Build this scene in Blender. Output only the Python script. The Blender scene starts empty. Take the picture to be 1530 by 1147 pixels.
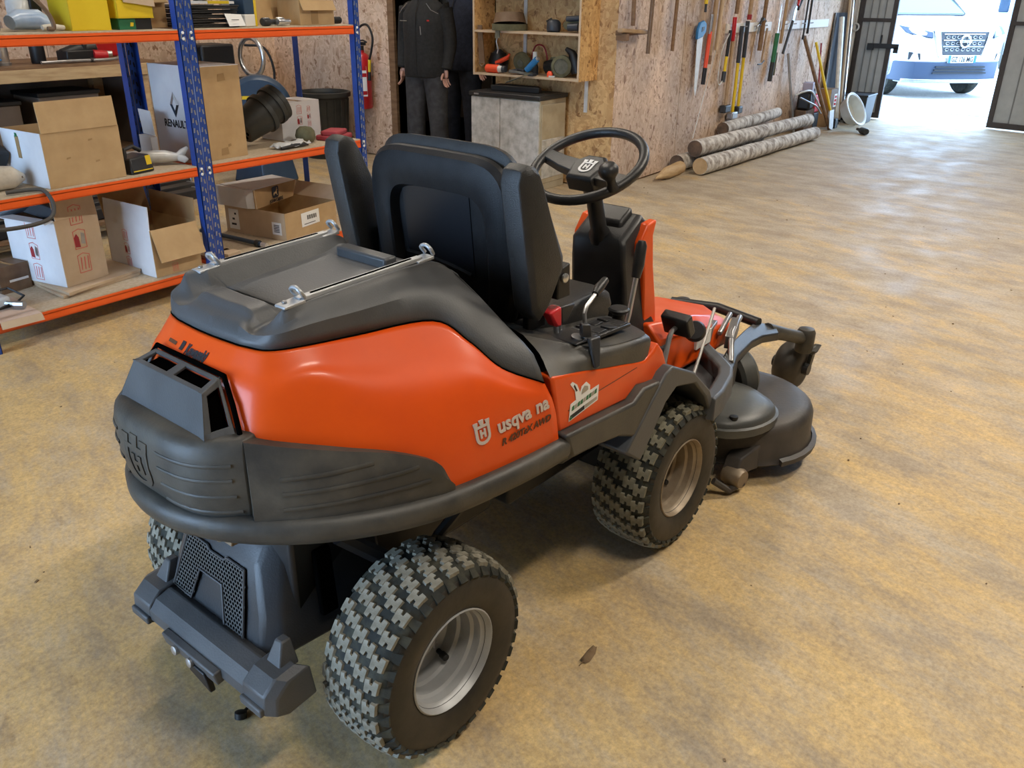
import bpy, bmesh, math, random
from mathutils import Vector, Matrix, Euler
from mathutils.bvhtree import BVHTree
random.seed(7)
S = bpy.context.scene
COL = S.collection
R = math.radians
PI = math.pi

# ------------------------------------------------------------------ camera
cam_data = bpy.data.cameras.new('camera')
cam_data.sensor_width = 36.0
cam_data.lens = 36.0 * 1266.7 / 1530.0
cam_data.clip_start = 0.05
cam_data.clip_end = 200
cam = bpy.data.objects.new('camera', cam_data)
COL.objects.link(cam)
_p, _y, _r = 0.430703727, 0.616475680, -0.0124789381
_f = Vector((math.cos(_y) * math.cos(_p), math.sin(_y) * math.cos(_p), -math.sin(_p)))
_rt = Vector((math.sin(_y), -math.cos(_y), 0))
_dn = _f.cross(_rt)
_c, _s = math.cos(_r), math.sin(_r)
_right = _c * _rt + _s * _dn
_down = -_s * _rt + _c * _dn
_m = Matrix((_right, -_down, -_f)).transposed().to_4x4()
_m.translation = (0, 0, 1.52)
cam.matrix_world = _m
S.camera = cam

# ------------------------------------------------------------------ world, light, exposure
world = bpy.data.worlds.new('world')
S.world = world
world.use_nodes = True
_bg = world.node_tree.nodes['Background']
_bg.inputs['Color'].default_value = (0.46, 0.69, 1.0, 1)
_bg.inputs['Strength'].default_value = 11.0
S.view_settings.view_transform = 'Standard'
S.view_settings.look = 'None'
S.view_settings.gamma = 1
S.view_settings.use_curve_mapping = False
S.view_settings.exposure = 0.0


def area_light(name, loc, size, power, color, rot=(0, 0, 0), portal=False):
    d = bpy.data.lights.new(name, 'AREA')
    d.shape = 'RECTANGLE'
    d.size, d.size_y = size
    d.energy = power
    d.color = color
    o = bpy.data.objects.new(name, d)
    o.location = loc
    o.rotation_euler = rot
    COL.objects.link(o)
    if portal:
        d.cycles.is_portal = True
    return o


WARM = (1.0, 0.90, 0.76)
# fluorescent rows under the roof of the shed
for _n, _loc in enumerate([(1.0, -1.0, 4.3), (5.0, -0.9, 4.3), (8.0, 0.4, 4.3), (2.6, 3.0, 4.3), (10.6, 0.6, 4.3), (5.2, 5.6, 4.3)]):
    area_light('roof_lamp', _loc, (1.3, 0.22), (88, 160, 74, 58, 40, 66)[_n], WARM)
# open sliding door behind the photographer and the gate ahead
area_light('rear_daylight', (-3.6, 3.2, 1.7), (3.2, 2.6), 54, (0.62, 0.77, 1.0), (R(90), 0, R(-90)))
area_light('gate_daylight', (13.25, 1.9, 1.8), (3.6, 3.4), 1, (1, 1, 1), (R(90), 0, R(90)), portal=True)


# ------------------------------------------------------------------ materials
def _nodes(name):
    m = bpy.data.materials.new(name)
    m.use_nodes = True
    nt = m.node_tree
    b = nt.nodes['Principled BSDF']
    return m, nt, b


def N(nt, t, **kw):
    n = nt.nodes.new(t)
    for k, v in kw.items():
        setattr(n, k, v)
    return n


def ramp(nt, stops, interp='LINEAR'):
    n = nt.nodes.new('ShaderNodeValToRGB')
    cr = n.color_ramp
    cr.interpolation = interp
    while len(cr.elements) > 1:
        cr.elements.remove(cr.elements[-1])
    cr.elements[0].position = stops[0][0]
    cr.elements[0].color = (*stops[0][1], 1)
    for p, c in stops[1:]:
        e = cr.elements.new(p)
        e.color = (*c, 1)
    return n


def mat(name, c1, c2=None, scale=12, rough=0.5, metal=0.0, bump=0.0, bscale=120, lo=.35, hi=.7, rough2=None, coat=0.0, spec=0.5, stretch=None):
    m, nt, b = _nodes(name)
    L = nt.links.new
    b.inputs['Roughness'].default_value = rough
    b.inputs['Metallic'].default_value = metal
    b.inputs['Specular IOR Level'].default_value = spec
    if coat:
        b.inputs['Coat Weight'].default_value = coat
        b.inputs['Coat Roughness'].default_value = .15
    tc = N(nt, 'ShaderNodeTexCoord')
    src = tc.outputs['Object']
    if stretch:
        mp = N(nt, 'ShaderNodeMapping')
        mp.inputs['Scale'].default_value = stretch
        L(src, mp.inputs['Vector'])
        src = mp.outputs['Vector']
    if c2 is None:
        b.inputs['Base Color'].default_value = (*c1, 1)
    else:
        n = N(nt, 'ShaderNodeTexNoise')
        n.inputs['Scale'].default_value = scale
        n.inputs['Detail'].default_value = 6
        n.inputs['Roughness'].default_value = .6
        L(src, n.inputs['Vector'])
        r = ramp(nt, [(lo, c1), (hi, c2)])
        L(n.outputs['Fac'], r.inputs['Fac'])
        L(r.outputs['Color'], b.inputs['Base Color'])
        if rough2 is not None:
            mr = N(nt, 'ShaderNodeMapRange')
            mr.inputs['From Min'].default_value = lo
            mr.inputs['From Max'].default_value = hi
            mr.inputs['To Min'].default_value = rough
            mr.inputs['To Max'].default_value = rough2
            L(n.outputs['Fac'], mr.inputs['Value'])
            L(mr.outputs['Result'], b.inputs['Roughness'])
    if bump:
        n2 = N(nt, 'ShaderNodeTexNoise')
        n2.inputs['Scale'].default_value = bscale
        n2.inputs['Detail'].default_value = 3
        L(src, n2.inputs['Vector'])
        bp = N(nt, 'ShaderNodeBump')
        bp.inputs['Strength'].default_value = bump
        bp.inputs['Distance'].default_value = .004
        L(n2.outputs['Fac'], bp.inputs['Height'])
        L(bp.outputs['Normal'], b.inputs['Normal'])
    return m


def osb_mat(name, dark, mid, light, sc=1.0):
    m, nt, b = _nodes(name)
    L = nt.links.new
    tc = N(nt, 'ShaderNodeTexCoord')
    wob = N(nt, 'ShaderNodeTexNoise')
    wob.inputs['Scale'].default_value = 4
    L(tc.outputs['Object'], wob.inputs['Vector'])
    mixv = N(nt, 'ShaderNodeMix', data_type='VECTOR')
    mixv.inputs['Factor'].default_value = .07
    L(tc.outputs['Object'], mixv.inputs[4])
    L(wob.outputs['Color'], mixv.inputs[5])
    outs = []
    for rot, scl in (((.18, .2, 0), (34, 34, 8)), ((-.5, -.55, 0), (30, 30, 7)), ((1.1, 1.2, 0), (32, 32, 8))):
        mp = N(nt, 'ShaderNodeMapping', vector_type='TEXTURE')
        mp.inputs['Rotation'].default_value = rot
        mp.inputs['Scale'].default_value = tuple(1 / (s * sc) for s in scl)
        L(mixv.outputs[1], mp.inputs['Vector'])
        v = N(nt, 'ShaderNodeTexVoronoi')
        v.inputs['Scale'].default_value = 1
        L(mp.outputs['Vector'], v.inputs['Vector'])
        outs.append(v.outputs['Color'])
    sel = N(nt, 'ShaderNodeTexNoise')
    sel.inputs['Scale'].default_value = 9 * sc
    sel.inputs['Detail'].default_value = 3
    L(tc.outputs['Object'], sel.inputs['Vector'])
    r1 = ramp(nt, [(.44, (0, 0, 0)), (.47, (1, 1, 1))])
    r2 = ramp(nt, [(.54, (0, 0, 0)), (.57, (1, 1, 1))])
    L(sel.outputs['Fac'], r1.inputs['Fac'])
    L(sel.outputs['Fac'], r2.inputs['Fac'])
    m1 = N(nt, 'ShaderNodeMix', data_type='RGBA')
    L(r1.outputs['Color'], m1.inputs[0])
    L(outs[0], m1.inputs[6])
    L(outs[1], m1.inputs[7])
    m2 = N(nt, 'ShaderNodeMix', data_type='RGBA')
    L(r2.outputs['Color'], m2.inputs[0])
    L(m1.outputs[2], m2.inputs[6])
    L(outs[2], m2.inputs[7])
    sep = N(nt, 'ShaderNodeSeparateColor')
    L(m2.outputs[2], sep.inputs['Color'])
    cr = ramp(nt, [(0, dark), (.12, mid), (.6, light), (.85, mid), (1, light)])
    L(sep.outputs['Red'], cr.inputs['Fac'])
    big = N(nt, 'ShaderNodeTexNoise')
    big.inputs['Scale'].default_value = 1.3
    L(tc.outputs['Object'], big.inputs['Vector'])
    rb = ramp(nt, [(.35, (.72, .72, .74)), (.65, (1.08, 1.04, 1.0))])
    L(big.outputs['Fac'], rb.inputs['Fac'])
    mu = N(nt, 'ShaderNodeMix', data_type='RGBA', blend_type='MULTIPLY')
    mu.inputs[0].default_value = 1
    L(cr.outputs['Color'], mu.inputs[6])
    L(rb.outputs['Color'], mu.inputs[7])
    L(mu.outputs[2], b.inputs['Base Color'])
    b.inputs['Roughness'].default_value = .62
    bp = N(nt, 'ShaderNodeBump')
    bp.inputs['Strength'].default_value = .25
    bp.inputs['Distance'].default_value = .004
    L(sep.outputs['Green'], bp.inputs['Height'])
    L(bp.outputs['Normal'], b.inputs['Normal'])
    return m


FLOOR_DIR = 65


def floor_mat():
    m, nt, b = _nodes('dusty_concrete')
    L = nt.links.new
    tc = N(nt, 'ShaderNodeTexCoord')
    o = tc.outputs['Object']

    def noise(s, d=6, r=.6, vec=o):
        n = N(nt, 'ShaderNodeTexNoise')
        n.inputs['Scale'].default_value = s
        n.inputs['Detail'].default_value = d
        n.inputs['Roughness'].default_value = r
        L(vec, n.inputs['Vector'])
        return n.outputs['Fac']
    def mapped(rot, sc):
        q = N(nt, 'ShaderNodeMapping', vector_type='TEXTURE')
        q.inputs['Rotation'].default_value = (0, 0, R(rot))
        q.inputs['Scale'].default_value = sc
        L(o, q.inputs['Vector'])
        return q.outputs['Vector']
    v1 = mapped(FLOOR_DIR, (1.9, .8, 1))
    v2 = mapped(FLOOR_DIR + 20, (1.5, .8, 1))
    conc = ramp(nt, [(.30, (.29, .215, .135)), (.45, (.36, .28, .185)), (.55, (.43, .345, .235)), (.72, (.53, .445, .325))])
    L(noise(3.6, 12, .74, v2), conc.inputs['Fac'])
    dust = ramp(nt, [(.3, (.48, .31, .11)), (.7, (.76, .52, .20))])
    L(noise(24, 6, .75), dust.inputs['Fac'])
    # sawdust lies thicker near the workbench side, thinner towards the gate
    sx = N(nt, 'ShaderNodeSeparateXYZ')
    L(o, sx.inputs['Vector'])
    mr = N(nt, 'ShaderNodeMapRange')
    mr.inputs['From Min'].default_value = 1.5
    mr.inputs['From Max'].default_value = 8.0
    mr.inputs['To Min'].default_value = .035
    mr.inputs['To Max'].default_value = -.10
    L(sx.outputs['X'], mr.inputs['Value'])
    ad = N(nt, 'ShaderNodeMath', operation='ADD')
    L(noise(2.8, 14, .80, v1), ad.inputs[0])
    L(mr.outputs['Result'], ad.inputs[1])
    msk = ramp(nt, [(.435, (0, 0, 0)), (.60, (.78, .78, .78))])
    L(ad.outputs['Value'], msk.inputs['Fac'])
    mx = N(nt, 'ShaderNodeMix', data_type='RGBA')
    L(msk.outputs['Color'], mx.inputs[0])
    L(conc.outputs['Color'], mx.inputs[6])
    L(dust.outputs['Color'], mx.inputs[7])
    # bare patches scraped pale and dark scuffs
    sc = ramp(nt, [(.60, (1, 1, 1)), (.72, (.72, .68, .65))])
    L(noise(9, 8, .7, v1), sc.inputs['Fac'])
    gr = ramp(nt, [(.32, (.72, .70, .68)), (.5, (1, 1, 1)), (.68, (1.24, 1.24, 1.22))])
    L(noise(70, 6, .8), gr.inputs['Fac'])
    cur = mx.outputs[2]
    for t in (sc, gr):
        mu = N(nt, 'ShaderNodeMix', data_type='RGBA', blend_type='MULTIPLY')
        mu.inputs[0].default_value = 1
        L(cur, mu.inputs[6])
        L(t.outputs['Color'], mu.inputs[7])
        cur = mu.outputs[2]
    L(cur, b.inputs['Base Color'])
    rr = ramp(nt, [(.35, (.52, .52, .52)), (.65, (.74, .74, .74))])
    L(noise(3.0), rr.inputs['Fac'])
    L(rr.outputs['Color'], b.inputs['Roughness'])
    bp = N(nt, 'ShaderNodeBump')
    bp.inputs['Strength'].default_value = .2
    bp.inputs['Distance'].default_value = .003
    L(noise(90, 4), bp.inputs['Height'])
    L(bp.outputs['Normal'], b.inputs['Normal'])
    return m


MT = {
    'osb': osb_mat('osb_board', (.30, .17, .10), (.55, .385, .265), (.76, .59, .45), 1.35),
    'osb_warm': osb_mat('osb_warm', (.28, .14, .05), (.52, .30, .115), (.74, .49, .22), 1.35),
    'floor': floor_mat(),
    'orange': mat('orange_plastic', (.80, .092, .006), (.74, .080, .005), 6, .36, bump=.03, bscale=30, rough2=.44, coat=.2, spec=.35),
    'grey': mat('grey_plastic', (.060, .062, .065), (.086, .088, .091), 9, .42, bump=.12, bscale=260, rough2=.55),
    'grey_dirty': mat('dusty_grey_plastic', (.040, .038, .034), (.092, .082, .064), 11, .44, bump=.12, bscale=160, rough2=.62, lo=.4, hi=.75),
    'dark': mat('dark_plastic', (.016, .016, .017), (.026, .026, .027), 10, .42, bump=.15, bscale=300),
    'black': mat('black_plastic', (.006, .006, .007), None, rough=.5),
    'void': mat('deep_black', (.0015, .0015, .0015), None, rough=.9, spec=0),
    'seat': mat('seat_vinyl', (.014, .014, .014), (.022, .022, .021), 25, .44, bump=.35, bscale=420),
    'seat_shell': mat('seat_shell', (.010, .010, .011), (.018, .018, .019), 20, .46, bump=.2, bscale=420, spec=.22),
    'rubber': mat('tyre_rubber', (.012, .014, .011), (.060, .056, .034), 22, .8, bump=.4, bscale=60, lo=.45, hi=.75),
    'rubber_side': mat('tyre_sidewall', (.014, .0125, .010), (.046, .036, .025), 9, .55, bump=.2, bscale=40),
    'lug': mat('tread_lug', (.17, .155, .115), (.30, .285, .23), 30, .85, bump=.3, bscale=200),
    'lug_front': mat('front_tread_lug', (.14, .13, .09), (.28, .26, .185), 20, .85, bump=.4, bscale=150),
    'rim': mat('wheel_rim', (.36, .37, .38), (.44, .45, .46), 14, .48, .35),
    'rim_dirty': mat('dusty_rim', (.24, .18, .12), (.36, .30, .22), 14, .5, .4),
    'alu': mat('aluminium', (.62, .63, .64), (.72, .73, .74), 20, .28, .9),
    'rail': mat('rail_aluminium', (.40, .41, .42), (.50, .51, .52), 20, .42, .55),
    'rod': mat('dull_rod', (.30, .29, .27), (.38, .37, .35), 30, .5, .4),
    'steel': mat('steel', (.36, .36, .37), (.46, .46, .46), 20, .36, .85),
    'deck': mat('deck_paint', (.036, .032, .030), (.074, .062, .053), 10, .45, bump=.15, bscale=90, rough2=.62),
    'deck_cover': mat('deck_cover_plastic', (.058, .061, .061), (.092, .092, .080), 8, .4, bump=.1, bscale=120, rough2=.55),
    'white': mat('white_print', (.80, .80, .80), None, rough=.5),
    'silver_print': mat('silver_letter', (.62, .56, .53), None, rough=.35, metal=.3),
    'red_plastic': mat('red_plastic', (.62, .02, .03), None, rough=.35),
    'ink': mat('black_ink', (.012, .012, .016), None, rough=.6),
    'ink_brown': mat('worn_ink', (.10, .035, .012), None, rough=.6),
    'blue': mat('blue_paint', (.012, .050, .26), (.02, .07, .33), 14, .38),
    'beam': mat('orange_beam', (.86, .115, .012), (.80, .10, .010), 10, .40),
    'chip': mat('chipboard', (.42, .33, .22), (.54, .45, .33), 60, .75),
    'card': mat('cardboard', (.44, .285, .135), (.52, .35, .175), 9, .8),
    'card_pale': mat('pale_cardboard', (.50, .37, .24), (.58, .44, .30), 9, .8),
    'card_in': mat('cardboard_inside', (.36, .22, .10), (.44, .28, .13), 9, .85),
    'paper': mat('white_card', (.66, .66, .68), (.74, .74, .75), 7, .7),
    'label': mat('paper_label', (.80, .79, .76), None, rough=.6),
    'tape': mat('brown_tape', (.36, .23, .11), None, rough=.25),
    'redprint': mat('red_print', (.62, .12, .10), None, rough=.6),
    'darkred': mat('dark_red_print', (.30, .02, .025), None, rough=.6),
    'wood': mat('pale_wood', (.42, .27, .13), (.58, .41, .22), 5, .65, stretch=(1, 8, 8)),
    'wood_dark': mat('dark_wood', (.16, .085, .04), (.26, .15, .075), 5, .65, stretch=(1, 1, 6)),
    'wood_handle': mat('ash_handle', (.33, .21, .11), (.45, .31, .18), 8, .55),
    'bark': mat('birch_bark', (.22, .17, .125), (.66, .61, .54), 15, .85, bump=.6, bscale=40, lo=.36, hi=.60, stretch=(1.0, .8, .8)),
    'endgrain': mat('log_end', (.40, .25, .11), (.56, .38, .20), 9, .8),
    'darkwood_end': mat('dark_log_end', (.07, .045, .03), (.20, .12, .07), 9, .85),
    'cab': mat('cabinet_plastic', (.30, .29, .26), (.56, .55, .52), 14, .6, bump=.2, bscale=50, lo=.3, hi=.65),
    'cab_side': mat('cabinet_side', (.36, .30, .20), (.46, .40, .29), 6, .6),
    'cloth_black': mat('black_cloth', (.010, .010, .010), (.020, .020, .020), 40, .9, bump=.4, bscale=60),
    'cloth_navy': mat('navy_cloth', (.008, .012, .028), (.018, .025, .05), 30, .9, bump=.4, bscale=60),
    'cloth_grey': mat('grey_trousers', (.030, .030, .033), (.058, .058, .062), 18, .9, bump=.4, bscale=60),
    'cloth_blue': mat('blue_trousers', (.010, .014, .026), (.022, .028, .048), 18, .9, bump=.4, bscale=60),
    'skin': mat('skin', (.46, .25, .19), (.54, .31, .24), 12, .5),
    'hair': mat('hair', (.03, .02, .012), None, rough=.7),
    'yellow': mat('yellow_plastic', (.72, .50, .012), (.78, .56, .02), 8, .45),
    'green': mat('green_paint', (.015, .13, .05), (.02, .17, .07), 10, .5),
    'red': mat('red_paint', (.42, .010, .014), (.50, .016, .02), 8, .3),
    'pot': mat('black_pot', (.018, .019, .018), (.034, .035, .032), 8, .5),
    'saw_blue': mat('dark_blue_paint', (.020, .045, .085), (.030, .06, .105), 8, .45),
    'cyan': mat('blue_plastic', (.02, .17, .42), None, rough=.4),
    'shed': mat('sheet_metal', (.33, .335, .32), (.40, .40, .385), 6, .55, .1),
    'sheet_dark': mat('dark_sheet', (.15, .15, .145), (.19, .19, .18), 6, .55),
    'gate_frame': mat('gate_frame', (.035, .027, .024), (.055, .042, .038), 10, .6),
    'plaster': mat('roof_sheet', (.17, .155, .135), (.22, .20, .175), 3, .8),
    'brownwall': mat('brown_wall', (.13, .095, .07), (.17, .13, .10), 3, .8),
    'gravel': mat('gravel', (.42, .41, .39), (.62, .61, .58), 30, .9, bump=.8, bscale=60),
    'carwhite': mat('white_car_paint', (.82, .82, .82), None, rough=.25, coat=.5),
    'carglass': mat('car_glass', (.10, .22, .24), None, rough=.08),
    'carblack': mat('car_black_trim', (.03, .035, .045), None, rough=.45),
    'carbumper': mat('car_bumper', (.034, .058, .11), None, rough=.5),
    'chrome': mat('chrome', (.75, .76, .78), None, rough=.15, metal=1.0),
    'plastic_film': mat('clear_film', (.55, .56, .55), (.68, .68, .67), 20, .25, bump=.5, bscale=25),
    'sack': mat('canvas_sack', (.42, .36, .27), (.66, .60, .50), 9, .9, bump=.5, bscale=30),
    'greybag': mat('grey_sheet', (.10, .10, .095), (.20, .195, .18), 8, .6, bump=.4, bscale=20),
    'strap': mat('webbing', (.10, .10, .075), (.16, .15, .11), 30, .85),
    'olive': mat('olive_canvas', (.09, .085, .045), (.15, .14, .08), 20, .9),
    'leather': mat('brown_leather', (.13, .075, .04), (.19, .12, .07), 14, .6),
    'safety': mat('orange_red_plastic', (.80, .085, .03), None, rough=.35),
    'hose': mat('rubber_hose', (.05, .045, .038), None, rough=.6),
    'dirt': mat('dry_dirt', (.16, .10, .05), (.24, .16, .09), 30, .95),
}


# ------------------------------------------------------------------ mesh builder
class MB:
    def __init__(self):
        self.v, self.f = [], []

    def add(self, verts, faces):
        o = len(self.v)
        self.v += [Vector(p) for p in verts]
        self.f += [tuple(i + o for i in fc) for fc in faces]
        return self

    def box(self, x0, x1, y0, y1, z0, z1):
        return self.add([(x0, y0, z0), (x1, y0, z0), (x1, y1, z0), (x0, y1, z0), (x0, y0, z1), (x1, y0, z1), (x1, y1, z1), (x0, y1, z1)],
                        [(3, 2, 1, 0), (4, 5, 6, 7), (0, 1, 5, 4), (1, 2, 6, 5), (2, 3, 7, 6), (3, 0, 4, 7)])

    def obox(self, c, s, rot=(0, 0, 0)):
        m = rot if isinstance(rot, Matrix) else Euler(rot).to_matrix()
        c = Vector(c)
        hx, hy, hz = s[0] / 2, s[1] / 2, s[2] / 2
        vs = [c + m @ Vector(p) for p in ((-hx, -hy, -hz), (hx, -hy, -hz), (hx, hy, -hz), (-hx, hy, -hz), (-hx, -hy, hz), (hx, -hy, hz), (hx, hy, hz), (-hx, hy, hz))]
        return self.add(vs, [(3, 2, 1, 0), (4, 5, 6, 7), (0, 1, 5, 4), (1, 2, 6, 5), (2, 3, 7, 6), (3, 0, 4, 7)])

    def prism(self, poly, vec):
        n = len(poly)
        vec = Vector(vec)
        vs = [Vector(p) for p in poly] + [Vector(p) + vec for p in poly]
        return self.add(vs, [tuple(range(n - 1, -1, -1)), tuple(range(n, 2 * n))] + [(i, (i + 1) % n, n + (i + 1) % n, n + i) for i in range(n)])

    def hexa(self, a, b):
        """a, b: four points each, bottom and top"""
        return self.add(list(a) + list(b), [(3, 2, 1, 0), (4, 5, 6, 7), (0, 1, 5, 4), (1, 2, 6, 5), (2, 3, 7, 6), (3, 0, 4, 7)])

    def loft(self, rings, closed=True, cap0=True, cap1=True, wrap=False):
        n = len(rings[0])
        vs = [p for r in rings for p in r]
        fs = []
        m = len(rings)
        for i in range(m if wrap else m - 1):
            j2 = (i + 1) % m
            for k in range(n if closed else n - 1):
                k2 = (k + 1) % n
                fs.append((i * n + k, i * n + k2, j2 * n + k2, j2 * n + k))
        if not wrap:
            if cap0 and closed:
                fs.append(tuple(range(n - 1, -1, -1)))
            if cap1 and closed:
                fs.append(tuple((m - 1) * n + k for k in range(n)))
        return self.add(vs, fs)

    def tube(self, pts, r, n=8, closed=False, cap=True):
        pts = [Vector(p) for p in pts]
        m = len(pts)
        rr = r if isinstance(r, (list, tuple)) else [r] * m
        rings = []
        up = None
        for i, p in enumerate(pts):
            if closed:
                d = pts[(i + 1) % m] - pts[i - 1]
            else:
                d = pts[min(i + 1, m - 1)] - pts[max(i - 1, 0)]
            d.normalize()
            if up is None:
                up = Vector((0, 0, 1)) if abs(d.z) < .9 else Vector((1, 0, 0))
            a = d.cross(up)
            if a.length < 1e-4:
                a = d.orthogonal()
            a.normalize()
            b2 = a.cross(d).normalized()
            up = b2
            rings.append([p + rr[i] * (math.cos(2 * PI * k / n) * a + math.sin(2 * PI * k / n) * b2) for k in range(n)])
        return self.loft(rings, True, cap, cap, closed)

    def lathe(self, prof, o, axis, n=32, cap=True):
        """prof: list of (radius, height) along axis"""
        o = Vector(o)
        ax = Vector(axis).normalized()
        a = ax.orthogonal().normalized()
        b2 = ax.cross(a)
        rings = [[o + ax * h + max(r, 1e-5) * (math.cos(2 * PI * k / n) * a + math.sin(2 * PI * k / n) * b2) for k in range(n)] for r, h in prof]
        return self.loft(rings, True, cap, cap)

    def sweep(self, pts, sec, closed=False):
        """sec: list of (side, up) offsets; pts in space; up is world z"""
        pts = [Vector(p) for p in pts]
        m = len(pts)
        rings = []
        for i, p in enumerate(pts):
            d = pts[min(i + 1, m - 1)] - pts[max(i - 1, 0)] if not closed else pts[(i + 1) % m] - pts[i - 1]
            d.normalize()
            s = d.cross(Vector((0, 0, 1))).normalized()
            u = s.cross(d).normalized()
            rings.append([p + s * a + u * b2 for a, b2 in sec])
        return self.loft(rings, True, True, True, closed)

    def xf(self, m):
        self.v = [m @ p for p in self.v]
        return self

    def mesh(self, name, smooth=None):
        me = bpy.data.meshes.new(name)
        me.from_pydata([tuple(p) for p in self.v], [], self.f)
        bm = bmesh.new()
        bm.from_mesh(me)
        bmesh.ops.remove_doubles(bm, verts=bm.verts, dist=1e-5)
        bmesh.ops.recalc_face_normals(bm, faces=bm.faces)
        bm.to_mesh(me)
        bm.free()
        if smooth:
            me.polygons.foreach_set('use_smooth', [True] * len(me.polygons))
            me.set_sharp_from_angle(angle=R(smooth))
        return me

    def build(self, name, m, parent=None, smooth=None, bevel=0, seg=2, solid=0, sub=0):
        me = self.mesh(name, smooth if not bevel else (smooth or 40))
        return link(name, me, m, parent, bevel, seg, solid, sub)


def link(name, me, m, parent=None, bevel=0, seg=2, solid=0, sub=0):
    o = bpy.data.objects.new(name, me)
    if m is not None and not me.materials:
        me.materials.append(MT[m] if isinstance(m, str) else m)
    COL.objects.link(o)
    if parent is not None:
        o.parent = parent
    if solid:
        md = o.modifiers.new('solid', 'SOLIDIFY')
        md.thickness = solid
        md.offset = -1
    if bevel:
        md = o.modifiers.new('bevel', 'BEVEL')
        md.width = bevel
        md.segments = seg
        md.limit_method = 'ANGLE'
        md.angle_limit = R(35)
        md.harden_normals = False
    if sub:
        md = o.modifiers.new('sub', 'SUBSURF')
        md.levels = sub
        md.render_levels = sub
    return o


def tag(o, label=None, cat=None, group=None, kind=None):
    if label:
        o['label'] = label
    if cat:
        o['category'] = cat
    if group:
        o['group'] = group
    if kind:
        o['kind'] = kind
    return o


def thing(name, loc, label, cat, group=None, rz=0):
    o = bpy.data.objects.new(name, None)
    o.empty_display_size = .1
    COL.objects.link(o)
    o.location = loc
    o.rotation_euler = (0, 0, rz)
    return tag(o, label, cat, group)


def copy_tree(o, parent=None):
    c = o.copy()
    COL.objects.link(c)
    c.parent = parent
    for ch in list(o.children):
        copy_tree(ch, c)
    return c


def catmull(P, n):
    """P list of Vectors -> n samples per span, open"""
    P = [Vector(p) for p in P]
    out = []
    m = len(P)
    for i in range(m - 1):
        p0 = P[i - 1] if i > 0 else 2 * P[0] - P[1]
        p1, p2 = P[i], P[i + 1]
        p3 = P[i + 2] if i + 2 < m else 2 * P[-1] - P[-2]
        for k in range(n):
            t = k / n
            out.append(.5 * ((2 * p1) + (p2 - p0) * t + (2 * p0 - 5 * p1 + 4 * p2 - p3) * t * t + (3 * p1 - p0 - 3 * p2 + p3) * t ** 3))
    out.append(P[-1])
    return out


def patch(stations, nu=6, nv=5):
    """surface through a net of control points, list of stations of equal length"""
    cols = [catmull(s, nv) for s in stations]
    rows = [catmull([c[j] for c in cols], nu) for j in range(len(cols[0]))]
    return rows          # rows[v][u]


def mir(p):
    return Vector((p[0], -p[1], p[2]))


def text_mesh(txt, size, extrude=.001, shear=0, spacing=1.0, bold=0.0):
    cu = bpy.data.curves.new('lettering', 'FONT')
    cu.body = txt
    cu.size = size
    cu.extrude = extrude
    cu.shear = shear
    cu.space_character = spacing
    cu.offset = bold
    cu.resolution_u = 3
    o = bpy.data.objects.new('lettering', cu)
    COL.objects.link(o)
    bpy.context.view_layer.update()
    me = bpy.data.meshes.new_from_object(o)
    bpy.data.objects.remove(o)
    me.name = 'lettering'
    return me


def decal(me, frame, bvh=None, ray=None, lift=.0012):
    """place a flat xy mesh by 4x4 frame; optionally drop every vertex on a surface along ray"""
    bm = bmesh.new()
    bm.from_mesh(me)
    if bvh is not None:
        bmesh.ops.subdivide_edges(bm, edges=[e for e in bm.edges if e.calc_length() > .012], cuts=2)
    for v in bm.verts:
        h = v.co.z
        p = frame @ Vector((v.co.x, v.co.y, 0))
        if bvh is not None:
            r = Vector(ray).normalized()
            hit, nrm, _, _ = bvh.ray_cast(p - r * .6, r)
            if hit is not None:
                p = hit - r * (lift + max(h, 0))
                v.co = p
                continue
        v.co = p + (frame.to_3x3() @ Vector((0, 0, 1))) * (lift + h)
    bm.to_mesh(me)
    bm.free()
    return me


def frame(o, ux, uy):
    ux = Vector(ux).normalized()
    uy = Vector(uy)
    uz = ux.cross(uy).normalized()
    uy = uz.cross(ux)
    m = Matrix((ux, uy, uz)).transposed().to_4x4()
    m.translation = Vector(o)
    return m


def print_text(txt, size, o, ux, uy, m, parent, name='lettering', bold=0, shear=0, spacing=1.0, lift=.0015, bvh=None, ray=None, ext=.0006, sx=1.0):
    me = text_mesh(txt, size, ext, shear, spacing, bold)
    if sx != 1.0:
        for v in me.vertices:
            v.co.x *= sx
    decal(me, frame(o, ux, uy), bvh, ray, lift)
    return link(name, me, m, parent)


def flat(poly, o, ux, uy, m, parent, name, lift=.001, thick=.0008, bevel=0, bvh=None, ray=None):
    mb = MB()
    mb.prism([(a, b2, 0) for a, b2 in poly], (0, 0, thick))
    me = mb.mesh(name)
    decal(me, frame(o, ux, uy), bvh, ray, lift)
    return link(name, me, m, parent, bevel)
# ------------------------------------------------------------------ the shed
def struct(o):
    o['kind'] = 'structure'
    return o


XP, YT, XE, YL = 6.45, 3.58, 12.95, 7.75      # partition, tool wall, gate wall, left wall
RX0, RY0, HT = -3.9, -5.5, 4.6
struct(MB().box(RX0, XE + .12, RY0, YL + .2, -.1, 0).build('floor', 'floor'))
struct(MB().box(RX0 - .2, XE + .3, RY0 - .2, YL + .3, HT, HT + .1).build('ceiling', 'plaster'))
struct(MB().box(RX0, XE, RY0 - .12, RY0, 0, HT).build('wall_right', 'plaster'))
w = struct(MB().box(RX0 - .12, RX0, RY0, 1.4, 0, HT).box(RX0 - .12, RX0, 5.0, YL, 0, HT).box(RX0 - .12, RX0, 1.4, 5.0, 3.2, HT).build('wall_rear', 'plaster'))


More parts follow.
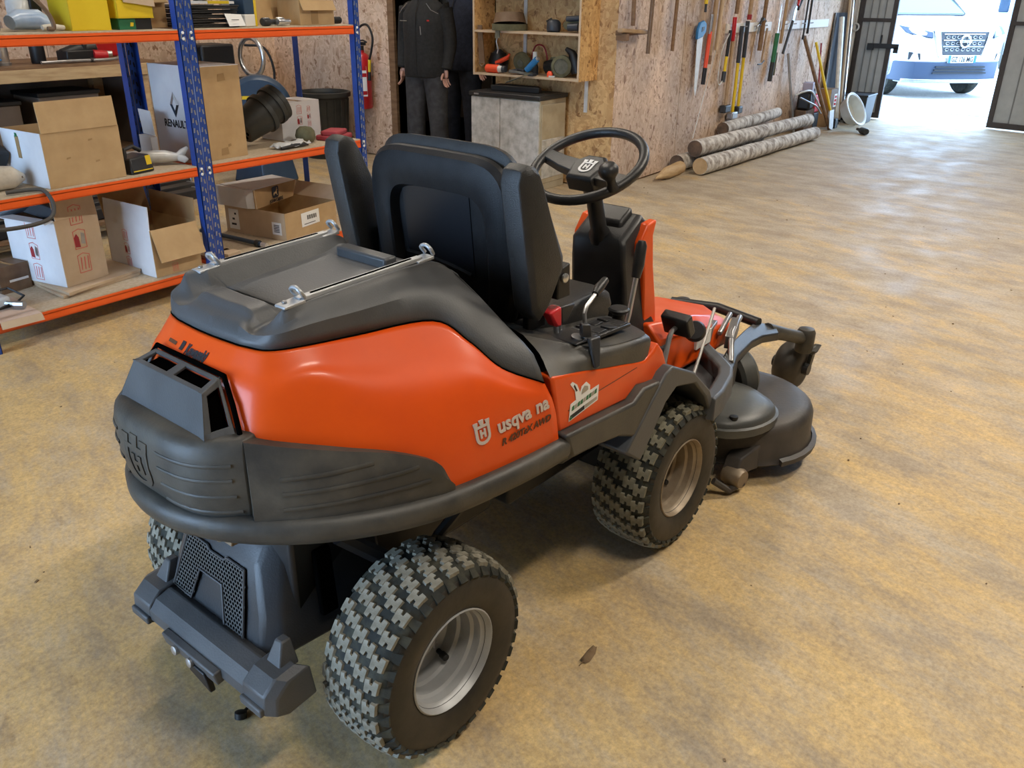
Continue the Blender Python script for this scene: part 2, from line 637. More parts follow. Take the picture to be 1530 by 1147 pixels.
def osb_panels(parent, along, fixed, a0, a1, z0, z1, thick, mats=('osb',), width=1.25, hsplit=2.5):
    """boards side by side with open joints; along = 'x' or 'y'"""
    a = a0
    k = 0
    while a < a1 - 1e-3:
        b2 = min(a + width, a1)
        z = z0
        while z < z1 - 1e-3:
            zt = min(z + hsplit, z1)
            mb = MB()
            lift = .0015 * (k % 3)
            if along == 'x':
                mb.box(a + .002, b2 - .002, fixed - thick - lift, fixed, z + .002, zt - .002)
            else:
                mb.box(fixed - thick - lift, fixed, a + .002, b2 - .002, z + .002, zt - .002)
            mb.build('osb_board', mats[k % len(mats)], parent)
            k += 1
            z = zt
        a = b2


# tool wall, partition, left wall and gate wall
w = struct(MB().box(XP + .02, XE, YT + .015, YT + .15, 0, HT).build('wall_tools', 'wood_dark'))
osb_panels(w, 'x', YT + .015, XP + .001, XE - .55, .015, HT, .015)
DY0, DY1 = 4.83, 5.985          # doorway in the partition
w = struct(MB().box(XP + .016, XP + .12, YT + .15, DY0, 0, HT).box(XP + .015, XP + .12, DY1, YL, 0, HT).box(XP + .015, XP + .12, DY0, DY1, 2.3, HT).build('wall_partition', 'wood_dark'))
osb_panels(w, 'y', XP + .015, YT, DY0, .01, HT, .015, ('osb_warm', 'osb'), 1.35)
osb_panels(w, 'y', XP + .015, DY1 + .075, YL, .01, HT, .015, ('osb',), .62)
MB().box(XP + .0, XP + .015, DY0, DY1 + .075, 2.3, HT).build('osb_board', 'osb', w)
MB().box(XP - .02, XP + .12, DY1, DY1 + .075, 0, 2.37).build('door_post', 'wood_dark', w)
MB().box(XP + .0, XP + .12, DY0 - .04, DY0, 0, 2.3).build('door_post', 'wood_dark', w)
w = struct(MB().box(RX0, XP + .1, YL, YL + .12, 0, HT).build('wall_left', 'wood_dark'))
osb_panels(w, 'x', YL, -1.0, XP, .01, HT, .015)
# store room behind the doorway
struct(MB().box(XP + .12, 9.3, 7.6, 7.7, 0, 2.6).box(9.3, 9.4, YT + .15, 7.7, 0, 2.6).box(XP + .12, 9.4, YT + .15, 7.7, 2.6, 2.7).build('wall_store', 'brownwall'))
struct(MB().box(XP + .12, 9.3, YT + .15, 7.6, -.1, 0).build('floor_store', 'floor'))
# gate wall
GY0, GY1 = 1.55, 3.02
w = struct(MB().box(XE, XE + .15, 3.40, YT + .15, 0, HT).box(XE, XE + .15, RY0, 0.1, 0, HT).box(XE, XE + .15, 0.1, 3.40, 3.5, HT).build('wall_far', 'brownwall'))


def gate_leaf(name, x0, y0, x1, y1, nsheet, latch):
    """sheet metal leaf standing from (x0,y0) to (x1,y1)"""
    a, b2 = Vector((x0, y0, 0)), Vector((x1, y1, 0))
    L = (b2 - a).length
    u = (b2 - a).normalized()
    nrm = Vector((u.y, -u.x, 0))
    if nrm.x > 0:
        nrm = -nrm
    o = bpy.data.objects.new(name, None)
    COL.objects.link(o)
    struct(o)
    o.location = a
    H = 3.4

    def bar(s0, s1, z0, z1, d0, d1):
        p = [u * s0 + nrm * d0, u * s1 + nrm * d0, u * s1 + nrm * d1, u * s0 + nrm * d1]
        return [q + Vector((0, 0, z0)) for q in p], [q + Vector((0, 0, z1)) for q in p]
    fr = MB()
    for args in ((0, .06, .02, H, -.03, .02), (L - .06, L, .02, H, -.03, .02), (.06, L - .06, .02, .09, -.03, .02), (.06, L - .06, 1.24, 1.285, -.03, .02), (.06, L - .06, H - .06, H, -.03, .02)):
        fr.hexa(*bar(*args))
    fr.build('gate_frame', 'gate_frame', o)
    ws = (L - .12) / nsheet
    for i in range(nsheet):
        s0 = .06 + i * ws
        MB().hexa(*bar(s0 - (.012 if i % 2 else 0), s0 + ws + (.012 if i % 2 else 0), .09, H - .06, -.014 + .012 * (i % 2), -.004 + .012 * (i % 2))).build('sheet_panel', 'shed', o)
    for i in range(1, nsheet):
        s0 = .06 + i * ws
        MB().hexa(*bar(s0 - .007, s0 + .007, .09, H - .06, .008, .016)).build('sheet_rib', 'sheet_dark', o)
    if latch:
        MB().hexa(*bar(L - .30, L + .10, .915, .975, .02, .05)).hexa(*bar(L - .30, L - .22, .89, .975, .02, .06)).hexa(*bar(L - .15, L - .13, .97, 1.08, .02, .04)).hexa(*bar(L + .04, L + .10, .86, .93, .02, .05)).build('latch', 'black', o)
    return o


gate_leaf('door_1', 12.9, 3.46, 12.9, 2.975, 4, True)
gate_leaf('door_2', 12.88, 1.62, 12.60, 0.35, 6, False)
# white strip painted in place of the daylight gap beside the left leaf
MB().box(12.86, 12.94, 3.47, 3.53, 0, 3.4).build('painted_daylight_1', 'label')
bpy.data.objects['painted_daylight_1']['kind'] = 'structure'
# yard outside
struct(MB().box(XE + .12, 60, -30, 40, -.12, -.02).build('ground_yard', 'gravel'))
# ------------------------------------------------------------------ the rider mower
mower = thing('rider_mower', (1.0991, 1.3245, 0), 'large orange and grey ride-on lawn mower with black seat on the dusty floor', 'lawn mower', rz=R(-4))
V = Vector


def mirror_mb(mb):
    mb.v = [mir(p) for p in mb.v]
    return mb


# ---- wheels -------------------------------------------------------
def tread_r(a):
    """tread radius and slope at axial offset a"""
    t = abs(a) / .095
    return .2250 - .017 * t ** 3.0


TP = [(.112, -.072), (.120, -.084), (.140, -.092), (.168, -.097), (.190, -.094), (.204, -.086), (tread_r(.074), -.074), (tread_r(.05), -.05), (tread_r(.025), -.025), (tread_r(0), 0)]
TPROF = TP + [(r, -h) for r, h in TP[-2::-1]]
RIMP = [(.112, -.06), (.119, -.078), (.1215, -.086), (.1185, -.088), (.1155, -.084), (.112, -.070), (.106, -.064), (.105, -.046), (.0985, -.040), (.0975, -.012), (.091, -.006), (.090, .020), (.082, .027), (.060, .030), (.052, .020), (.040, .018), (.036, .004), (.0, .002)]
LUG_H = [(-.5, -.46), (-.12, -.52), (-.06, -.17), (.14, -.22), (.16, -.52), (.5, -.46), (.46, .46), (.12, .52), (.06, .17), (-.14, .22), (-.16, .52), (-.46, .46)]
LUG_D = [(-.5, -.1), (-.15, -.5), (.2, -.42), (.5, .1), (.15, .5), (-.2, .42)]


def lug_mb(shape, wa, wc, h):
    mb = MB()
    base = [(x * wa * 1.12, y * wc * 1.12, -.006) for x, y in shape]
    top = [(x * wa, y * wc, h) for x, y in shape]
    n = len(shape)
    mb.add(base + top, [tuple(range(n, 2 * n))] + [(i, (i + 1) % n, n + (i + 1) % n, n + i) for i in range(n)])
    return mb


def lug_matrices(rows, cols, da, slant, stag):
    out = []
    for i in range(rows):
        for j in range(cols):
            a = (j - (cols - 1) / 2) * da
            th = 2 * PI * (i + slant * j + stag * (j % 2)) / rows
            r = tread_r(a)
            dr = (tread_r(a + .002) - tread_r(a - .002)) / .004
            rad = V((math.cos(th), 0, math.sin(th)))
            tan = V((-math.sin(th), 0, math.cos(th)))
            ax = (V((0, 1, 0)) + rad * dr).normalized()
            nr = tan.cross(ax)
            if nr.dot(rad) < 0:
                nr = -nr
            m = Matrix((ax, tan, nr)).transposed().to_4x4()
            m.translation = rad * r + V((0, a, 0))
            out.append(m)
    return out


tyre_me = MB().lathe(TPROF, (0, 0, 0), (0, 1, 0), 48, cap=False).mesh('tire', 50)
tyre_me.materials.append(MT['rubber'])
tyre_me.materials.append(MT['rubber_side'])
for p_ in tyre_me.polygons:
    if math.hypot(p_.center.x, p_.center.z) < .197:
        p_.material_index = 1
rim_me = MB().lathe(RIMP, (0, 0, 0), (0, 1, 0), 48, cap=False).lathe([(.100, -.02), (.100, .07), (.118, .086)], (0, 0, 0), (0, 1, 0), 32, cap=False).mesh('rim', 35)
valve_me = MB().lathe([(.006, 0), (.006, .016), (.0085, .017), (.0085, .034), (.006, .036)], (.086 * math.cos(-.9), .018, .086 * math.sin(-.9)), (-.25, -1, .1), 10).mesh('valve_stem', 40)
bolt_me = MB().lathe([(.009, 0), (.009, .012), (.006, .014)], (0, 0, 0), (0, -1, 0), 6).mesh('wheel_bolt')
lugH = lug_mb(LUG_H, .0315, .028, .0048).mesh('tread_lug')
lugD = lug_mb(LUG_D, .041, .036, .0055).mesh('tread_lug')
lugF = lug_mb(LUG_H, .0345, .031, .0052).mesh('tread_lug')
lugS = lug_mb([(-.5, -.5), (.5, -.35), (.5, .35), (-.5, .5)], .022, .022, .004).mesh('shoulder_lug')


def wheel(x, y, right, front, single):
    t = link('tire', tyre_me.copy(), None, mower)
    t.location = (x, y, .230)
    t.rotation_euler = (0, 0, 0 if right else PI)
    rm = link('rim', rim_me.copy(), 'rim_dirty' if front else 'rim', t)
    link('valve_stem', valve_me.copy(), 'black', t)
    bm_ = bolt_me.copy()
    bm_.materials.append(MT['steel'])
    for k in range(4):
        b_ = link('wheel_bolt', bm_, None, t)
        b_.location = (.066 * math.cos(PI / 4 + k * PI / 2), .030, .066 * math.sin(PI / 4 + k * PI / 2))
    mats = lug_matrices(29, 5, .0315, .18, .5) if not front else lug_matrices(28, 5, .0335, .22, .5)
    src = lugH if not front else lugF
    mname = 'lug_front' if front else 'lug'
    if single:
        me = src.copy()
        me.materials.append(MT[mname])
        for m in mats:
            o = link('tread_lug', me, None, t)
            o.matrix_local = m
    else:
        mb = MB()
        vs = [v.co.copy() for v in src.vertices]
        fs = [tuple(p.vertices) for p in src.polygons]
        for m in mats:
            mb.add([m @ v for v in vs], fs)
        tag(mb.build('tread', mname, t), kind='stuff')
    # dirty shoulder blocks, too worn to tell apart singly
    mb = MB()
    vs = [v.co.copy() for v in lugS.vertices]
    fs = [tuple(p.vertices) for p in lugS.polygons]
    for sgn in (-1, 1):
        for i in range(36):
            th = 2 * PI * (i + .3) / 36
            rad = V((math.cos(th), 0, math.sin(th)))
            tan = V((-math.sin(th), 0, math.cos(th)))
            nr = (rad * .8 + V((0, sgn * .6, 0))).normalized()
            ax = tan.cross(nr).normalized()
            m = Matrix((ax, tan, nr)).transposed().to_4x4()
            m.translation = rad * .2035 + V((0, sgn * .085, 0))
            mb.add([m @ v for v in vs], fs)
    tag(mb.build('shoulder_tread', 'rubber', t), kind='stuff')
    return t


wheel(0, -.3425, True, False, True)
wheel(.985, -.3350, True, True, True)
wheel(0, .3425, False, False, False)
wheel(.985, .3350, False, True, False)

# ---- chassis ------------------------------------------------------
MB().box(-.2, .42, -.17, .17, .30, .60).box(.45, 1.25, -.2, .2, .30, .52).box(-.05, .05, -.27, .27, .18, .30).box(.94, 1.03, -.27, .27, .18, .30).build('chassis', 'black', mower, bevel=.01)
MB().tube([(.02, -.24, .25), (.12, -.27, .42), (.3, -.28, .52)], .012).tube([(.1, -.22, .48), (.25, -.26, .47), (.38, -.24, .52)], .009).tube([(-.02, -.24, .42), (-.1, -.2, .5)], .02).build('hose', 'black', mower, 40)
MB().box(.12, .34, -.29, -.22, .49, .53).tube([(.2, -.30, .505), (.36, -.34, .50), (.40, -.33, .52)], .008).build('linkage', 'steel', mower, bevel=.003)

# ---- rear body ----------------------------------------------------
ORG = [
    [(.370, -.412, .595), (.358, -.411, .67), (.346, -.407, .715), (.338, -.402, .736), (.330, -.396, .757)],
    [(.250, -.404, .595), (.249, -.400, .68), (.246, -.390, .755), (.244, -.372, .783), (.242, -.350, .808)],
    [(.160, -.396, .595), (.160, -.388, .70), (.155, -.366, .795), (.172, -.334, .838), (.193, -.303, .870)],
    [(.050, -.380, .595), (.050, -.370, .70), (.048, -.338, .808), (.092, -.292, .868), (.140, -.252, .918)],
    [(-.060, -.348, .595), (-.060, -.334, .72), (-.058, -.293, .838), (-.045, -.246, .886), (-.030, -.213, .926)],
    [(-.170, -.288, .595), (-.165, -.274, .74), (-.150, -.236, .872), (-.138, -.214, .902), (-.125, -.194, .930)],
    [(-.262, -.205, .62), (-.262, -.202, .74), (-.236, -.186, .850), (-.210, -.174, .895), (-.188, -.163, .930)],
    [(-.292, -.130, .62), (-.286, -.128, .74), (-.256, -.122, .862), (-.230, -.119, .900), (-.208, -.116, .931)],
    [(-.300, -.085, .62), (-.294, -.085, .74), (-.262, -.083, .865), (-.236, -.082, .901), (-.213, -.081, .931)],
    [(-.308, 0, .62), (-.300, 0, .74), (-.265, 0, .866), (-.240, 0, .902), (-.217, 0, .931)],
]
ORG_ALL = ORG + [[mir(p) for p in s] for s in ORG[-2::-1]]
rows = patch(ORG_ALL, 6, 5)
mb = MB()
mb.loft(rows, closed=False)
body_me = mb.mesh('body_panel', 50)
body_bvh = BVHTree.FromPolygons([v.co.copy() for v in body_me.vertices], [tuple(p.vertices) for p in body_me.polygons])
link('body_panel', body_me, 'orange', mower, solid=.006)

SH = [
    [(.335, -.305, .848), (.332, -.292, .851), (.325, -.262, .853), (.318, -.245, .856)],
    [(.302, -.224, .928), (.300, -.214, .936), (.288, -.176, .946), (.276, -.160, .946)],
    [(.245, -.186, .986), (.242, -.176, 1.000), (.234, -.138, 1.006), (.222, -.114, .996)],
    [(.150, -.182, .998), (.150, -.172, 1.010), (.150, -.134, 1.013), (.150, -.112, .984)],
    [(-.030, -.184, .994), (-.030, -.174, 1.006), (-.030, -.134, 1.009), (-.030, -.110, .974)],
    [(-.106, -.178, .988), (-.103, -.168, 1.001), (-.094, -.134, 1.004), (-.084, -.110, .968)],
    [(-.164, -.168, .972), (-.152, -.162, .996), (-.116, -.132, 1.000), (-.090, -.112, .967)],
    [(-.180, -.112, .951), (-.160, -.111, .956), (-.118, -.108, .960), (-.090, -.104, .963)],
    [(-.178, -.079, .968), (-.164, -.077, .982), (-.124, -.074, .984), (-.096, -.072, .964)],
    [(-.180, 0, .968), (-.166, 0, .983), (-.126, 0, .985), (-.098, 0, .964)],
]
shell = []
for o_, s_ in zip(ORG, SH):
    a_ = V(o_[-1])
    b_ = V(s_[0])
    mid = a_.lerp(b_, .5)
    mid += V((0, -.012 if abs(a_.y) > .1 else 0, .012))
    q1, q2, q3 = [V(q) for q in s_[1:]]
    shell.append([a_, mid, b_, q1, q1.lerp(q2, .2), q2.lerp(q1, .12), q2, q2.lerp(q3, .15), q3.lerp(q2, .12), q3])
shell_all = shell + [[mir(p) for p in s] for s in shell[-2::-1]]
rows = patch(shell_all, 6, 2)
mb = MB().loft(rows, closed=False)
top = rows[-1]
n_ = len(top)
h_ = n_ // 2
NB = 8
strip = []
i0 = 5 * 6                      # roof panel runs to the last side station, one flat field closes it to the rear
for i in range(i0 + 1):
    a_, b_ = top[i], top[n_ - 1 - i]
    strip.append([a_.lerp(b_, k / NB) for k in range(NB + 1)])
mb.loft(strip, closed=False)
rear_pts = top[i0:n_ - i0]
cen = [strip[-1][k] for k in range(1, NB)]
mb.add(list(rear_pts) + cen[::-1], [tuple(range(len(rear_pts) + len(cen)))])
shell_me = mb.mesh('hood_shell', 32)
shell_bvh = BVHTree.FromPolygons([v.co.copy() for v in shell_me.vertices], [tuple(p.vertices) for p in shell_me.polygons])
link('hood_shell', shell_me, 'grey', mower, solid=.006)
# dark seam between shell and body
seam = patch([[V(s[-1])] * 2 for s in ORG_ALL], 6, 1)[0]
MB().tube([p + V((0, 0, .001)) for p in seam], .0016, 6).build('seam', 'void', mower)
# raised ribs on the hood
MB().box(.168, .205, -.085, .075, .98, 1.008).build('hood_rib', 'grey', mower, bevel=.006)
# tie-down rails
for sg in (-1, 1):
    y = sg * .153
    a0, a1 = V((-.112 if sg < 0 else -.092, y, 1.006)), V((.205, y, 1.016))
    mb = MB()
    for o_, w_, h_ in ((0, .0105, .004),):
        mb.hexa([a0 + V((0, -w_, -.004)), a1 + V((0, -w_, -.004)), a1 + V((0, w_, -.004)), a0 + V((0, w_, -.004))], [a0 + V((0, -w_ * .8, h_)), a1 + V((0, -w_ * .8, h_)), a1 + V((0, w_ * .8, h_)), a0 + V((0, w_ * .8, h_))])
    rail = mb.build('roof_rail', 'rail', mower, bevel=.001)
    b0, b1 = a0.lerp(a1, .10) + V((0, 0, .0042)), a0.lerp(a1, .92) + V((0, 0, .0042))
    MB().hexa([b0 + V((0, -.0026, 0)), b1 + V((0, -.0026, 0)), b1 + V((0, .0026, 0)), b0 + V((0, .0026, 0))], [b0 + V((0, -.0026, .001)), b1 + V((0, -.0026, .001)), b1 + V((0, .0026, .001)), b0 + V((0, .0026, .001))]).build('rail_slot', 'void', rail)
    for f_, dirx in ((-.04, -1), (1.02, 1)):
        c = a0.lerp(a1, f_) + V((0, 0, .0))
        MB().hexa([c + V((-.026, -.016, -.008)), c + V((.022, -.016, -.006)), c + V((.022, .016, -.006)), c + V((-.026, .016, -.008))], [c + V((-.026, -.015, -.002)), c + V((.022, -.015, .002)), c + V((.022, .015, .002)), c + V((-.026, .015, -.002))]).build('rail_bracket', 'rail', rail, bevel=.002)
        MB().tube(catmull([c + V((.022, -.012, .004)), c + V((.012, -.014, .018)), c + V((.012, .0, .024)), c + V((.012, .014, .018)), c + V((.022, .012, .004))], 3), .0042, 8).build('tie_loop', 'rail', rail, 50)
        MB().lathe([(.005, 0), (.005, .002), (.003, .0035)], c + V((-.012, .004, .000)), (0, 0, 1), 10).build('rivet', 'steel', rail)

# ---- rear guard with vents ----------------------------------------
def arc(z, w, xs, xr, n=17):
    pts = []
    for k in range(n):
        t = -1 + 2 * k / (n - 1)
        y_ = w * (abs(t) ** .85) * (1 if t > 0 else -1)
        x_ = xs + (xr - xs) * (1 - abs(t) ** 3.2)
        pts.append(V((x_, y_, z)))
    return pts + [V((-.20, w * .9, z)), V((-.20, -w * .9, z))]


g = MB().loft([arc(.585, .178, -.278, -.335), arc(.605, .188, -.284, -.352), arc(.66, .200, -.290, -.368), arc(.715, .206, -.294, -.376), arc(.765, .205, -.293, -.374), arc(.785, .202, -.290, -.370), arc(.797, .194, -.284, -.360), arc(.800, .184, -.276, -.350)])
guard_me = g.mesh('engine_guard', 38)
guard_bvh = BVHTree.FromPolygons([v.co.copy() for v in guard_me.vertices], [tuple(p.vertices) for p in guard_me.polygons])
guard = link('engine_guard', guard_me, 'grey_dirty', mower, bevel=.004)
# vent hood on top: walls with real openings
gv = MB()
bl, br, tl, tr = V((-.334, .150, .790)), V((-.334, -.150, .790)), V((-.306, .117, .872)), V((-.306, -.117, .872))
t2l, t2r = V((-.262, .108, .886)), V((-.262, -.108, .886))
b2l, b2r = V((-.282, .172, .792)), V((-.282, -.172, .792))


def framed(quad, openings, th=.006, rimw=0):
    """flat quad with rectangular openings in uv; returns strips"""
    a, b, c, d = quad          # u along a->b, v along a->d

    def P(u_, v_):
        return (a.lerp(b, u_)).lerp(d.lerp(c, u_), v_)
    us = sorted({0, 1} | {o[0] for o in openings} | {o[1] for o in openings})
    vs_ = sorted({0, 1} | {o[2] for o in openings} | {o[3] for o in openings})
    nrm = (b - a).cross(d - a).normalized()
    m_ = MB()
    for i in range(len(us) - 1):
        for j in range(len(vs_) - 1):
            uc, vc = (us[i] + us[i + 1]) / 2, (vs_[j] + vs_[j + 1]) / 2
            if any(o[0] < uc < o[1] and o[2] < vc < o[3] for o in openings):
                continue
            q = [P(us[i], vs_[j]), P(us[i + 1], vs_[j]), P(us[i + 1], vs_[j + 1]), P(us[i], vs_[j + 1])]
            m_.hexa(q, [p - nrm * th for p in q])
    return m_


vent = framed((bl, br, tr, tl), [])
m2 = framed((tl, tr, t2r, t2l), [(.06, .44, .22, .82), (.54, .94, .22, .82)])
vent.add(m2.v, m2.f)
m2 = framed((br, b2r, t2r, tr), [(.25, .85, .22, .88)])
vent.add(m2.v, m2.f)
m2 = framed((b2l, bl, tl, t2l), [(.15, .75, .22, .88)])
vent.add(m2.v, m2.f)
vh = vent.build('vent_hood', 'grey', mower, bevel=.0035, seg=3)
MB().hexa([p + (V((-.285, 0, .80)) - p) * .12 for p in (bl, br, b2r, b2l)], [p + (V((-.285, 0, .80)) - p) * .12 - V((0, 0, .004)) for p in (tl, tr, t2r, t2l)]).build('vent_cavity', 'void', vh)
MB().tube([(-.278, .178, .792), (-.268, .150, .845), (-.256, .114, .889), (-.256, -.114, .889), (-.268, -.150, .845), (-.278, -.178, .792)], .005, 8).build('vent_gasket', 'void', vh, 40)


def emblem(size, th):
    """crown over a shield ring with the letter H, drawn in the xy plane"""
    e = MB()

    def pr(poly):
        e.prism([(a * size, b * size, 0) for a, b in poly], (0, 0, th))
    outer = [(-.42, .36), (-.42, -.18)] + [(.42 * math.cos(t), -.18 + .36 * math.sin(t)) for t in [PI + k * PI / 8 for k in range(1, 8)]] + [(.42, -.18), (.42, .36)]
    inner = [(-.28, .36), (-.28, -.16)] + [(.28 * math.cos(t), -.16 + .24 * math.sin(t)) for t in [PI + k * PI / 8 for k in range(1, 8)]] + [(.28, -.16), (.28, .36)]
    for i in range(len(outer) - 1):
        pr([outer[i], outer[i + 1], inner[i + 1], inner[i]])
    pr([(-.42, .26), (.42, .26), (.42, .37), (-.42, .37)])
    for x in (-.34, 0, .34):
        pr([(x - .09, .37), (x + .09, .37), (x + .13, .56 + (.06 if x == 0 else 0)), (x - .13, .56 + (.06 if x == 0 else 0))])
    pr([(-.17, -.22), (-.06, -.22), (-.06, .18), (-.17, .18)])
    pr([(.06, -.22), (.17, -.22), (.17, .18), (.06, .18)])
    pr([(-.06, -.06), (.06, -.06), (.06, .04), (-.06, .04)])
    return e


me = emblem(.098, .0022).mesh('embossed_emblem')
decal(me, frame((-.38, .028, .708), (0, -1, 0), (0, 0, 1)), guard_bvh, (1, 0, 0), .000)
link('embossed_emblem', me, 'grey_dirty', guard)
for z in (.655, .69, .725, .755):
    for s0, s1 in ((-.19, -.045), (.10, .19)):
        pts = []
        for k in range(9):
            y = s0 + (s1 - s0) * k / 8
            hit = guard_bvh.ray_cast(V((-1, y, z)), V((1, 0, 0)))[0]
            if hit:
                pts.append(hit + V((.001, 0, 0)))
        if len(pts) > 2:
            MB().tube(pts, .0042, 6).build('guard_rib', 'grey_dirty', guard, 60)

# ---- corner guards -------------------------------------------------
for sg in (1, -1):
    mb = MB()
    stn = [(-.288, -.200, .796), (-.225, -.253, .778), (-.15, -.300, .757), (-.06, -.345, .730), (.015, -.376, .690), (.038, -.386, .650), (.050, -.392, .615)]
    rings = []
    for x, y, zt in stn:
        n_out = V((-.45, -.9, 0)).normalized() if x < -.1 else V((-.25, -.97, 0)).normalized()
        k = max(0.0, min(1, (zt - .615) / .14))
        p = V((x, y, 0))
        o = .016 * k
        rings.append([p - n_out * .03 + V((0, 0, zt)), p + V((0, 0, zt)), p + n_out * (.6 * o) + V((0, 0, zt - .022 * k)), p + n_out * o + V((0, 0, zt - .035 * k)), p + n_out * (o + .004 * k) + V((0, 0, .69 - .06 * (1 - k))), p + n_out * o + V((0, 0, .608)), p - n_out * .03 + V((0, 0, .606))])
    dense = patch([[V(q) for q in r] for r in rings], 4, 1)
    cols = list(map(list, zip(*dense)))
    mb.loft(cols, closed=True)
    if sg == -1:
        mirror_mb(mb)
    cg = mb.build('corner_guard', 'grey_dirty', mower, 30)
    for z0, xa, xb in ((.725, -.25, -.10), (.695, -.25, -.02), (.662, -.25, .0)):
        pts = []
        for kk in range(8):
            x = xa + (xb - xa) * kk / 7
            fr = (x + .288) / .338
            y = -.218 - .185 * fr - .012 * math.sin(fr * PI)
            pts.append((x - .006, sg * (y - .004 + .0), z0))
        bv = BVHTree.FromPolygons([v.co.copy() for v in cg.data.vertices], [tuple(p.vertices) for p in cg.data.polygons])
        pp = []
        for q in pts:
            h = bv.ray_cast(V((q[0], sg * -1.0, q[2])), V((0, sg * 1.0, 0)))[0]
            if h:
                pp.append(h)
        if len(pp) > 2:
            MB().tube(pp, .0045, 6).build('guard_rib', 'grey_dirty', cg, 60)

# ---- bumper band ----------------------------------------------------
BP = [(.385, -.418), (.25, -.416), (.06, -.396), (-.06, -.365), (-.17, -.312), (-.255, -.250), (-.322, -.170), (-.362, -.080), (-.372, 0)]
BPz = [.583, .586, .592, .599, .607, .614, .619, .622, .623]
path = [V((x, y, z)) for (x, y), z in zip(BP, BPz)]
path = catmull(path + [mir(p) for p in path[-2::-1]], 5)
sec = [(-.020, -.024), (-.004, -.028), (.010, -.023), (.016, -.008), (.016, .009), (.008, .023), (-.006, .027), (-.022, .023)]
MB().sweep(path, [(-a, b) for a, b in sec]).build('bumper_band', 'grey_dirty', mower, 50)
MB().prism([(x, y, .598) for x, y in [(.36, -.40), (.05, -.375), (-.16, -.295), (-.25, -.235), (-.345, -.08), (-.355, 0), (-.345, .08), (-.25, .235), (-.16, .295), (.05, .375), (.36, .40)]], (0, 0, .008)).build('undertray', 'black', mower)
MB().box(-.27, -.235, -.075, -.03, .505, .56).lathe([(.018, 0), (.018, .012)], (-.275, -.052, .535), (-1, 0, 0), 16).build('tow_eye', 'rim_dirty', mower, bevel=.003)

# ---- lettering ---------------------------------------------------------
sx_ = V((1, 0, 0))
def side_text(txt, size, x, z, m, **kw):
    return print_text(txt, size, (x, -.7, z), (1, 0, .055), (0, 0, 1), m, bpy.data.objects[BODY], bvh=body_bvh, ray=(0, 1, 0), **kw)


BODY = 'body_panel'
side_text('usqva', .043, .180, .693, 'silver_print', bold=.0012, spacing=1.0, ext=.002)
side_text('na', .043, .292, .700, 'silver_print', bold=.0012, spacing=1.0, ext=.002)
side_text('R 420TsX AWD', .0215, .188, .662, 'ink_brown', bold=.0007, shear=.25, sx=1.02)
me = emblem(.046, .002).mesh('brand_emblem')
decal(me, frame((.140, -.7, .708), (1, 0, .05), (0, 0, 1)), body_bvh, (0, 1, 0), .001)
link('brand_emblem', me, 'silver_print', bpy.data.objects[BODY])
print_text('Kawasaki', .022, (-.7, .030, .893), (0, -1, 0), (0, 0, 1), 'ink', bpy.data.objects[BODY], bvh=body_bvh, ray=(1, 0, 0), bold=.001, shear=.2, sx=.82)
flat([(0, 0), (.012, 0), (.014, .014), (.002, .014)], (-.7, .052, .8945), (0, -1, 0), (0, 0, 1), 'ink', bpy.data.objects[BODY], 'worn_letter', bvh=body_bvh, ray=(1, 0, 0))
flat([(0, 0), (.030, 0), (.030, .005), (0, .005)], (-.7, .098, .897), (0, -1, 0), (0, 0, 1), 'ink_brown', bpy.data.objects[BODY], 'worn_letter', bvh=body_bvh, ray=(1, 0, 0))

# ---- rear transmission cover with mesh -----------------------------------
OY = .02
bx = MB()
r0 = [(-.285, .175), (-.285, -.165), (-.25, -.20), (.02, -.225), (.02, .225), (-.25, .205)]
r1 = [(-.262, .165), (-.262, -.155), (-.235, -.185), (.02, -.215), (.02, .215), (-.235, .19)]
r2 = [(-.240, .135), (-.240, -.125), (-.205, -.165), (.02, -.20), (.02, .20), (-.205, .165)]
r3 = [(-.195, .115), (-.195, -.110), (-.17, -.14), (.02, -.18), (.02, .18), (-.17, .14)]
bx.loft([[V((x, y + OY, z)) for x, y in r] for r, z in ((r0, .265), (r1, .35), (r2, .455), (r3, .505))])
tc_ = bx.build('transmission_cover', 'dark', mower, bevel=.010)
tc_.data.materials[0] = mat('cover_plastic', (.030, .032, .036), (.044, .046, .05), 9, .4, bump=.12, bscale=260)


def facept(u_, z):
    """point on the rear face of the cover"""
    t = (z - .265) / .19
    return V((-.287 + .047 * t - .001, OY + u_, z))


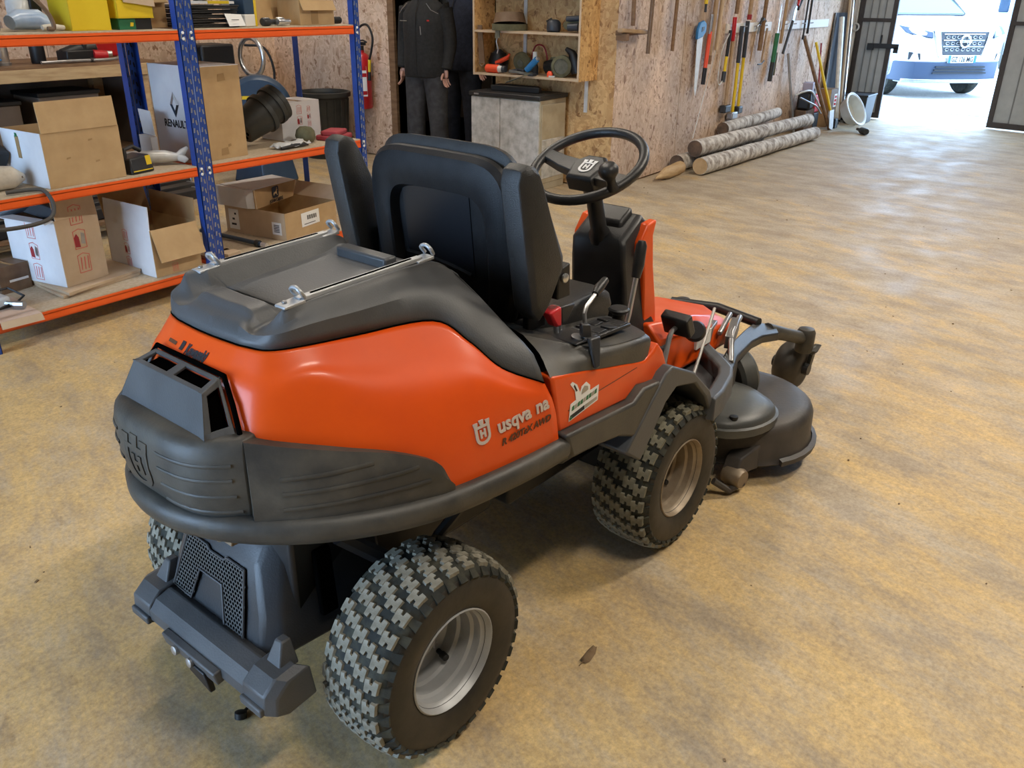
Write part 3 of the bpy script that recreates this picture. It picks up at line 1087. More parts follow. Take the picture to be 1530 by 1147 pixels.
def mesh_field(parent):
    """honeycomb holes on a recessed dark panel"""
    outline = [(.118, .438), (.155, .300), (.085, .296), (.062, .372), (-.022, .372), (-.045, .284), (-.112, .280), (-.092, .436), (-.03, .436), (-.02, .428), (.03, .428), (.042, .437)]
    o2 = [facept(a, z) for a, z in outline]
    nr = V((-.97, 0, .24)).normalized()
    pm = MB()
    pm.prism([p - nr * .002 for p in o2], nr * .0035)
    panel = pm.build('mesh_backing', 'void', parent)

    def inside(a, z):
        c = False
        n = len(outline)
        for i in range(n):
            (x1, y1), (x2, y2) = outline[i], outline[(i + 1) % n]
            if (y1 > z) != (y2 > z) and a < (x2 - x1) * (z - y1) / (y2 - y1) + x1:
                c = not c
        return c
    g_ = MB()
    d = .0098
    z = .272
    row = 0
    while z < .445:
        a = -.13 + (d / 2 if row % 2 else 0)
        while a < .17:
            if inside(a, z):
                c = facept(a, z) + nr * .003
                ux = V((0, 1, 0))
                uy = nr.cross(ux)
                ro = d * .62
                ri = d * .40
                ring_o = [c + ro * (math.cos(PI / 6 + k * PI / 3) * ux + math.sin(PI / 6 + k * PI / 3) * uy) for k in range(6)]
                ring_i = [c + ri * (math.cos(PI / 6 + k * PI / 3) * ux + math.sin(PI / 6 + k * PI / 3) * uy) for k in range(6)]
                g_.add(ring_o + ring_i, [(k, (k + 1) % 6, 6 + (k + 1) % 6, 6 + k) for k in range(6)])
            a += d
        z += d * .866
        row += 1
    tag(g_.build('grille_mesh', 'grey', parent), kind='stuff')
    rim = MB()
    rim.tube([p + nr * .003 for p in o2], .003, 6, closed=True)
    rim.build('mesh_rim', 'grey', parent, 40)


mesh_field(tc_)
MB().hexa([(-.16, -.205, .33), (-.12, -.208, .33), (-.12, -.19, .33), (-.16, -.19, .33)], [(-.15, -.178, .475), (-.11, -.182, .475), (-.11, -.165, .475), (-.15, -.165, .475)]).build('side_slot', 'void', tc_, bevel=.004)

# ---- rear step bar ---------------------------------------------------------
st = MB()
prof = [(-.285, .228), (-.330, .222), (-.350, .236), (-.348, .262), (-.330, .284), (-.295, .296), (-.275, .285)]
OY = 0
st.prism([(x, -.19, z) for x, z in prof], (0, .38, 0))
step = st.build('rear_step', 'grey', mower, smooth=14, bevel=.004)
for sg in (-1, 1):
    e = MB()
    pro = [(-.255, .222), (-.325, .214), (-.352, .228), (-.348, .272), (-.318, .298), (-.265, .304)]
    e.loft([[V((x, OY + sg * .175, z)) for x, z in pro], [V((x, OY + sg * .245, z)) for x, z in pro], [V((x + .02, OY + sg * .264, z * .96 + .004)) for x, z in pro]])
    e.build('step_end', 'grey', step, smooth=14, bevel=.004)
    MB().hexa([(-.30, OY + sg * .185, .29), (-.25, OY + sg * .185, .29), (-.25, OY + sg * .235, .29), (-.30, OY + sg * .235, .29)], [(-.275, OY + sg * .195, .345), (-.252, OY + sg * .195, .345), (-.252, OY + sg * .217, .345), (-.275, OY + sg * .217, .345)]).build('step_horn', 'grey', step, bevel=.004)
    MB().obox((-.353, OY + sg * .21, .236), (.012, .070, .020)).build('step_pad', 'grey', step, bevel=.004)
MB().obox((-.354, .0, .240), (.020, .20, .034), (0, R(-12), 0)).build('plate_bracket', 'grey', step, bevel=.004)
for y in (.045, -.012):
    MB().lathe([(.011, 0), (.011, .008), (.006, .010)], (-.364, y, .238), (-1, 0, .1), 10).build('bolt', 'steel', step, 40)
MB().hexa([(-.366, -.075, .19), (-.352, -.075, .19), (-.352, .0, .21), (-.366, .0, .21)], [(-.368, -.06, .235), (-.352, -.06, .235), (-.352, .0, .235), (-.368, .0, .235)]).build('hook', 'black', step, bevel=.003)

# ---- seat ---------------------------------------------------------------------
so = V((.437, 0, .76))
su = V((-.11, 0, 1)).normalized()
sf = V((su.z, 0, -su.x))


def seat_ring(d, inset, top=.425, wid=.228):
    """outline of the backrest at depth d (forward)"""
    pts = []
    H = top - inset
    Wd = wid - inset
    left = [(-Wd * .80, inset), (-Wd * .93, .07), (-Wd * .985, .15), (-Wd, .23)]
    for k in range(1, 11):
        t = PI / 2 * k / 11
        left.append((-Wd * math.cos(t) ** .34, .23 + (H + .012 - .23) * math.sin(t) ** .50))
    mid = [(0, H + .012)]
    right = [(-a, b) for a, b in left[::-1]]
    for a, b in left + mid + right:
        pts.append(so + V((0, 1, 0)) * -a + su * b + sf * d)
    return pts


bk = MB().loft([seat_ring(.030, .085, .40), seat_ring(.030, .078, .405), seat_ring(.004, .072, .41), seat_ring(0, .066), seat_ring(0, .030), seat_ring(.008, .010), seat_ring(.022, .001), seat_ring(.036, .001), seat_ring(.042, .010), seat_ring(.047, .010)])
back = bk.build('seat_backrest', 'seat_shell', mower, 32)
cush = MB().loft([seat_ring(.040, .03), seat_ring(.046, .006, .432), seat_ring(.058, -.004, .438), seat_ring(.074, -.002, .436), seat_ring(.092, .012), seat_ring(.110, .05), seat_ring(.108, .10)])
cush.build('backrest_cushion', 'seat', mower, 60)
# inner rib in the backrest recess
MB().tube([so + V((0, y, 0)) + su * (.165 - .6 * abs(.11 - y) ** 2) + sf * .028 for y in (.135, .09, .04, 0, -.04, -.08)], .006, 6).build('backrest_rib', 'seat_shell', back, 50)
MB().obox(so + su * .24 + V((0, .02, 0)) + sf * .0295, (.004, .22, .20), Euler((0, math.atan2(-.11, 1), 0)).to_matrix()).build('backrest_panel', mat('recess_panel', (.010, .012, .016), None, rough=.3), back)
for y, z, d in ((-.19, .10, .03), (-.21, .205, .0)):
    pass
sc = MB()
prof = [(.44, .70), (.80, .70), (.85, .73), (.865, .765), (.85, .80), (.80, .822), (.55, .812), (.46, .82), (.44, .79)]
rings = []
for y, s in ((-.235, .82), (-.222, .95), (-.19, 1.0), (0, .98), (.19, 1.0), (.222, .95), (.235, .82)):
    cx, cz = .65, .76
    rings.append([V((cx + (x - cx) * s, y, cz + (z - cz) * s)) for x, z in prof])
sc.loft(rings)
sc.build('seat_cushion', 'seat', mower, 45, bevel=.012, seg=3)
MB().box(.50, .78, -.18, .18, .50, .72).build('seat_base', 'black', mower, bevel=.01)
for sg in (-1, 1):
    a = MB()
    prof = [(.338, 1.168), (.346, 1.196), (.368, 1.206), (.390, 1.200), (.408, 1.172), (.505, .985), (.506, .955), (.452, .875), (.420, .850), (.392, .880), (.372, .98)]
    prof = [(x + .0, z) for x, z in prof]
    n = len(prof)
    cx, cz = .42, 1.03
    def sc_(s): return [(cx + (x - cx) * s, cz + (z - cz) * (1 - (1 - s) * .4)) for x, z in prof]
    a.loft([[V((x, sg * .252, z)) for x, z in sc_(.80)], [V((x, sg * .258, z)) for x, z in sc_(.97)], [V((x, sg * .285, z)) for x, z in sc_(1)], [V((x, sg * .308, z)) for x, z in sc_(.97)], [V((x, sg * .318, z)) for x, z in sc_(.72)]])
    ar = a.build('armrest', 'seat', mower, 50, bevel=.006)
    MB().hexa([(.45, sg * .235, .80), (.52, sg * .235, .80), (.52, sg * .252, .80), (.45, sg * .252, .80)], [(.45, sg * .235, .97), (.515, sg * .235, .97), (.515, sg * .252, .97), (.45, sg * .252, .97)]).hexa([(.485, sg * .27, .885), (.535, sg * .27, .885), (.535, sg * .31, .885), (.485, sg * .31, .885)], [(.485, sg * .27, .955), (.53, sg * .27, .965), (.53, sg * .31, .965), (.485, sg * .31, .955)]).build('armrest_bracket', 'black', ar, bevel=.004)
    MB().lathe([(.011, 0), (.011, .005), (.006, .008)], (.505, sg * .312, .935), (0, sg, 0), 14).build('bolt', 'alu', ar, 40)
    MB().lathe([(.008, 0), (.008, .004), (.004, .006)], (.455, sg * .268, .905), (-.4, sg, .0), 14).build('bolt', 'alu', ar, 40)

# ---- front body ------------------------------------------------------------------
for sg in (1, -1):
    K = [
        [(.345, -.400, .766), (.370, -.350, .800), (.392, -.285, .822), (.42, -.19, .825)],
        [(.445, -.403, .748), (.455, -.388, .772), (.468, -.338, .796), (.49, -.19, .802)],
        [(.520, -.405, .730), (.522, -.403, .760), (.525, -.380, .778), (.53, -.19, .788)],
        [(.620, -.405, .708), (.620, -.406, .746), (.615, -.392, .761), (.62, -.19, .772)],
        [(.735, -.402, .682), (.742, -.404, .730), (.738, -.389, .745), (.74, -.19, .757)],
        [(.778, -.385, .692), (.786, -.383, .724), (.781, -.366, .739), (.79, -.19, .748)],
        [(.815, -.300, .70), (.822, -.295, .722), (.818, -.280, .737), (.815, -.19, .742)],
    ]
    if sg == -1:
        K = [[mir(p) for p in s] for s in K]
    K = [[V(s[0]), V(s[1]), V(s[2]).lerp(V(s[1]), .12), V(s[2]), V(s[2]).lerp(V(s[3]), .08), V(s[3])] for s in K]
    rows = patch(K, 6, 3)
    mb = MB().loft(rows, closed=False)
    mb.box(.42, .80, sg * -.36, sg * -.20, .60, .72)
    co = mb.build('control_console', 'grey_dirty' if sg == 1 else 'grey', mower, 40)
    # orange side panel
    pol = [(.345, .768), (.477, .743), (.620, .710), (.742, .682), (.778, .694), (.800, .712), (.832, .679), (.869, .609), (.80, .60), (.704, .622), (.659, .598), (.379, .618)]
    pm = MB().prism([(x, sg * -.405, z) for x, z in pol], (0, sg * .045, 0))
    sp = pm.build('side_panel', 'orange', mower, bevel=.008, seg=3)
    if sg == 1:
        # sticker with a small tractor over two lines of writing
        flatx = lambda poly, *a: flat([(x * 1.32, y) for x, y in poly], *a)
        k_ = flatx([(0, 0), (.088, .012), (.090, .052), (.062, .050), (.062, .064), (.050, .078), (.036, .073), (.032, .06), (.022, .084), (.008, .098), (.002, .094), (.016, .072), (.020, .046), (.004, .043)], (.412, -.405, .634), (1, 0, .02), (0, 0, 1), 'white', sp, 'sticker', .0008)
        flatx([(.004, .004), (.046, .010), (.046, .020), (.004, .014)], (.412, -.405, .634), (1, 0, .02), (0, 0, 1), 'ink', k_, 'sticker_bar', .0017)
        flatx([(.049, .011), (.084, .016), (.084, .024), (.049, .020)], (.412, -.405, .634), (1, 0, .02), (0, 0, 1), 'steel', k_, 'sticker_bar', .0017)
        flatx([(.002, .003), (.009, .004), (.009, .012), (.002, .010)], (.412, -.405, .634), (1, 0, .02), (0, 0, 1), 'green', k_, 'sticker_bar', .0018)
        for q in range(9):
            flatx([(.008 + .0085 * q, .024 + .0012 * q), (.0145 + .0085 * q, .025 + .0012 * q), (.015 + .0085 * q, .036 + .0012 * q), (.009 + .0085 * q, .034 + .0012 * q)], (.412, -.405, .634), (1, 0, .02), (0, 0, 1), ('green', 'steel', 'green')[q % 3], k_, 'worn_letter', .0017)
        flatx([(.036, .053), (.056, .056), (.054, .066), (.044, .071), (.038, .064)], (.412, -.405, .634), (1, 0, .02), (0, 0, 1), 'steel', k_, 'sticker_picture', .0017)
        flatx([(.012, .085), (.020, .068), (.023, .069), (.014, .088)], (.412, -.405, .634), (1, 0, .02), (0, 0, 1), 'ink', k_, 'sticker_picture', .0017)
        # wear scratch, instruments
        MB().tube([(.41, -.4055, .663), (.46, -.4056, .668), (.70, -.4056, .645 + .03)], .0009, 5).build('scratch', 'ink_brown', sp)
    # grey skirt under it
    pol = [(.372, .622), (.659, .600), (.704, .624), (.875, .606), (.880, .585), (.80, .545), (.74, .48), (.69, .455), (.665, .50), (.596, .529), (.508, .543), (.40, .553)]
    MB().prism([(x, sg * -.432, z) for x, z in pol], (0, sg * .075, 0)).build('side_skirt', 'grey_dirty', mower, bevel=.008)
    # wheel arch
    outer = [(.628, .470), (.735, .572), (.800, .632), (.835, .642), (.965, .582), (1.075, .490), (1.115, .420)]
    inner = [(1.085, .420), (1.050, .475), (.975, .545), (.865, .572), (.815, .545), (.760, .478), (.705, .415)]
    MB().prism([(x, sg * -.436, z) for x, z in outer + inner], (0, sg * .176, 0)).build('wheel_arch', 'grey', mower, bevel=.006)
    # foot plate with raised lip
    fpl = MB().prism([(x, sg * y, .365) for x, y in ((.86, -.22), (1.10, -.225), (1.225, -.375), (1.36, -.33), (1.48, -.20), (1.60, -.04), (.86, -.04))], (0, 0, .015)).build('foot_plate', 'grey', mower, bevel=.004)
    lp = [V(q) for q in ((1.085, sg * -.425, .445), (1.18, sg * -.405, .430), (1.33, sg * -.362, .420), (1.385, sg * -.335, .418), (1.42, sg * -.300, .418), (1.51, sg * -.190, .420), (1.62, sg * -.045, .425))]
    MB().sweep(lp, [(-.026, -.055), (.026, -.055), (.024, .010), (.016, .016), (-.016, .016), (-.024, .008)]).build('plate_lip', 'grey', fpl, 25, bevel=.003)
    MB().prism([(x, sg * y, z) for x, y, z in ((.86, -.235, .60), (1.05, -.235, .53), (1.12, -.235, .40), (.86, -.235, .37))], (0, sg * .03, 0)).build('plate_side', 'dark', fpl)
co = bpy.data.objects['control_console']
MB().box(.40, .84, -.40, .40, .52, .61).build('front_tub', 'black', mower, bevel=.01)
# console details (right side)
MB().obox((.665, -.315, .7705), (.15, .085, .010), (0, R(4.5), R(2))).build('switch_panel', 'dark', co, bevel=.003)
for i in range(3):
    for j in range(2):
        MB().obox((.618 + .047 * i, -.337 + .042 * j, .7775 - .004 * i), (.036, .028, .010), (0, R(4.5 + (8 if (i + j) % 2 else -4)), R(2))).build('rocker_switch', 'black', co, bevel=.002)
MB().obox((.53, -.315, .787), (.10, .10, .006), (0, R(5), R(5))).build('lever_gate', 'dark', co, bevel=.003)
MB().tube([(.52, -.285, .78), (.515, -.285, .818)], .006).tube([(.545, -.275, .78), (.54, -.275, .818)], .006).build('lever_stem', 'alu', co, 40)
MB().hexa([(.500, -.300, .812), (.522, -.300, .808), (.522, -.272, .808), (.500, -.272, .812)], [(.470, -.302, .855), (.515, -.302, .862), (.515, -.270, .862), (.470, -.270, .855)]).build('red_lever_knob', 'red_plastic', co, bevel=.006)
MB().hexa([(.528, -.292, .808), (.550, -.292, .806), (.550, -.264, .806), (.528, -.264, .808)], [(.522, -.294, .856), (.585, -.294, .850), (.585, -.262, .850), (.522, -.262, .856)]).build('black_lever_knob', 'dark', co, bevel=.006)
# ignition key with tag hanging over the console edge
MB().lathe([(.016, 0), (.016, .010), (.011, .012)], (.52, -.345, .787), (0, -.2, 1), 16).build('ignition_lock', 'steel', co, 40)
ky = MB().hexa([(.512, -.365, .800), (.520, -.350, .800), (.545, -.360, .795), (.538, -.375, .795)], [(.512, -.362, .832), (.520, -.348, .832), (.545, -.356, .826), (.538, -.370, .826)]).build('key_head', 'dark', co, bevel=.003)
MB().hexa([(.492, -.420, .742), (.512, -.420, .742), (.512, -.410, .742), (.492, -.410, .742)], [(.506, -.392, .806), (.546, -.394, .802), (.546, -.380, .802), (.506, -.378, .806)]).build('key_tag', 'dark', co, bevel=.004)
# short lever with knob, parking knob, long lever
lv = MB().tube([(.640, -.285, .765), (.640, -.28, .805), (.655, -.275, .818), (.72, -.26, .835)], .0055).build('hand_lever', 'steel', co, 40)
MB().tube([(.71, -.262, .833), (.735, -.256, .842), (.775, -.248, .852)], [.009, .013, .010], 12).build('lever_grip', 'dark', lv, 50)
MB().lathe([(.017, 0), (.016, .022), (.026, .030), (.028, .036), (.024, .040)], (.775, -.295, .748), (0, 0, 1), 18).build('parking_knob', 'dark', co, 40)
ll = MB().tube([(.955, -.19, .56), (1.00, -.19, .68), (1.035, -.185, .79)], .0075).build('lift_lever', 'alu', mower, 40)
MB().tube([(1.030, -.186, .785), (1.040, -.186, .82), (1.052, -.184, .875), (1.054, -.184, .888)], [.013, .017, .016, .010], 12).build('lift_grip', 'dark', ll, 50)

# ---- steering column and wheel ------------------------------------------------------
cl = MB().loft([[V(p) for p in r] for r in (
    [(1.08, .14, .50), (1.08, -.14, .50), (1.30, -.15, .50), (1.30, .15, .50)],
    [(1.10, .115, .60), (1.10, -.118, .60), (1.255, -.12, .60), (1.255, .12, .60)],
    [(1.105, .095, .70), (1.105, -.108, .70), (1.235, -.11, .70), (1.235, .11, .70)],
    [(1.090, .088, .79), (1.090, -.105, .79), (1.22, -.105, .79), (1.22, .105, .79)],
    [(1.088, .086, .845), (1.088, -.102, .845), (1.22, -.100, .90), (1.22, .10, .90)],
    [(1.100, .072, .865), (1.100, -.088, .865), (1.205, -.085, .925), (1.205, .085, .925)])])
col = cl.build('steering_column', 'dark', mower, bevel=.012, seg=3)
MB().hexa([(1.135, -.06, .868), (1.205, -.06, .905), (1.205, .06, .905), (1.135, .06, .868)], [(1.14, -.055, .905), (1.20, -.055, .940), (1.20, .055, .940), (1.14, .055, .905)]).build('instrument_cowl', 'dark', col, bevel=.008)
pol = [(1.205, .565), (1.285, .555), (1.275, .62), (1.240, .76), (1.225, .86), (1.240, .905), (1.190, .900), (1.150, .850), (1.150, .805), (1.180, .79), (1.192, .70)]
for sg in (-1, 1):
    MB().prism([(x, sg * .122, z) for x, z in pol], (0, -sg * .03, 0)).build('column_cover', 'orange', col, bevel=.006)
MB().box(1.205, 1.238, -.11, .11, .62, .87).build('column_front', 'orange', col, bevel=.006)
sw_c = V((1.03, 0, 1.08))
tl_ = R(27)
e1 = V((math.cos(tl_), 0, math.sin(tl_)))
e2 = V((0, 1, 0))
e3 = V((-math.sin(tl_), 0, math.cos(tl_)))
MB().lathe([(.034, 0), (.032, .03), (.025, .04), (.024, .20)], V((1.118, 0, .845)), sw_c - e3 * .06 - V((1.118, 0, .845)), 20).build('steering_shaft', 'dark', col, 40)
swo = MB().tube([sw_c + .163 * (math.cos(t) * e1 + math.sin(t) * e2) for t in [2 * PI * k / 48 for k in range(48)]], .0145, 12, closed=True).build('steering_wheel', 'dark', mower, 60)
hubc = sw_c - e3 * .022
hb = MB()
hb.loft([[hubc + e3 * h + e1 * (a * s) + e2 * (b * s) for a, b in ((-.055, -.045), (.02, -.06), (.055, -.03), (.055, .03), (.02, .06), (-.055, .045))] for h, s in ((-.035, .8), (-.03, 1), (.012, 1), (.02, .85))])
hb.build('wheel_hub', 'dark', swo, bevel=.004)
MB().lathe([(.032, 0), (.03, .05)], hubc - e3 * .075, e3, 20).build('hub_collar', 'dark', swo, 40)
for sg in (-1, 1):
    d = (e2 * sg * .98 + e1 * (.12 if sg > 0 else -.30)).normalized()
    s_ = d.cross(e3)
    mb = MB()
    mb.loft([[hubc + d * q + s_ * (a * wd) + e3 * (b + lift) for a, b in ((-1, -.012), (1, -.012), (.85, .012), (-.85, .012))] for q, wd, lift in ((.03, .034, 0), (.10, .028, .006), (.158, .022, .020))])
    mb.build('wheel_spoke', 'dark', swo, bevel=.003)
me = emblem(.05, .001).mesh('wheel_emblem')
decal(me, frame(hubc + e3 * .0205 - e1 * .005, -e2, e1), None, None, .0008)
link('wheel_emblem', me, 'white', swo)
kp = sw_c + e1 * (-.088) - e2 * .142
MB().lathe([(.017, 0), (.013, .02), (.014, .034), (.026, .050), (.028, .062), (.022, .074), (.010, .079)], kp + e3 * .005, e3, 22).build('spinner_knob', 'dark', swo, 50)

# ---- front cover, pedals, rods --------------------------------------------------------
fc = MB().loft([[V(p) for p in r] for r in (
    [(1.20, .23, .40), (1.20, -.20, .40), (1.50, -.205, .40), (1.80, -.17, .36), (1.90, -.02, .36), (1.86, .20, .36)],
    [(1.20, .23, .50), (1.20, -.19, .535), (1.48, -.195, .500), (1.78, -.160, .425), (1.88, -.02, .42), (1.84, .20, .42)],
    [(1.20, .21, .55), (1.20, -.14, .585), (1.48, -.150, .545), (1.72, -.125, .468), (1.82, -.02, .455), (1.80, .18, .45)])])
fco = fc.build('front_cover', 'orange', mower, bevel=.010, seg=3)
MB().obox((1.47, -.202, .47), (.10, .01, .05)).build('cover_label', 'label', fco)
pd = MB().tube([(1.06, -.28, .40), (1.10, -.265, .52), (1.135, -.255, .585), (1.165, -.245, .595), (1.22, -.23, .59)], .008).tube([(1.24, -.22, .59), (1.32, -.21, .565), (1.36, -.21, .54)], .008).build('pedal_arm', 'alu', mower, 40)
MB().obox((1.225, -.232, .600), (.035, .095, .075), (R(0), R(-28), R(0))).build('pedal_pad', 'dark', pd, bevel=.006)
MB().lathe([(.034, 0), (.036, .012), (.030, .022)], (1.365, -.225, .530), (-.8, -.2, .6), 20).build('pedal_roller', 'dark', pd, 40)
MB().tube([(1.19, -.305, .385), (1.55, -.195, .555)], .0055).build('lift_rod', 'rod', mower, 40)
MB().tube([(1.50, -.30, .40), (1.62, -.235, .455), (1.78, -.19, .46)], .011).tube([(1.60, -.20, .45), (1.76, -.16, .47)], .010).obox((1.66, -.22, .44), (.15, .03, .05), (0, R(-8), R(18))).obox((1.58, -.17, .45), (.12, .03, .06), (0, 0, R(15))).build('height_linkage', 'steel', mower, bevel=.003)

# ---- cutting deck ------------------------------------------------------------------------
def deck_outline(off, z, n=64):
    c0 = V((1.63, 0))
    cs = [(V((1.672, -.265)), .272 + off), (V((1.672, .265)), .272 + off), (V((1.71, 0)), .30 + off)]
    out = []
    for k in range(n):
        t = 2 * PI * k / n
        d = V((math.cos(t), math.sin(t)))
        best = 0
        for c, r in cs:
            oc = c0 - c
            b = oc.dot(d)
            q = b * b - (oc.dot(oc) - r * r)
            if q >= 0:
                best = max(best, -b + math.sqrt(q))
        p = c0 + d * best
        out.append(V((p.x, p.y, z)))
    return out


dk = MB().loft([deck_outline(.004, .065), deck_outline(.010, .072), deck_outline(.006, .080), deck_outline(0, .095), deck_outline(-.003, .180), deck_outline(-.010, .200), deck_outline(-.028, .213), deck_outline(-.06, .218), deck_outline(-.12, .220)])
deck = dk.build('cutting_deck', 'deck', mower, 40)
# rubbing strip along the right rim
lp = [p for p in deck_outline(.012, .080) if p.y < -.36 and p.x > 1.50]
lp.sort(key=lambda p: math.atan2(p.y + .265, p.x - 1.672))
MB().sweep(lp, [(-.008, -.014), (.008, -.014), (.010, .004), (-.006, .010)]).build('deck_strip', 'deck', deck, 40)
cov = [(1.320, -.30), (1.345, -.385), (1.42, -.445), (1.52, -.465), (1.60, -.440), (1.645, -.375), (1.655, -.29), (1.60, -.19), (1.42, -.17)]
for sg in (1, -1):
    cc = V((1.49, -.32))
    def cr(s, z, sg=sg): return [V((cc.x + (x - cc.x) * s, sg * (cc.y + (y - cc.y) * s), z + (max(0, .15 * (y - cc.y) * s + .04 * (x - cc.x) * s + .004) if z > .24 else 0))) for x, y in [tuple(q)[:2] for q in catmull([V((x, y, 0)) for x, y in cov + cov[:1]], 3)[:-1]]]
    dc = MB().loft([cr(1.05, .205), cr(1.05, .232), cr(.985, .236), cr(.970, .246), cr(.92, .256), cr(.70, .268), cr(.40, .275), cr(.15, .277)]).build('belt_cover', 'deck_cover', deck, 35)
    for x, y in ((1.385, -.385), (1.60, -.31)):
        MB().lathe([(.014, 0), (.014, .030), (.007, .031)], (x, sg * y, .240), (0, 0, 1), 12).build('cover_socket', 'black', dc, 40)
# shield behind the belt cover
MB().lathe([(.075, -.035), (.088, -.022), (.088, .022), (.075, .035)], (1.72, -.245, .275), (.8, -.55, .2), 28).build('pulley_guard', 'deck_cover', deck, 40)
# left over rear right: skid and roller
MB().hexa([(1.37, -.425, .062), (1.47, -.460, .062), (1.47, -.38, .062), (1.37, -.37, .062)], [(1.40, -.425, .115), (1.48, -.455, .150), (1.48, -.38, .150), (1.40, -.37, .115)]).build('skid_bracket', 'deck', deck, bevel=.006)
MB().lathe([(.0, 0), (.030, .001), (.036, .012), (.036, .06), (.030, .072), (.0, .073)], (1.385, -.448, .050), (.15, 1, 0), 20).build('skid_roller', 'rim_dirty', deck, 40)
MB().tube([(1.30, -.38, .06), (1.34, -.42, .02), (1.40, -.44, .03)], .012).build('skid_bar', 'deck', deck, 40)
# side plate arms carrying the castors
for sg in (1, -1):
    arm = MB()
    arm.prism([(x, sg * y, z) for x, y, z in ((1.40, -.300, .425), (1.62, -.235, .415), (1.80, -.200, .402), (1.98, -.165, .380), (2.04, -.225, .362), (1.97, -.272, .362), (1.87, -.252, .376), (1.77, -.255, .385), (1.585, -.285, .394), (1.44, -.338, .400))], (0, 0, -.032))
    am = arm.build('deck_arm', 'dark', mower, bevel=.005)
    MB().hexa([(1.38, sg * -.34, .26), (1.60, sg * -.28, .26), (1.60, sg * -.262, .26), (1.38, sg * -.322, .26)], [(1.40, sg * -.335, .40), (1.62, sg * -.275, .39), (1.62, sg * -.257, .39), (1.40, sg * -.317, .40)]).build('arm_web', 'grey_dirty', am, bevel=.004)
    MB().tube([(1.99, sg * -.215, .352), (2.10, sg * -.245, .312), (2.21, sg * -.272, .272)], [.030, .026, .026], 14).build('castor_arm', 'grey_dirty', am, 40)
    MB().lathe([(.032, 0), (.037, .006), (.037, .085), (.030, .098), (.012, .102)], (2.235, sg * -.282, .208), (0, 0, 1), 22).build('castor_pivot', 'grey_dirty', am, 40)
    wc = V((2.29, sg * -.222, .112))
    axd = V((-.02, -1.0 * sg, 0)).normalized()
    MB().lathe([(.0, -.054), (.055, -.056), (.080, -.050), (.098, -.034), (.108, -.014), (.111, 0), (.108, .014), (.098, .034), (.080, .050), (.055, .056), (.0, .054)], wc, axd, 30).build('castor_wheel', 'rubber_side', am, 40)
    fk = MB()
    for s2 in (1,):
        ax = axd * (.068 * s2)
        top_ = V((2.240, sg * -.275, .222))
        fk.loft([[c + d for d in (axd * .008 + t_ * w_, axd * -.008 + t_ * w_, axd * -.008 - t_ * w_, axd * .008 - t_ * w_)] for c, t_, w_ in ((top_ + ax * .4, V((1, 0, 0)), .022), (V((2.262, sg * -.262, .225)) + ax, V((.9, 0, .4)), .026), (wc + ax + V((.045, 0, .075)), V((.8, 0, .6)), .030), (wc + ax + V((.01, 0, -.01)), V((.8, 0, .6)), .026))])
    fk.build('castor_fork', 'grey_dirty', am, bevel=.004)
    MB().lathe([(.024, -.078), (.024, .078)], wc, axd, 14).build('castor_axle', 'dark', am)
MB().tube([(1.96, -.19, .385), (1.99, 0, .395), (1.96, .19, .385)], .020, 12).build('front_bar', 'dark', mower, 40)
# ------------------------------------------------------------------ shelving rack
rack = thing('shelving_rack', (2.76, 4.24, 0), 'blue and orange boltless shelving rack loaded with boxes', 'shelving rack')


def rk(mb, name, m, **kw):
    mb.v = [p - V((2.76, 4.24, 0)) for p in mb.v]
    return mb.build(name, m, rack, **kw)


SY0, SY1 = 3.965, 4.52
SX = (1.52, 2.76, 3.96)
SZ = (.145, .682, 1.345)
for i, x in enumerate(SX):
    for y in (SY0, SY1):
        fr = y == SY0
        for dx in ((-.046, .002) if i == 1 else ((-.046,) if i == 2 else (.0,))):
            mb = MB()
            yy = y - .004 if fr else y
            mb.box(x + dx, x + dx + .044, yy, yy + .003, 0, 2.0)
            lx = x + dx if dx < 0 and i != 1 else (x + dx if dx < 0 else x + dx + .041)
            mb.box(lx, lx + .003, yy, yy + (.045 if fr else -.045), 0, 2.0)
            up = rk(mb, 'upright', 'blue')
            sl = MB()
            z = .05
            while z < 1.98:
                for sx in (.012, .030):
                    o = .012 if sx == .012 else -.012
                    sl.obox((x + dx + sx, yy - .0006, z + (.012 if sx < .02 else 0)), (.007, .0024, .024), (0, R(9 if sx < .02 else -9), 0))
                z += .05
            sl.v = [p - V((2.76, 4.24, 0)) for p in sl.v]
            tag(sl.build('slot_rows', 'steel' if fr else 'black', up), kind='stuff')
for i, xs in enumerate(((1.52,), (2.714, 2.762), (3.914,))):
    for x in xs:
        for z in SZ:
            for dz in (-.016, -.044):
                rk(MB().lathe([(.0075, 0), (.0075, .003), (.004, .0045)], (x + .022, SY0 - .0045, z + dz), (0, -1, 0), 8), 'rivet', 'label')
for b in range(2):
    x0, x1 = SX[b] + (.045 if b == 0 else .048), SX[b + 1] - .047
    for z in SZ:
        for y, s in ((SY0, 1), (SY1, -1)):
            mb = MB()
            mb.box(x0, x1, y + (0 if s > 0 else -.003), y + (.003 if s > 0 else 0), z - .050, z - .006)
            mb.box(x0, x1, min(y, y + s * .03), max(y, y + s * .03), z - .052, z - .048)
            mb.box(x0, x1, min(y, y + s * .018), max(y, y + s * .018), z - .021, z - .018)
            rk(mb, 'beam', 'beam')
        rk(MB().box(x0, x1, SY0 + .001, SY1 - .001, z - .0175, z), 'shelf_board', 'chip')
    for xx in (x0, x1):
        for z in SZ:
            rk(MB().box(xx - .018, xx + .018, SY0 + .01, SY1 - .01, z - .050, z - .022), 'side_beam', 'beam')


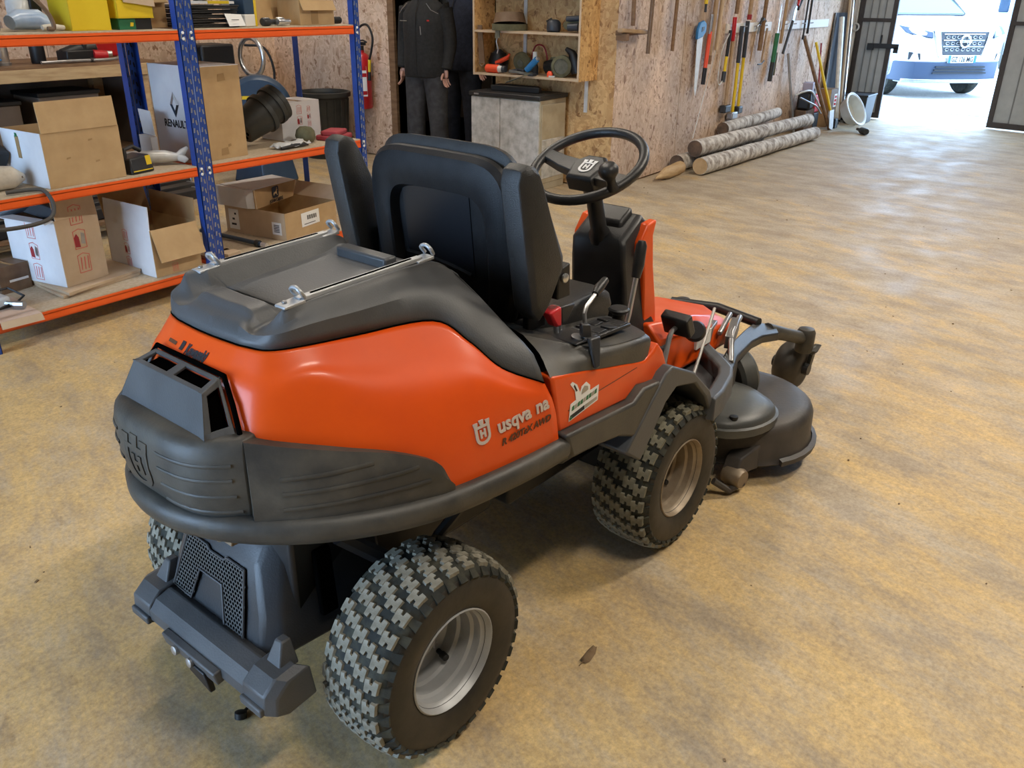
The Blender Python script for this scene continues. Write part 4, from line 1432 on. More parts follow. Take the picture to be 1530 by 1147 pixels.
# ------------------------------------------------------------------ cartons
def carton(label, corner, w, d, h, rz=0, mats=None, flaps=(), group=None, lid=False, th=.004, name='cardboard_box'):
    """corner = front left bottom corner; w along local x, d along local y (away); front faces -y"""
    m = {'front': 'card', 'left': 'card', 'right': 'card', 'back': 'card', 'in': 'card_in', 'bottom': 'card'}
    m.update(mats or {})
    t = thing(name, corner, label, 'box', group, rz)
    W = {'front': MB().box(0, w, 0, th, 0, h), 'back': MB().box(0, w, d - th, d, 0, h), 'left': MB().box(0, th, th, d - th, 0, h), 'right': MB().box(w - th, w, th, d - th, 0, h)}
    for k, b in W.items():
        b.build('side_wall', m[k], t)
    MB().box(th, w - th, th, d - th, 0, th).build('bottom', m['bottom'], t)
    if lid:
        MB().box(0, w, 0, d, h, h + th).build('lid', m.get('lid', m['front']), t)
        MB().box(w * .44, w * .56, -.0008, d + .0008, h + th, h + th + .0008).build('tape_strip', 'tape', t)
    for side, L, ang, fm in flaps:
        a = R(ang)
        c, s = math.cos(a) * L, math.sin(a) * L
        if side == 'front':
            p, q, o = V((.004, 0, h)), V((w - .004, 0, h)), V((0, -s, c))
        elif side == 'back':
            p, q, o = V((.004, d, h)), V((w - .004, d, h)), V((0, s, c))
        elif side == 'left':
            p, q, o = V((0, .004, h)), V((0, d - .004, h)), V((-s, 0, c))
        else:
            p, q, o = V((w, .004, h)), V((w, d - .004, h)), V((s, 0, c))
        n = (q - p).cross(o).normalized() * th
        MB().hexa([p, q, q + o, p + o], [p + n, q + n, q + o + n, p + o + n]).build('flap', fm or m[side], t)
    return t


# ---- bottom shelf
slab = thing('cardboard_sheet', (1.96, 4.03, .146), 'flat folded cardboard under the tall red-printed box on the bottom shelf', 'cardboard')
MB().hexa([(-.03, .02, 0), (.42, .08, 0), (.42, .46, 0), (.0, .46, 0)], [(-.03, .02, .014), (.42, .08, .014), (.42, .46, .014), (.0, .46, .014)]).build('sheet', 'card_pale', slab)
MB().hexa([(-.01, .0, .015), (.43, .09, .015), (.43, .44, .015), (-.01, .47, .015)], [(-.01, .0, .029), (.43, .09, .029), (.43, .44, .029), (-.01, .47, .029)]).build('sheet', 'card_pale', slab)
b1 = carton('tall narrow open box with red print on both sides on the bottom shelf', (1.99, 4.11, .176), .245, .37, .33, R(10), {'front': 'card_pale', 'left': 'paper', 'back': 'paper'},
            [('front', .10, -6, 'card_pale'), ('left', .05, 100, 'paper')])


def red_print(t, o, ux, uy, s, col='redprint'):
    """columns of small hand-drawn looking pictograms"""
    for r_ in range(3):
        z0 = r_ * .105 * s
        pic = [(.0, .0), (.060, .0), (.062, .075), (.03, .086), (.0, .078)]
        for k in range(len(pic)):
            a, b = pic[k], pic[(k + 1) % len(pic)]
            dx, dy = b[0] - a[0], b[1] - a[1]
            l = math.hypot(dx, dy)
            nx, ny = -dy / l * .0028, dx / l * .0028
            flat([(a[0] * s, a[1] * s + z0), (b[0] * s, b[1] * s + z0), ((b[0] + nx) * s, (b[1] + ny) * s + z0), ((a[0] + nx) * s, (a[1] + ny) * s + z0)], o, ux, uy, col, t, 'printed_mark', .0006, .0004)
        if r_ == 1:
            flat([(.004 * s, z0 + .01 * s), (.028 * s, z0 + .006 * s), (.026 * s, z0 + .05 * s), (.016 * s, z0 + .066 * s), (.002 * s, z0 + .05 * s)], o, ux, uy, 'darkred', t, 'printed_mark', .0006, .0004)
            flat([(.034 * s, z0 + .02 * s), (.054 * s, z0 + .016 * s), (.056 * s, z0 + .06 * s), (.040 * s, z0 + .07 * s)], o, ux, uy, 'steel', t, 'printed_mark', .0006, .0004)
        else:
            for q in range(3):
                xx = .012 + q * .017
                flat([(xx * s, z0 + .012 * s), ((xx + .004) * s, z0 + .012 * s), ((xx + .009) * s, z0 + .066 * s), ((xx + .004) * s, z0 + .068 * s)], o, ux, uy, col, t, 'printed_mark', .0006, .0004)


red_print(b1, (.085, 0, .05), (1, 0, 0), (0, 0, 1), 1.15)
red_print(b1, (0, .22, .015), (0, -1, 0), (0, 0, 1), 1.0)
MB().obox((.10, .17, .35), (.10, .30, .07), (.2, .1, .15)).tube([(-.02, .36, .33), (.08, .2, .40), (.2, .3, .38)], .03, 10).build('contents', 'carblack', b1, bevel=.01)
b2 = carton('open cardboard box with outward folded front flap on the bottom shelf', (2.40, 3.99, .146), .28, .40, .25, R(1), {'left': 'paper', 'back': 'card_in'},
            [('front', .17, 160, 'card'), ('back', .17, 15, 'card'), ('left', .12, -4, 'paper'), ('right', .12, 2, 'card_in')])
red_print(b2, (.10, 0, .012), (1, 0, 0), (0, 0, 1), .55)
red_print(b2, (0, .25, .02), (0, -1, 0), (0, 0, 1), .7)
b3 = carton('low open carton with a raised lid and white labels on the bottom shelf', (3.30, 4.02, .146), .46, .50, .165, R(6), {'left': 'card_pale'}, [('right', .10, 40, 'card_pale')])
lidw = MB().hexa([(-.03, .27, .17), (.0, .22, .17), (.0, .50, .17), (-.03, .52, .17)], [(-.04, .27, .285), (-.01, .22, .285), (-.01, .50, .29), (-.04, .52, .29)]).build('lid_end', 'paper', b3)
lb = MB().hexa([(-.01, .22, .168), (.40, .30, .168), (.40, .305, .168), (-.01, .225, .168)], [(-.015, .22, .285), (.43, .30, .265), (.43, .305, .265), (-.015, .225, .285)]).build('lid_wall', 'card_in', b3)
MB().hexa([(-.015, .225, .285), (.43, .305, .265), (.43, .50, .275), (-.015, .50, .29)], [(-.015, .225, .289), (.43, .305, .269), (.43, .50, .279), (-.015, .50, .294)]).build('lid_top', 'paper', b3)
# leaping deer badge and wording inside the lid
dux, duy, dor = (.98, .19, 0), (0, 0, 1), (.16, .2515, .185)
flat([(0, .01), (.008, 0), (.062, 0), (.07, .01), (.07, .062), (.062, .07), (.008, .07), (0, .062)], (.165, .249, .200), dux, duy, 'ink', lb, 'badge', .001, .0006)
flat([(.008, .022), (.02, .034), (.036, .036), (.046, .05), (.050, .062), (.054, .062), (.052, .050), (.060, .046), (.050, .036), (.048, .024), (.056, .012), (.050, .012), (.042, .024), (.026, .024), (.016, .014), (.012, .016), (.018, .026)], (.165, .249, .200), dux, duy, 'card', lb, 'badge_deer', .002, .0006)
print_text('JOHN DEERE', .028, (.135, .243, .176), dux, duy, 'ink', lb, bold=.0006, sx=.9, lift=.0015)
# labels
flat([(0, 0), (.16, .0), (.16, .085), (0, .085)], (.14, 0, .055), (1, 0, .03), (0, 0, 1), 'label', b3, 'paper_label')
for k in range(9):
    flat([(0, 0), (.004 if k % 2 else .006, 0), (.004 if k % 2 else .006, .026), (0, .026)], (.19 + .0095 * k, 0, .095), (1, 0, .03), (0, 0, 1), 'ink', b3, 'barcode_bar', .002)
flat([(0, 0), (.10, 0), (.10, .004), (0, .004)], (.16, 0, .068), (1, 0, .03), (0, 0, 1), 'ink', b3, 'printed_line', .002)
flat([(0, 0), (.075, 0), (.075, .075), (0, .075)], (0, .11, .03), (0, -1, 0), (0, 0, 1), 'label', b3, 'paper_label')
for k in range(5):
    flat([(0, 0), (.045, 0), (.045, .005), (0, .005)], (0, .095, .045 + .010 * k), (0, -1, 0), (0, 0, 1), 'ink', b3, 'barcode_bar', .002)
flat([(0, 0), (.085, 0), (.085, .125), (0, .125)], (0, .47, .02), (0, -1, 0), (0, 0, 1), 'label', b3, 'paper_label')
for k, (a, b) in enumerate(((.02, .06), (.03, .05), (.05, .065))):
    flat([(a, 0), (b, 0), (b, .012), (a, .012)], (0, .47, .045 + .033 * k), (0, -1, 0), (0, 0, 1), 'ink', b3, 'printed_line', .002)
# loose things on the bottom shelf
pr_ = thing('metal_pipe', (3.12, 4.2, .165), 'grey metal pipe with a clamp lying on the bottom shelf', 'pipe')
MB().tube([(-.02, .38, 0), (-.005, .0, 0), (0, -.17, 0)], .013, 12).build('pipe', 'saw_blue', pr_, 40)
MB().tube([(0, -.12, 0), (0, -.15, 0)], .020, 12).build('clamp', 'dark', pr_, 40)
MB().tube([(0, -.17, 0), (.0, -.215, 0)], .014, 12).build('pipe_end', 'alu', pr_, 40)
for i, (x, y, w_, d_, a) in enumerate(((2.90, 4.06, .10, .10, 10), (2.88, 4.12, .12, .06, -15))):
    bl_ = thing('wood_offcut', (x, y, .146 + .0 * i), ('pale flat wood offcut nearest the pipe on the bottom shelf', 'small wood offcut behind the flat one beside the blue post')[i], 'wood', 'wood offcuts', R(a))
    MB().box(-w_ / 2, w_ / 2, -d_ / 2, d_ / 2, 0, .022).build('offcut', 'card_pale', bl_, bevel=.002)
    MB().box(-w_ / 2, w_ / 2, -d_ / 2, -d_ / 2 + .002, .004, .018).build('sawn_end', 'wood', bl_)
sh_ = thing('cardboard_sheet', (1.62, 3.99, .147), 'pinkish torn cardboard sheet hanging over the edge of the bottom shelf', 'cardboard')
MB().hexa([(-.04, -.04, 0), (.14, -.055, 0), (.17, .28, 0), (-.04, .35, 0)], [(-.04, -.04, .004), (.14, -.055, .004), (.17, .28, .004), (-.04, .35, .004)]).build('sheet', mat('pink_card', (.52, .38, .30), (.60, .46, .37), 9, .8), sh_)
MB().hexa([(-.04, -.041, .002), (.14, -.056, .002), (.145, -.062, -.03), (-.04, -.048, -.03)], [(-.04, -.044, .003), (.14, -.059, .003), (.145, -.065, -.03), (-.04, -.051, -.03)]).build('torn_edge', 'card_pale', sh_)
jk = thing('car_jack', (1.66, 4.14, .153), 'steel scissor rod tool with black cables on the cardboard sheet', 'tool')
MB().tube([(-.10, .22, .02), (.02, .02, .02), (.08, -.10, .02)], .013, 8).tube([(.055, -.06, .02), (.08, -.10, .02)], .018, 8).build('rod', 'steel', jk, 40)
MB().box(-.02, .06, -.02, .07, .0, .05).build('block', 'plastic_film', jk, bevel=.01)
MB().tube([(-.12, .12, .02), (-.02, .1, .05), (.1, .08, .06), (.13, .0, .03), (.06, -.04, .01), (-.12, -.05, .01)], .006, 6).tube([(-.12, -.08, .01), (.05, -.04, .02), (.11, -.02, .01)], .004, 6).build('cable', 'black', jk, 40)
bb = carton('small brown box at the left end of the bottom shelf', (1.78, 4.34, .146), .16, .14, .13, R(8), {'front': 'leather', 'left': 'leather'}, [], lid=True)
flat([(0, 0), (.10, 0), (.10, .012), (0, .012)], (.05, 0, .05), (1, 0, 0), (0, 0, 1), 'label', bb, 'paper_label')

# ---- middle shelf
c1 = carton('big cardboard box with raised front flap on the middle shelf', (1.95, 3.985, .683), .385, .345, .245, R(2), {'left': 'paper'}, [('front', .135, -4, 'card')])
flat([(0, 0), (.03, 0), (.03, .10), (0, .10)], (0, .22, .12), (0, -1, 0), (0, 0, 1), 'tape', c1, 'tape_strip')
flat([(0, 0), (.02, .002), (.018, .018), (.002, .02)], (0, .215, .215), (0, -1, 0), (0, 0, 1), 'green', c1, 'green_mark', .002)
for x, z in ((.22, .19), (.24, .09), (.10, .12)):
    flat([(0, 0), (.022, .004), (.021, .010), (.002, .008)], (x, 0, z), (1, 0, 0), (0, 0, 1), 'tape', c1, 'stain')
tb = thing('charger_case', (2.43, 4.07, .683), 'black and yellow charger case beside the big cardboard box', 'charger', rz=R(10))
MB().hexa([(-.075, -.06, 0), (.07, -.06, 0), (.07, .08, 0), (-.075, .08, 0)], [(-.065, -.045, .075), (.06, -.045, .085), (.06, .07, .085), (-.065, .07, .075)]).build('body', 'dark', tb, bevel=.008)
MB().tube([(-.055, 0, .07), (-.05, 0, .115), (.0, .0, .125), (.045, 0, .10)], .011, 8).build('handle', 'dark', tb, 40)
flat([(0, 0), (.032, 0), (.032, .045), (0, .045)], (.028, -.052, .035), (1, 0, 0), (0, .15, 1), 'yellow', tb, 'yellow_label', .001)
flat([(0, 0), (.12, 0), (.12, .005), (0, .005)], (-.065, -.0605, .012), (1, 0, 0), (0, .15, 1), 'yellow', tb, 'yellow_stripe', .001)
fm = thing('plastic_roll', (2.60, 4.14, .690), 'crumpled roll of clear plastic film lying before the white logo box', 'plastic film')
MB().tube([(-.16, .12, .035), (-.06, .05, .038), (.04, -.02, .036), (.09, -.05, .03), (.12, -.055, .05), (.15, -.06, .072)], [.030, .034, .032, .022, .020, .010], 12).build('film_roll', 'plastic_film', fm, 60)
MB().tube([(.09, -.05, .03), (.11, -.085, .018), (.12, -.10, .02)], [.02, .02, .004], 8).build('film_tail', 'plastic_film', fm, 60)
c2 = carton('tall box with a white printed side behind the blue post on the middle shelf', (2.825, 4.03, .683), .275, .41, .475, R(1), {'left': 'paper'}, [], lid=True)
bpy.data.objects.remove([c for c in c2.children if c.name.startswith('tape_strip')][0])
[c for c in c2.children if c.name.startswith('lid')][0].data.materials[0] = MT['paper']
print_text('RENAULT', .055, (0, .325, .160), (0, -1, 0), (0, 0, 1), 'ink', c2, bold=.0012, sx=.86)
# rhombus badge: two bent bands
hb_ = [(-.038, 0), (0, .066), (.038, 0), (0, -.066)]
hi_ = [(-.018, 0), (0, .032), (.018, 0), (0, -.032)]
for k in range(4):
    a, b, c, d = hb_[k], hb_[(k + 1) % 4], hi_[(k + 1) % 4], hi_[k]
    flat([a, b, c, d], (0, .215, .278), (0, -1, 0), (0, 0, 1), ('steel', 'plastic_film', 'ink', 'saw_blue')[k], c2, 'badge_band', .001)
for x, z, s in ((.13, .40, .05), (.10, .02, .05), (.15, .06, .02)):
    flat([(0, 0), (s, .004), (s * .9, s * .8), (s * .1, s * .7)], (x, 0, z), (1, 0, 0), (0, 0, 1), 'tape', c2, 'stain')
cs_ = thing('folded_carton', (2.735, 4.40, .684), 'white folded card pieces left of the tall printed box', 'cardboard', rz=R(80))
MB().hexa([(-.10, 0, .12), (.05, 0, .12), (.05, .004, .12), (-.10, .004, .12)], [(-.10, .01, .25), (.05, .01, .25), (.05, .014, .25), (-.10, .014, .25)]).build('panel', 'paper', cs_)
MB().box(-.10, .05, -.005, .03, 0, .115).build('panel', 'paper', cs_)
# nested flower pots lying on their side
pots = []
ax = V((.86, -.10, .46)).normalized()
base = V((3.215, 4.22, .683 + .104))
for i in range(3):
    sh = (0, .08, .112)[i]
    t = thing('flower_pot', base + ax * sh, ('outermost of the nested black flower pots lying on their side', 'middle one of the nested black flower pots', 'innermost black flower pot with its rim at the end of the stack')[i], 'flower pot', 'nested flower pots')
    k = 1 - .03 * i
    MB().lathe([(.0, .004), (.078 * k, .0), (.084 * k, .006), (.106 * k, .165), (.103 * k, .165), (.080 * k, .012), (.0, .012)], (0, 0, 0), ax, 32, cap=False).build('pot_wall', 'pot', t, 40)
    MB().lathe([(.105 * k, .160), (.1165 * k, .160), (.1175 * k, .165), (.1175 * k, .188), (.110 * k, .190), (.103 * k, .165)], (0, 0, 0), ax, 32, cap=False).build('pot_rim', 'pot', t, 40)
    if i == 0:
        u_ = ax.orthogonal().normalized()
        w_ = ax.cross(u_)
        for q in range(7):
            a = 2 * PI * q / 7
            c = (u_ * math.cos(a) + w_ * math.sin(a)) * .05
            MB().lathe([(.011, -.002), (.011, .002)], c, ax, 8).build('drain_hole', 'void', t)
pp = thing('crumpled_bag', (3.40, 4.06, .683), 'bluish crumpled plastic sheet under the nested pots', 'plastic film')
mb = MB()
gr_ = [[V((-.10 + .03 * i, -.06 + .018 * j, .008 + .012 * random.random() + (.02 if (i + j) % 3 == 0 else 0))) for j in range(6)] for i in range(9)]
mb.loft(gr_, closed=False)
mb.build('sheet', 'plastic_film', pp, 60, solid=.002)
MB().tube([(-.09, -.06, .012), (.02, -.055, .02), (.12, -.05, .012)], .008, 6).build('torn_edge', 'black', pp, 40)
c3 = carton('white carton with red pictograms behind the nested pots', (3.54, 4.25, .683), .30, .21, .22, R(-2), {'front': 'paper', 'left': 'paper', 'right': 'paper'}, [], lid=True)
c3.children[-2].data.materials[0] = MT['paper']
red_print(c3, (.12, 0, .02), (1, 0, 0), (0, 0, 1), .62)
red_print(c3, (.20, 0, .07), (1, 0, 0), (0, 0, 1), .42)
bl2 = thing('leather_pouch', (3.60, 4.12, .690), 'small round dark pouch before the red-marked carton', 'pouch')
MB().lathe([(.0, 0), (.05, .002), (.062, .03), (.055, .065), (.035, .085), (.0, .09)], (0, 0, 0), (.1, 0, 1), 18).build('pouch', 'olive', bl2, 50)
MB().tube([(.045, .0, .024), (.075, .01, .014), (.085, .02, .02)], [.02, .012, .008], 8).build('strap', 'strap', bl2, 50)
rc = thing('red_cloth', (3.82, 4.10, .683), 'folded dark red cloth at the right end of the middle shelf', 'cloth', rz=R(12))
for k, (w_, d_, z, a) in enumerate(((.22, .15, 0, 0), (.18, .12, .026, 14))):
    m_ = MB()
    m_.loft([[V((x * w_ / 2, y * d_ / 2, z + h)) for x, y in ((-1, -.8), (-.8, -1), (.8, -1), (1, -.8), (1, .8), (.8, 1), (-.8, 1), (-1, .8))] for h in (0, .014, .028)])
    m_.xf(Euler((0, 0, R(a))).to_matrix())
    m_.build('fold', mat('red_cloth', (.28, .03, .04), (.36, .05, .06), 30, .9), rc, bevel=.008)
sk = thing('canvas_sack', (1.76, 4.15, .683), 'dirty white canvas sack lying at the left end of the middle shelf', 'sack', rz=R(5))
MB().tube([(-.22, .02, .05), (-.12, .01, .06), (.0, -.01, .058), (.10, -.02, .05), (.15, -.03, .045)], [.05, .055, .058, .05, .015], 14).build('sack', 'sack', sk, 60)
for k in range(4):
    MB().tube([(-.14 + .02 * k, -.035 - .006 * k, .09 - .006 * k), (-.02 + .02 * k, -.05, .075 - .008 * k), (.10 + .01 * k, -.05, .05)], .006, 6).build('dark_stripe', 'leather', sk, 40)
pa = thing('engine_parts', (1.74, 4.365, .74), 'heap of dark oily engine parts behind the canvas sack', 'machine parts')
for k in range(7):
    MB().obox((-.22 + .06 * k, random.uniform(-.05, .08), .07 + .05 * (k % 3)), (.10, .09, .08), (random.random(), random.random(), random.random())).build('part_block', 'black' if k % 3 else 'dark', pa, bevel=.01)
MB().obox((-.12, .02, .22), (.22, .10, .03), (.1, .2, .1)).build('part_plate', 'dark', pa, bevel=.005)
hs = thing('rubber_hose', (1.80, 3.925, .62), 'rubber hose hanging in a loop over the middle shelf edge', 'hose')
MB().tube(catmull([(-.35, -.01, -.02), (-.12, -.03, -.055), (.06, -.025, -.05), (.115, .0, .0), (.105, .03, .066), (.06, .06, .076), (-.04, .08, .076)], 5), .0095, 8).build('hose', 'hose', hs, 60)

# ---- top shelf
def jumble(label, name, cat, loc, pieces, group=None, rz=0):
    t = thing(name, loc, label, cat, group, rz)
    for nm, mb_, m_, bv in pieces:
        mb_.build(nm, m_, t, smooth=50, bevel=bv)
    return t


jumble('crumpled grey tarpaulin bag at the left end of the top shelf', 'tarpaulin_bag', 'bag', (1.78, 4.17, 1.346), [
    ('bag', MB().loft([[V((x * s + ox, y * s * .8, z)) for x, y in ((-.16, -.12), (0, -.15), (.15, -.11), (.17, .05), (.05, .15), (-.14, .12))] for s, z, ox in ((1, 0, 0), (1.04, .05, 0), (.80, .11, -.03), (.35, .17, -.07))]), 'greybag', .012)])
jumble('pale blue plastic wrapping left on the top shelf near the yellow bins', 'plastic_wrapping', 'plastic film', (2.10, 4.14, 1.348), [
    ('wrap', MB().tube([(-.10, .0, .035), (-.05, .02, .046), (.03, .0, .046), (.08, -.02, .025)], [.03, .042, .042, .02], 10), mat('blue_film', (.30, .42, .60), (.52, .60, .72), 12, .3), 0),
    ('wrap_end', MB().tube([(.0, -.075, .014), (.05, -.075, .016), (.10, -.075, .012)], [.012, .014, .010], 8), 'sack', 0)])
jumble('rusty curved iron hook standing before the blue wrapping', 'iron_hook', 'hook', (2.10, 4.00, 1.346), [
    ('hook', MB().tube(catmull([(-.06, 0, .15), (-.02, 0, .11), (.012, 0, .06), (.018, 0, .016), (-.01, 0, .013)], 4), .010, 8), 'leather', 0)])
jumble('clear and black spray bottle standing behind the blue wrapping', 'spray_bottle', 'bottle', (2.14, 4.31, 1.346), [
    ('bottle', MB().lathe([(.05, 0), (.055, .01), (.055, .12), (.02, .16), (.02, .19)], (0, 0, 0), (0, 0, 1), 20), 'plastic_film', 0),
    ('bottle_front', MB().obox((.045, -.02, .08), (.05, .09, .15)), 'black', .006),
    ('cap', MB().lathe([(.025, .19), (.025, .23)], (0, 0, 0), (0, 0, 1), 16), 'black', 0)])


def open_bin(label, loc, w, d, h, rz):
    t = thing('parts_bin', loc, label, 'bin', 'yellow parts bins', rz)
    MB().box(-w / 2, w / 2, -d / 2, -d / 2 + .004, 0, h).build('bin_front', 'yellow', t, bevel=.002)
    MB().box(-w / 2, w / 2, d / 2 - .004, d / 2, 0, h).build('bin_back', 'yellow', t, bevel=.002)
    for s in (-1, 1):
        MB().box(min(s * w / 2, s * (w / 2 - .004)), max(s * w / 2, s * (w / 2 - .004)), -d / 2, d / 2, 0, h).build('bin_side', 'yellow', t, bevel=.002)
    MB().box(-w / 2, w / 2, -d / 2, d / 2, 0, .004).build('bin_floor', 'yellow', t)
    return t


o = open_bin('plain yellow parts bin left of the other yellow bin on the top shelf', (2.325, 4.14, 1.346), .185, .2, .155, R(-4))
MB().box(-.085, .085, -.09, .09, .14, .20).build('contents', 'black', o, bevel=.01)
o = open_bin('yellow parts bin with a cardboard flap, set on a green and black box', (2.54, 4.13, 1.396), .19, .2, .16, R(2))
MB().hexa([(-.06, -.11, .07), (.10, -.115, .05), (.10, -.11, .05), (-.06, -.105, .07)], [(-.09, -.105, .19), (.09, -.11, .18), (.09, -.105, .18), (-.09, -.10, .19)]).build('cardboard_flap', 'card_pale', o)
gb = thing('parts_box', (2.54, 4.13, 1.346), 'flat green and black box under the right yellow bin', 'box')
MB().box(-.085, .0, -.09, .09, 0, .049).build('green_half', 'green', gb)
MB().box(.0, .085, -.09, .09, 0, .049).build('black_half', 'black', gb)
flat([(0, 0), (.016, 0), (.02, .016), (.004, .018)], (-.03, -.09, .014), (1, 0, 0), (0, 0, 1), 'yellow', gb, 'badge')
c4 = carton('small brown carton against the middle blue post on the top shelf', (2.66, 4.16, 1.346), .13, .18, .15, R(-2), {}, [('front', .05, 130, 'card')])
# stack of black trays and manuals
for k in range(5):
    t = thing('black_tray', (2.98, 4.15 + .01 * (k % 2), 1.346 + .022 * k), ('lowest', 'second lowest', 'middle', 'second highest', 'topmost')[k] + ' of the stacked thin black trays on the top shelf', 'tray', 'stacked black trays', R((-3, 4, -1, 3, -5)[k]))
    MB().box(-.16, .16, -.12, .12, 0, .012).build('tray', 'dark', t, bevel=.004)
    MB().box(-.165, .165, -.125, -.115, .012, .018).build('tray_edge', 'black', t, bevel=.002)
    MB().box(-.165, .165, .115, .125, .012, .018).build('tray_edge', 'black', t, bevel=.002)
mn = thing('instruction_booklet', (3.02, 4.16, 1.458), 'yellow and white booklet on top of the black trays', 'booklet', rz=R(-8))
MB().box(-.13, .13, -.09, .09, 0, .012).build('cover', 'paper', mn)
MB().box(-.02, .10, -.0915, -.03, .0, .0135).build('yellow_band', 'yellow', mn)
MB().lathe([(.035, 0), (.025, .02), (.0, .03)], (-.03, -.03, .013), (0, 0, 1), 14).build('black_cap', 'black', mn, 40)
sb = thing('oil_can', (3.225, 4.10, 1.346), 'blue and white can standing before the cardboard panel', 'can', rz=R(10))
MB().box(-.045, .045, -.05, .05, .06, .16).build('can_body', 'saw_blue', sb, bevel=.004)
MB().box(-.046, .046, -.051, .051, 0, .06).build('can_base', 'label', sb, bevel=.004)
MB().box(.03, .05, -.052, .04, .0, .2).build('can_edge', 'yellow', sb, bevel=.003)
wl = thing('paper_note', (3.10, 4.00, 1.352), 'white paper note lying tilted on the front of the top shelf', 'note', rz=R(4))
MB().hexa([(-.06, -.01, 0), (.05, -.01, .0), (.05, .02, .055), (-.06, .02, .06)], [(-.06, -.008, 0), (.05, -.008, 0), (.05, .022, .055), (-.06, .022, .06)]).build('note', 'label', wl)
MB().obox((-.02, -.012, .03), (.05, .0015, .003), (R(-20), 0, 0)).build('printed_line', 'ink', wl)
cb = thing('folded_cardboard', (3.40, 4.20, 1.346), 'tall folded grey cardboard leaning on the top shelf', 'cardboard', rz=R(-6))
MB().hexa([(-.20, 0, 0), (.0, 0, 0), (.0, .006, 0), (-.20, .006, 0)], [(-.22, .06, .34), (-.02, .06, .34), (-.02, .066, .34), (-.22, .066, .34)]).build('panel', mat('grey_card', (.30, .27, .26), (.36, .33, .31), 8, .8), cb)
MB().hexa([(.0, 0, 0), (.12, .02, 0), (.12, .026, 0), (.0, .006, 0)], [(-.02, .06, .34), (.10, .07, .34), (.10, .076, .34), (-.02, .066, .34)]).build('panel', 'card', cb)
for i, (x, l_) in enumerate(((3.34, 'left'), (3.44, 'right'))):
    t = thing('loose_fitting', (x, 4.04, 1.346), 'small metal fitting, ' + l_ + ' one of the two before the cardboard panel', 'fitting', 'loose fittings')
    MB().lathe([(.018, -.05), (.022, -.045), (.022, .0), (.013, .005), (.013, .06)], (0, 0, .022), (1, .2, 0), 12).build('fitting', 'alu' if i else 'dark', t, 40)
    MB().obox((.03, .03, .012), (.06, .04, .02)).build('plate', 'label', t, bevel=.002)
c5 = carton('brown carton with hanging front flap near the right end of the top shelf', (3.57, 4.04, 1.346), .25, .20, .13, R(-3), {}, [('front', .06, 150, 'card'), ('left', .08, 20, 'card_in')])
flat([(0, 0), (.05, 0), (.05, .12), (0, .12)], (.08, 0, .005), (1, 0, 0), (0, 0, 1), 'tape', c5, 'tape_strip')
c6 = carton('upper brown carton stacked behind on the top shelf right end', (3.56, 4.31, 1.346), .26, .18, .26, R(0), {}, [('front', .10, 130, 'card')])
bt = thing('black_tube', (3.86, 4.12, 1.366), 'short black tube lying beside the brown carton on the top shelf', 'tube', rz=R(-4))
MB().tube([(-.07, 0, 0), (.085, 0, 0)], .020, 14).build('tube', 'black', bt, 40)
MB().tube([(.08, 0, 0), (.092, 0, 0)], .016, 14).build('tube_end', 'dark', bt, 40)
# ------------------------------------------------------------------ behind the rack
wb = thing('workbench', (3.0, 7.25, 0), 'wooden workbench of pale planks along the left wall behind the rack', 'workbench')
MB().box(-1.6, 1.46, -.35, .47, .955, .985).build('bench_top', 'wood_dark', wb)
MB().box(-1.6, 1.46, -.372, -.352, .875, .965).build('front_board', 'wood', wb, bevel=.003)
for x in (-1.5, -.2, 1.33):
    MB().box(x - .045, x + .045, -.345, -.255, 0, .95).build('leg', 'wood', wb, bevel=.003)
    MB().box(x - .045, x + .045, .36, .45, 0, .95).build('leg', 'wood', wb, bevel=.003)
MB().box(-1.5, 1.36, -.30, .40, .25, .28).build('lower_shelf', 'wood_dark', wb)
MB().box(-1.6, 1.46, .46, .475, .3, .95).build('back_panel', 'brownwall', wb)
MB().box(1.385, 1.40, -.25, .45, .0, .95).build('added_dark_panel', 'brownwall', wb)  # added dark sheet, hides the lit wall and darkens the space below
BZ = .986


def simple(name, label, cat, loc, pieces, rz=0, group=None):
    t = thing(name, loc, label, cat, group, rz)
    for nm, mb_, m_, bv in pieces:
        mb_.build(nm, m_, t, smooth=45, bevel=bv)
    return t


simple('steel_cylinder', 'shiny steel cylinder standing on the workbench at the left edge', 'cylinder', (3.32, 7.12, BZ), [
    ('cylinder', MB().lathe([(.05, 0), (.055, .01), (.055, .30), (.04, .34), (.0, .35)], (0, 0, 0), (0, 0, 1), 20), 'alu', 0),
    ('base_ring', MB().lathe([(.062, 0), (.062, .02)], (0, 0, 0), (0, 0, 1), 20), 'steel', 0)])
simple('blue_bowl', 'blue plastic dish on the workbench beside the steel cylinder', 'dish', (3.14, 7.02, BZ), [
    ('dish', MB().lathe([(.0, 0), (.08, .002), (.12, .05), (.115, .05), (.075, .01)], (0, 0, 0), (0, 0, 1), 20), 'cyan', 0),
    ('dish_rim', MB().lathe([(.115, .046), (.125, .046), (.125, .054), (.115, .054)], (0, 0, 0), (0, 0, 1), 20), 'cyan', 0)])
simple('black_bottle', 'black bottle standing on the workbench', 'bottle', (3.60, 7.12, BZ), [
    ('bottle', MB().lathe([(.05, 0), (.055, .01), (.055, .24), (.03, .30), (.025, .36)], (0, 0, 0), (0, 0, 1), 18), 'black', 0),
    ('cap', MB().lathe([(.03, .36), (.03, .39)], (0, 0, 0), (0, 0, 1), 14), 'dark', 0)])
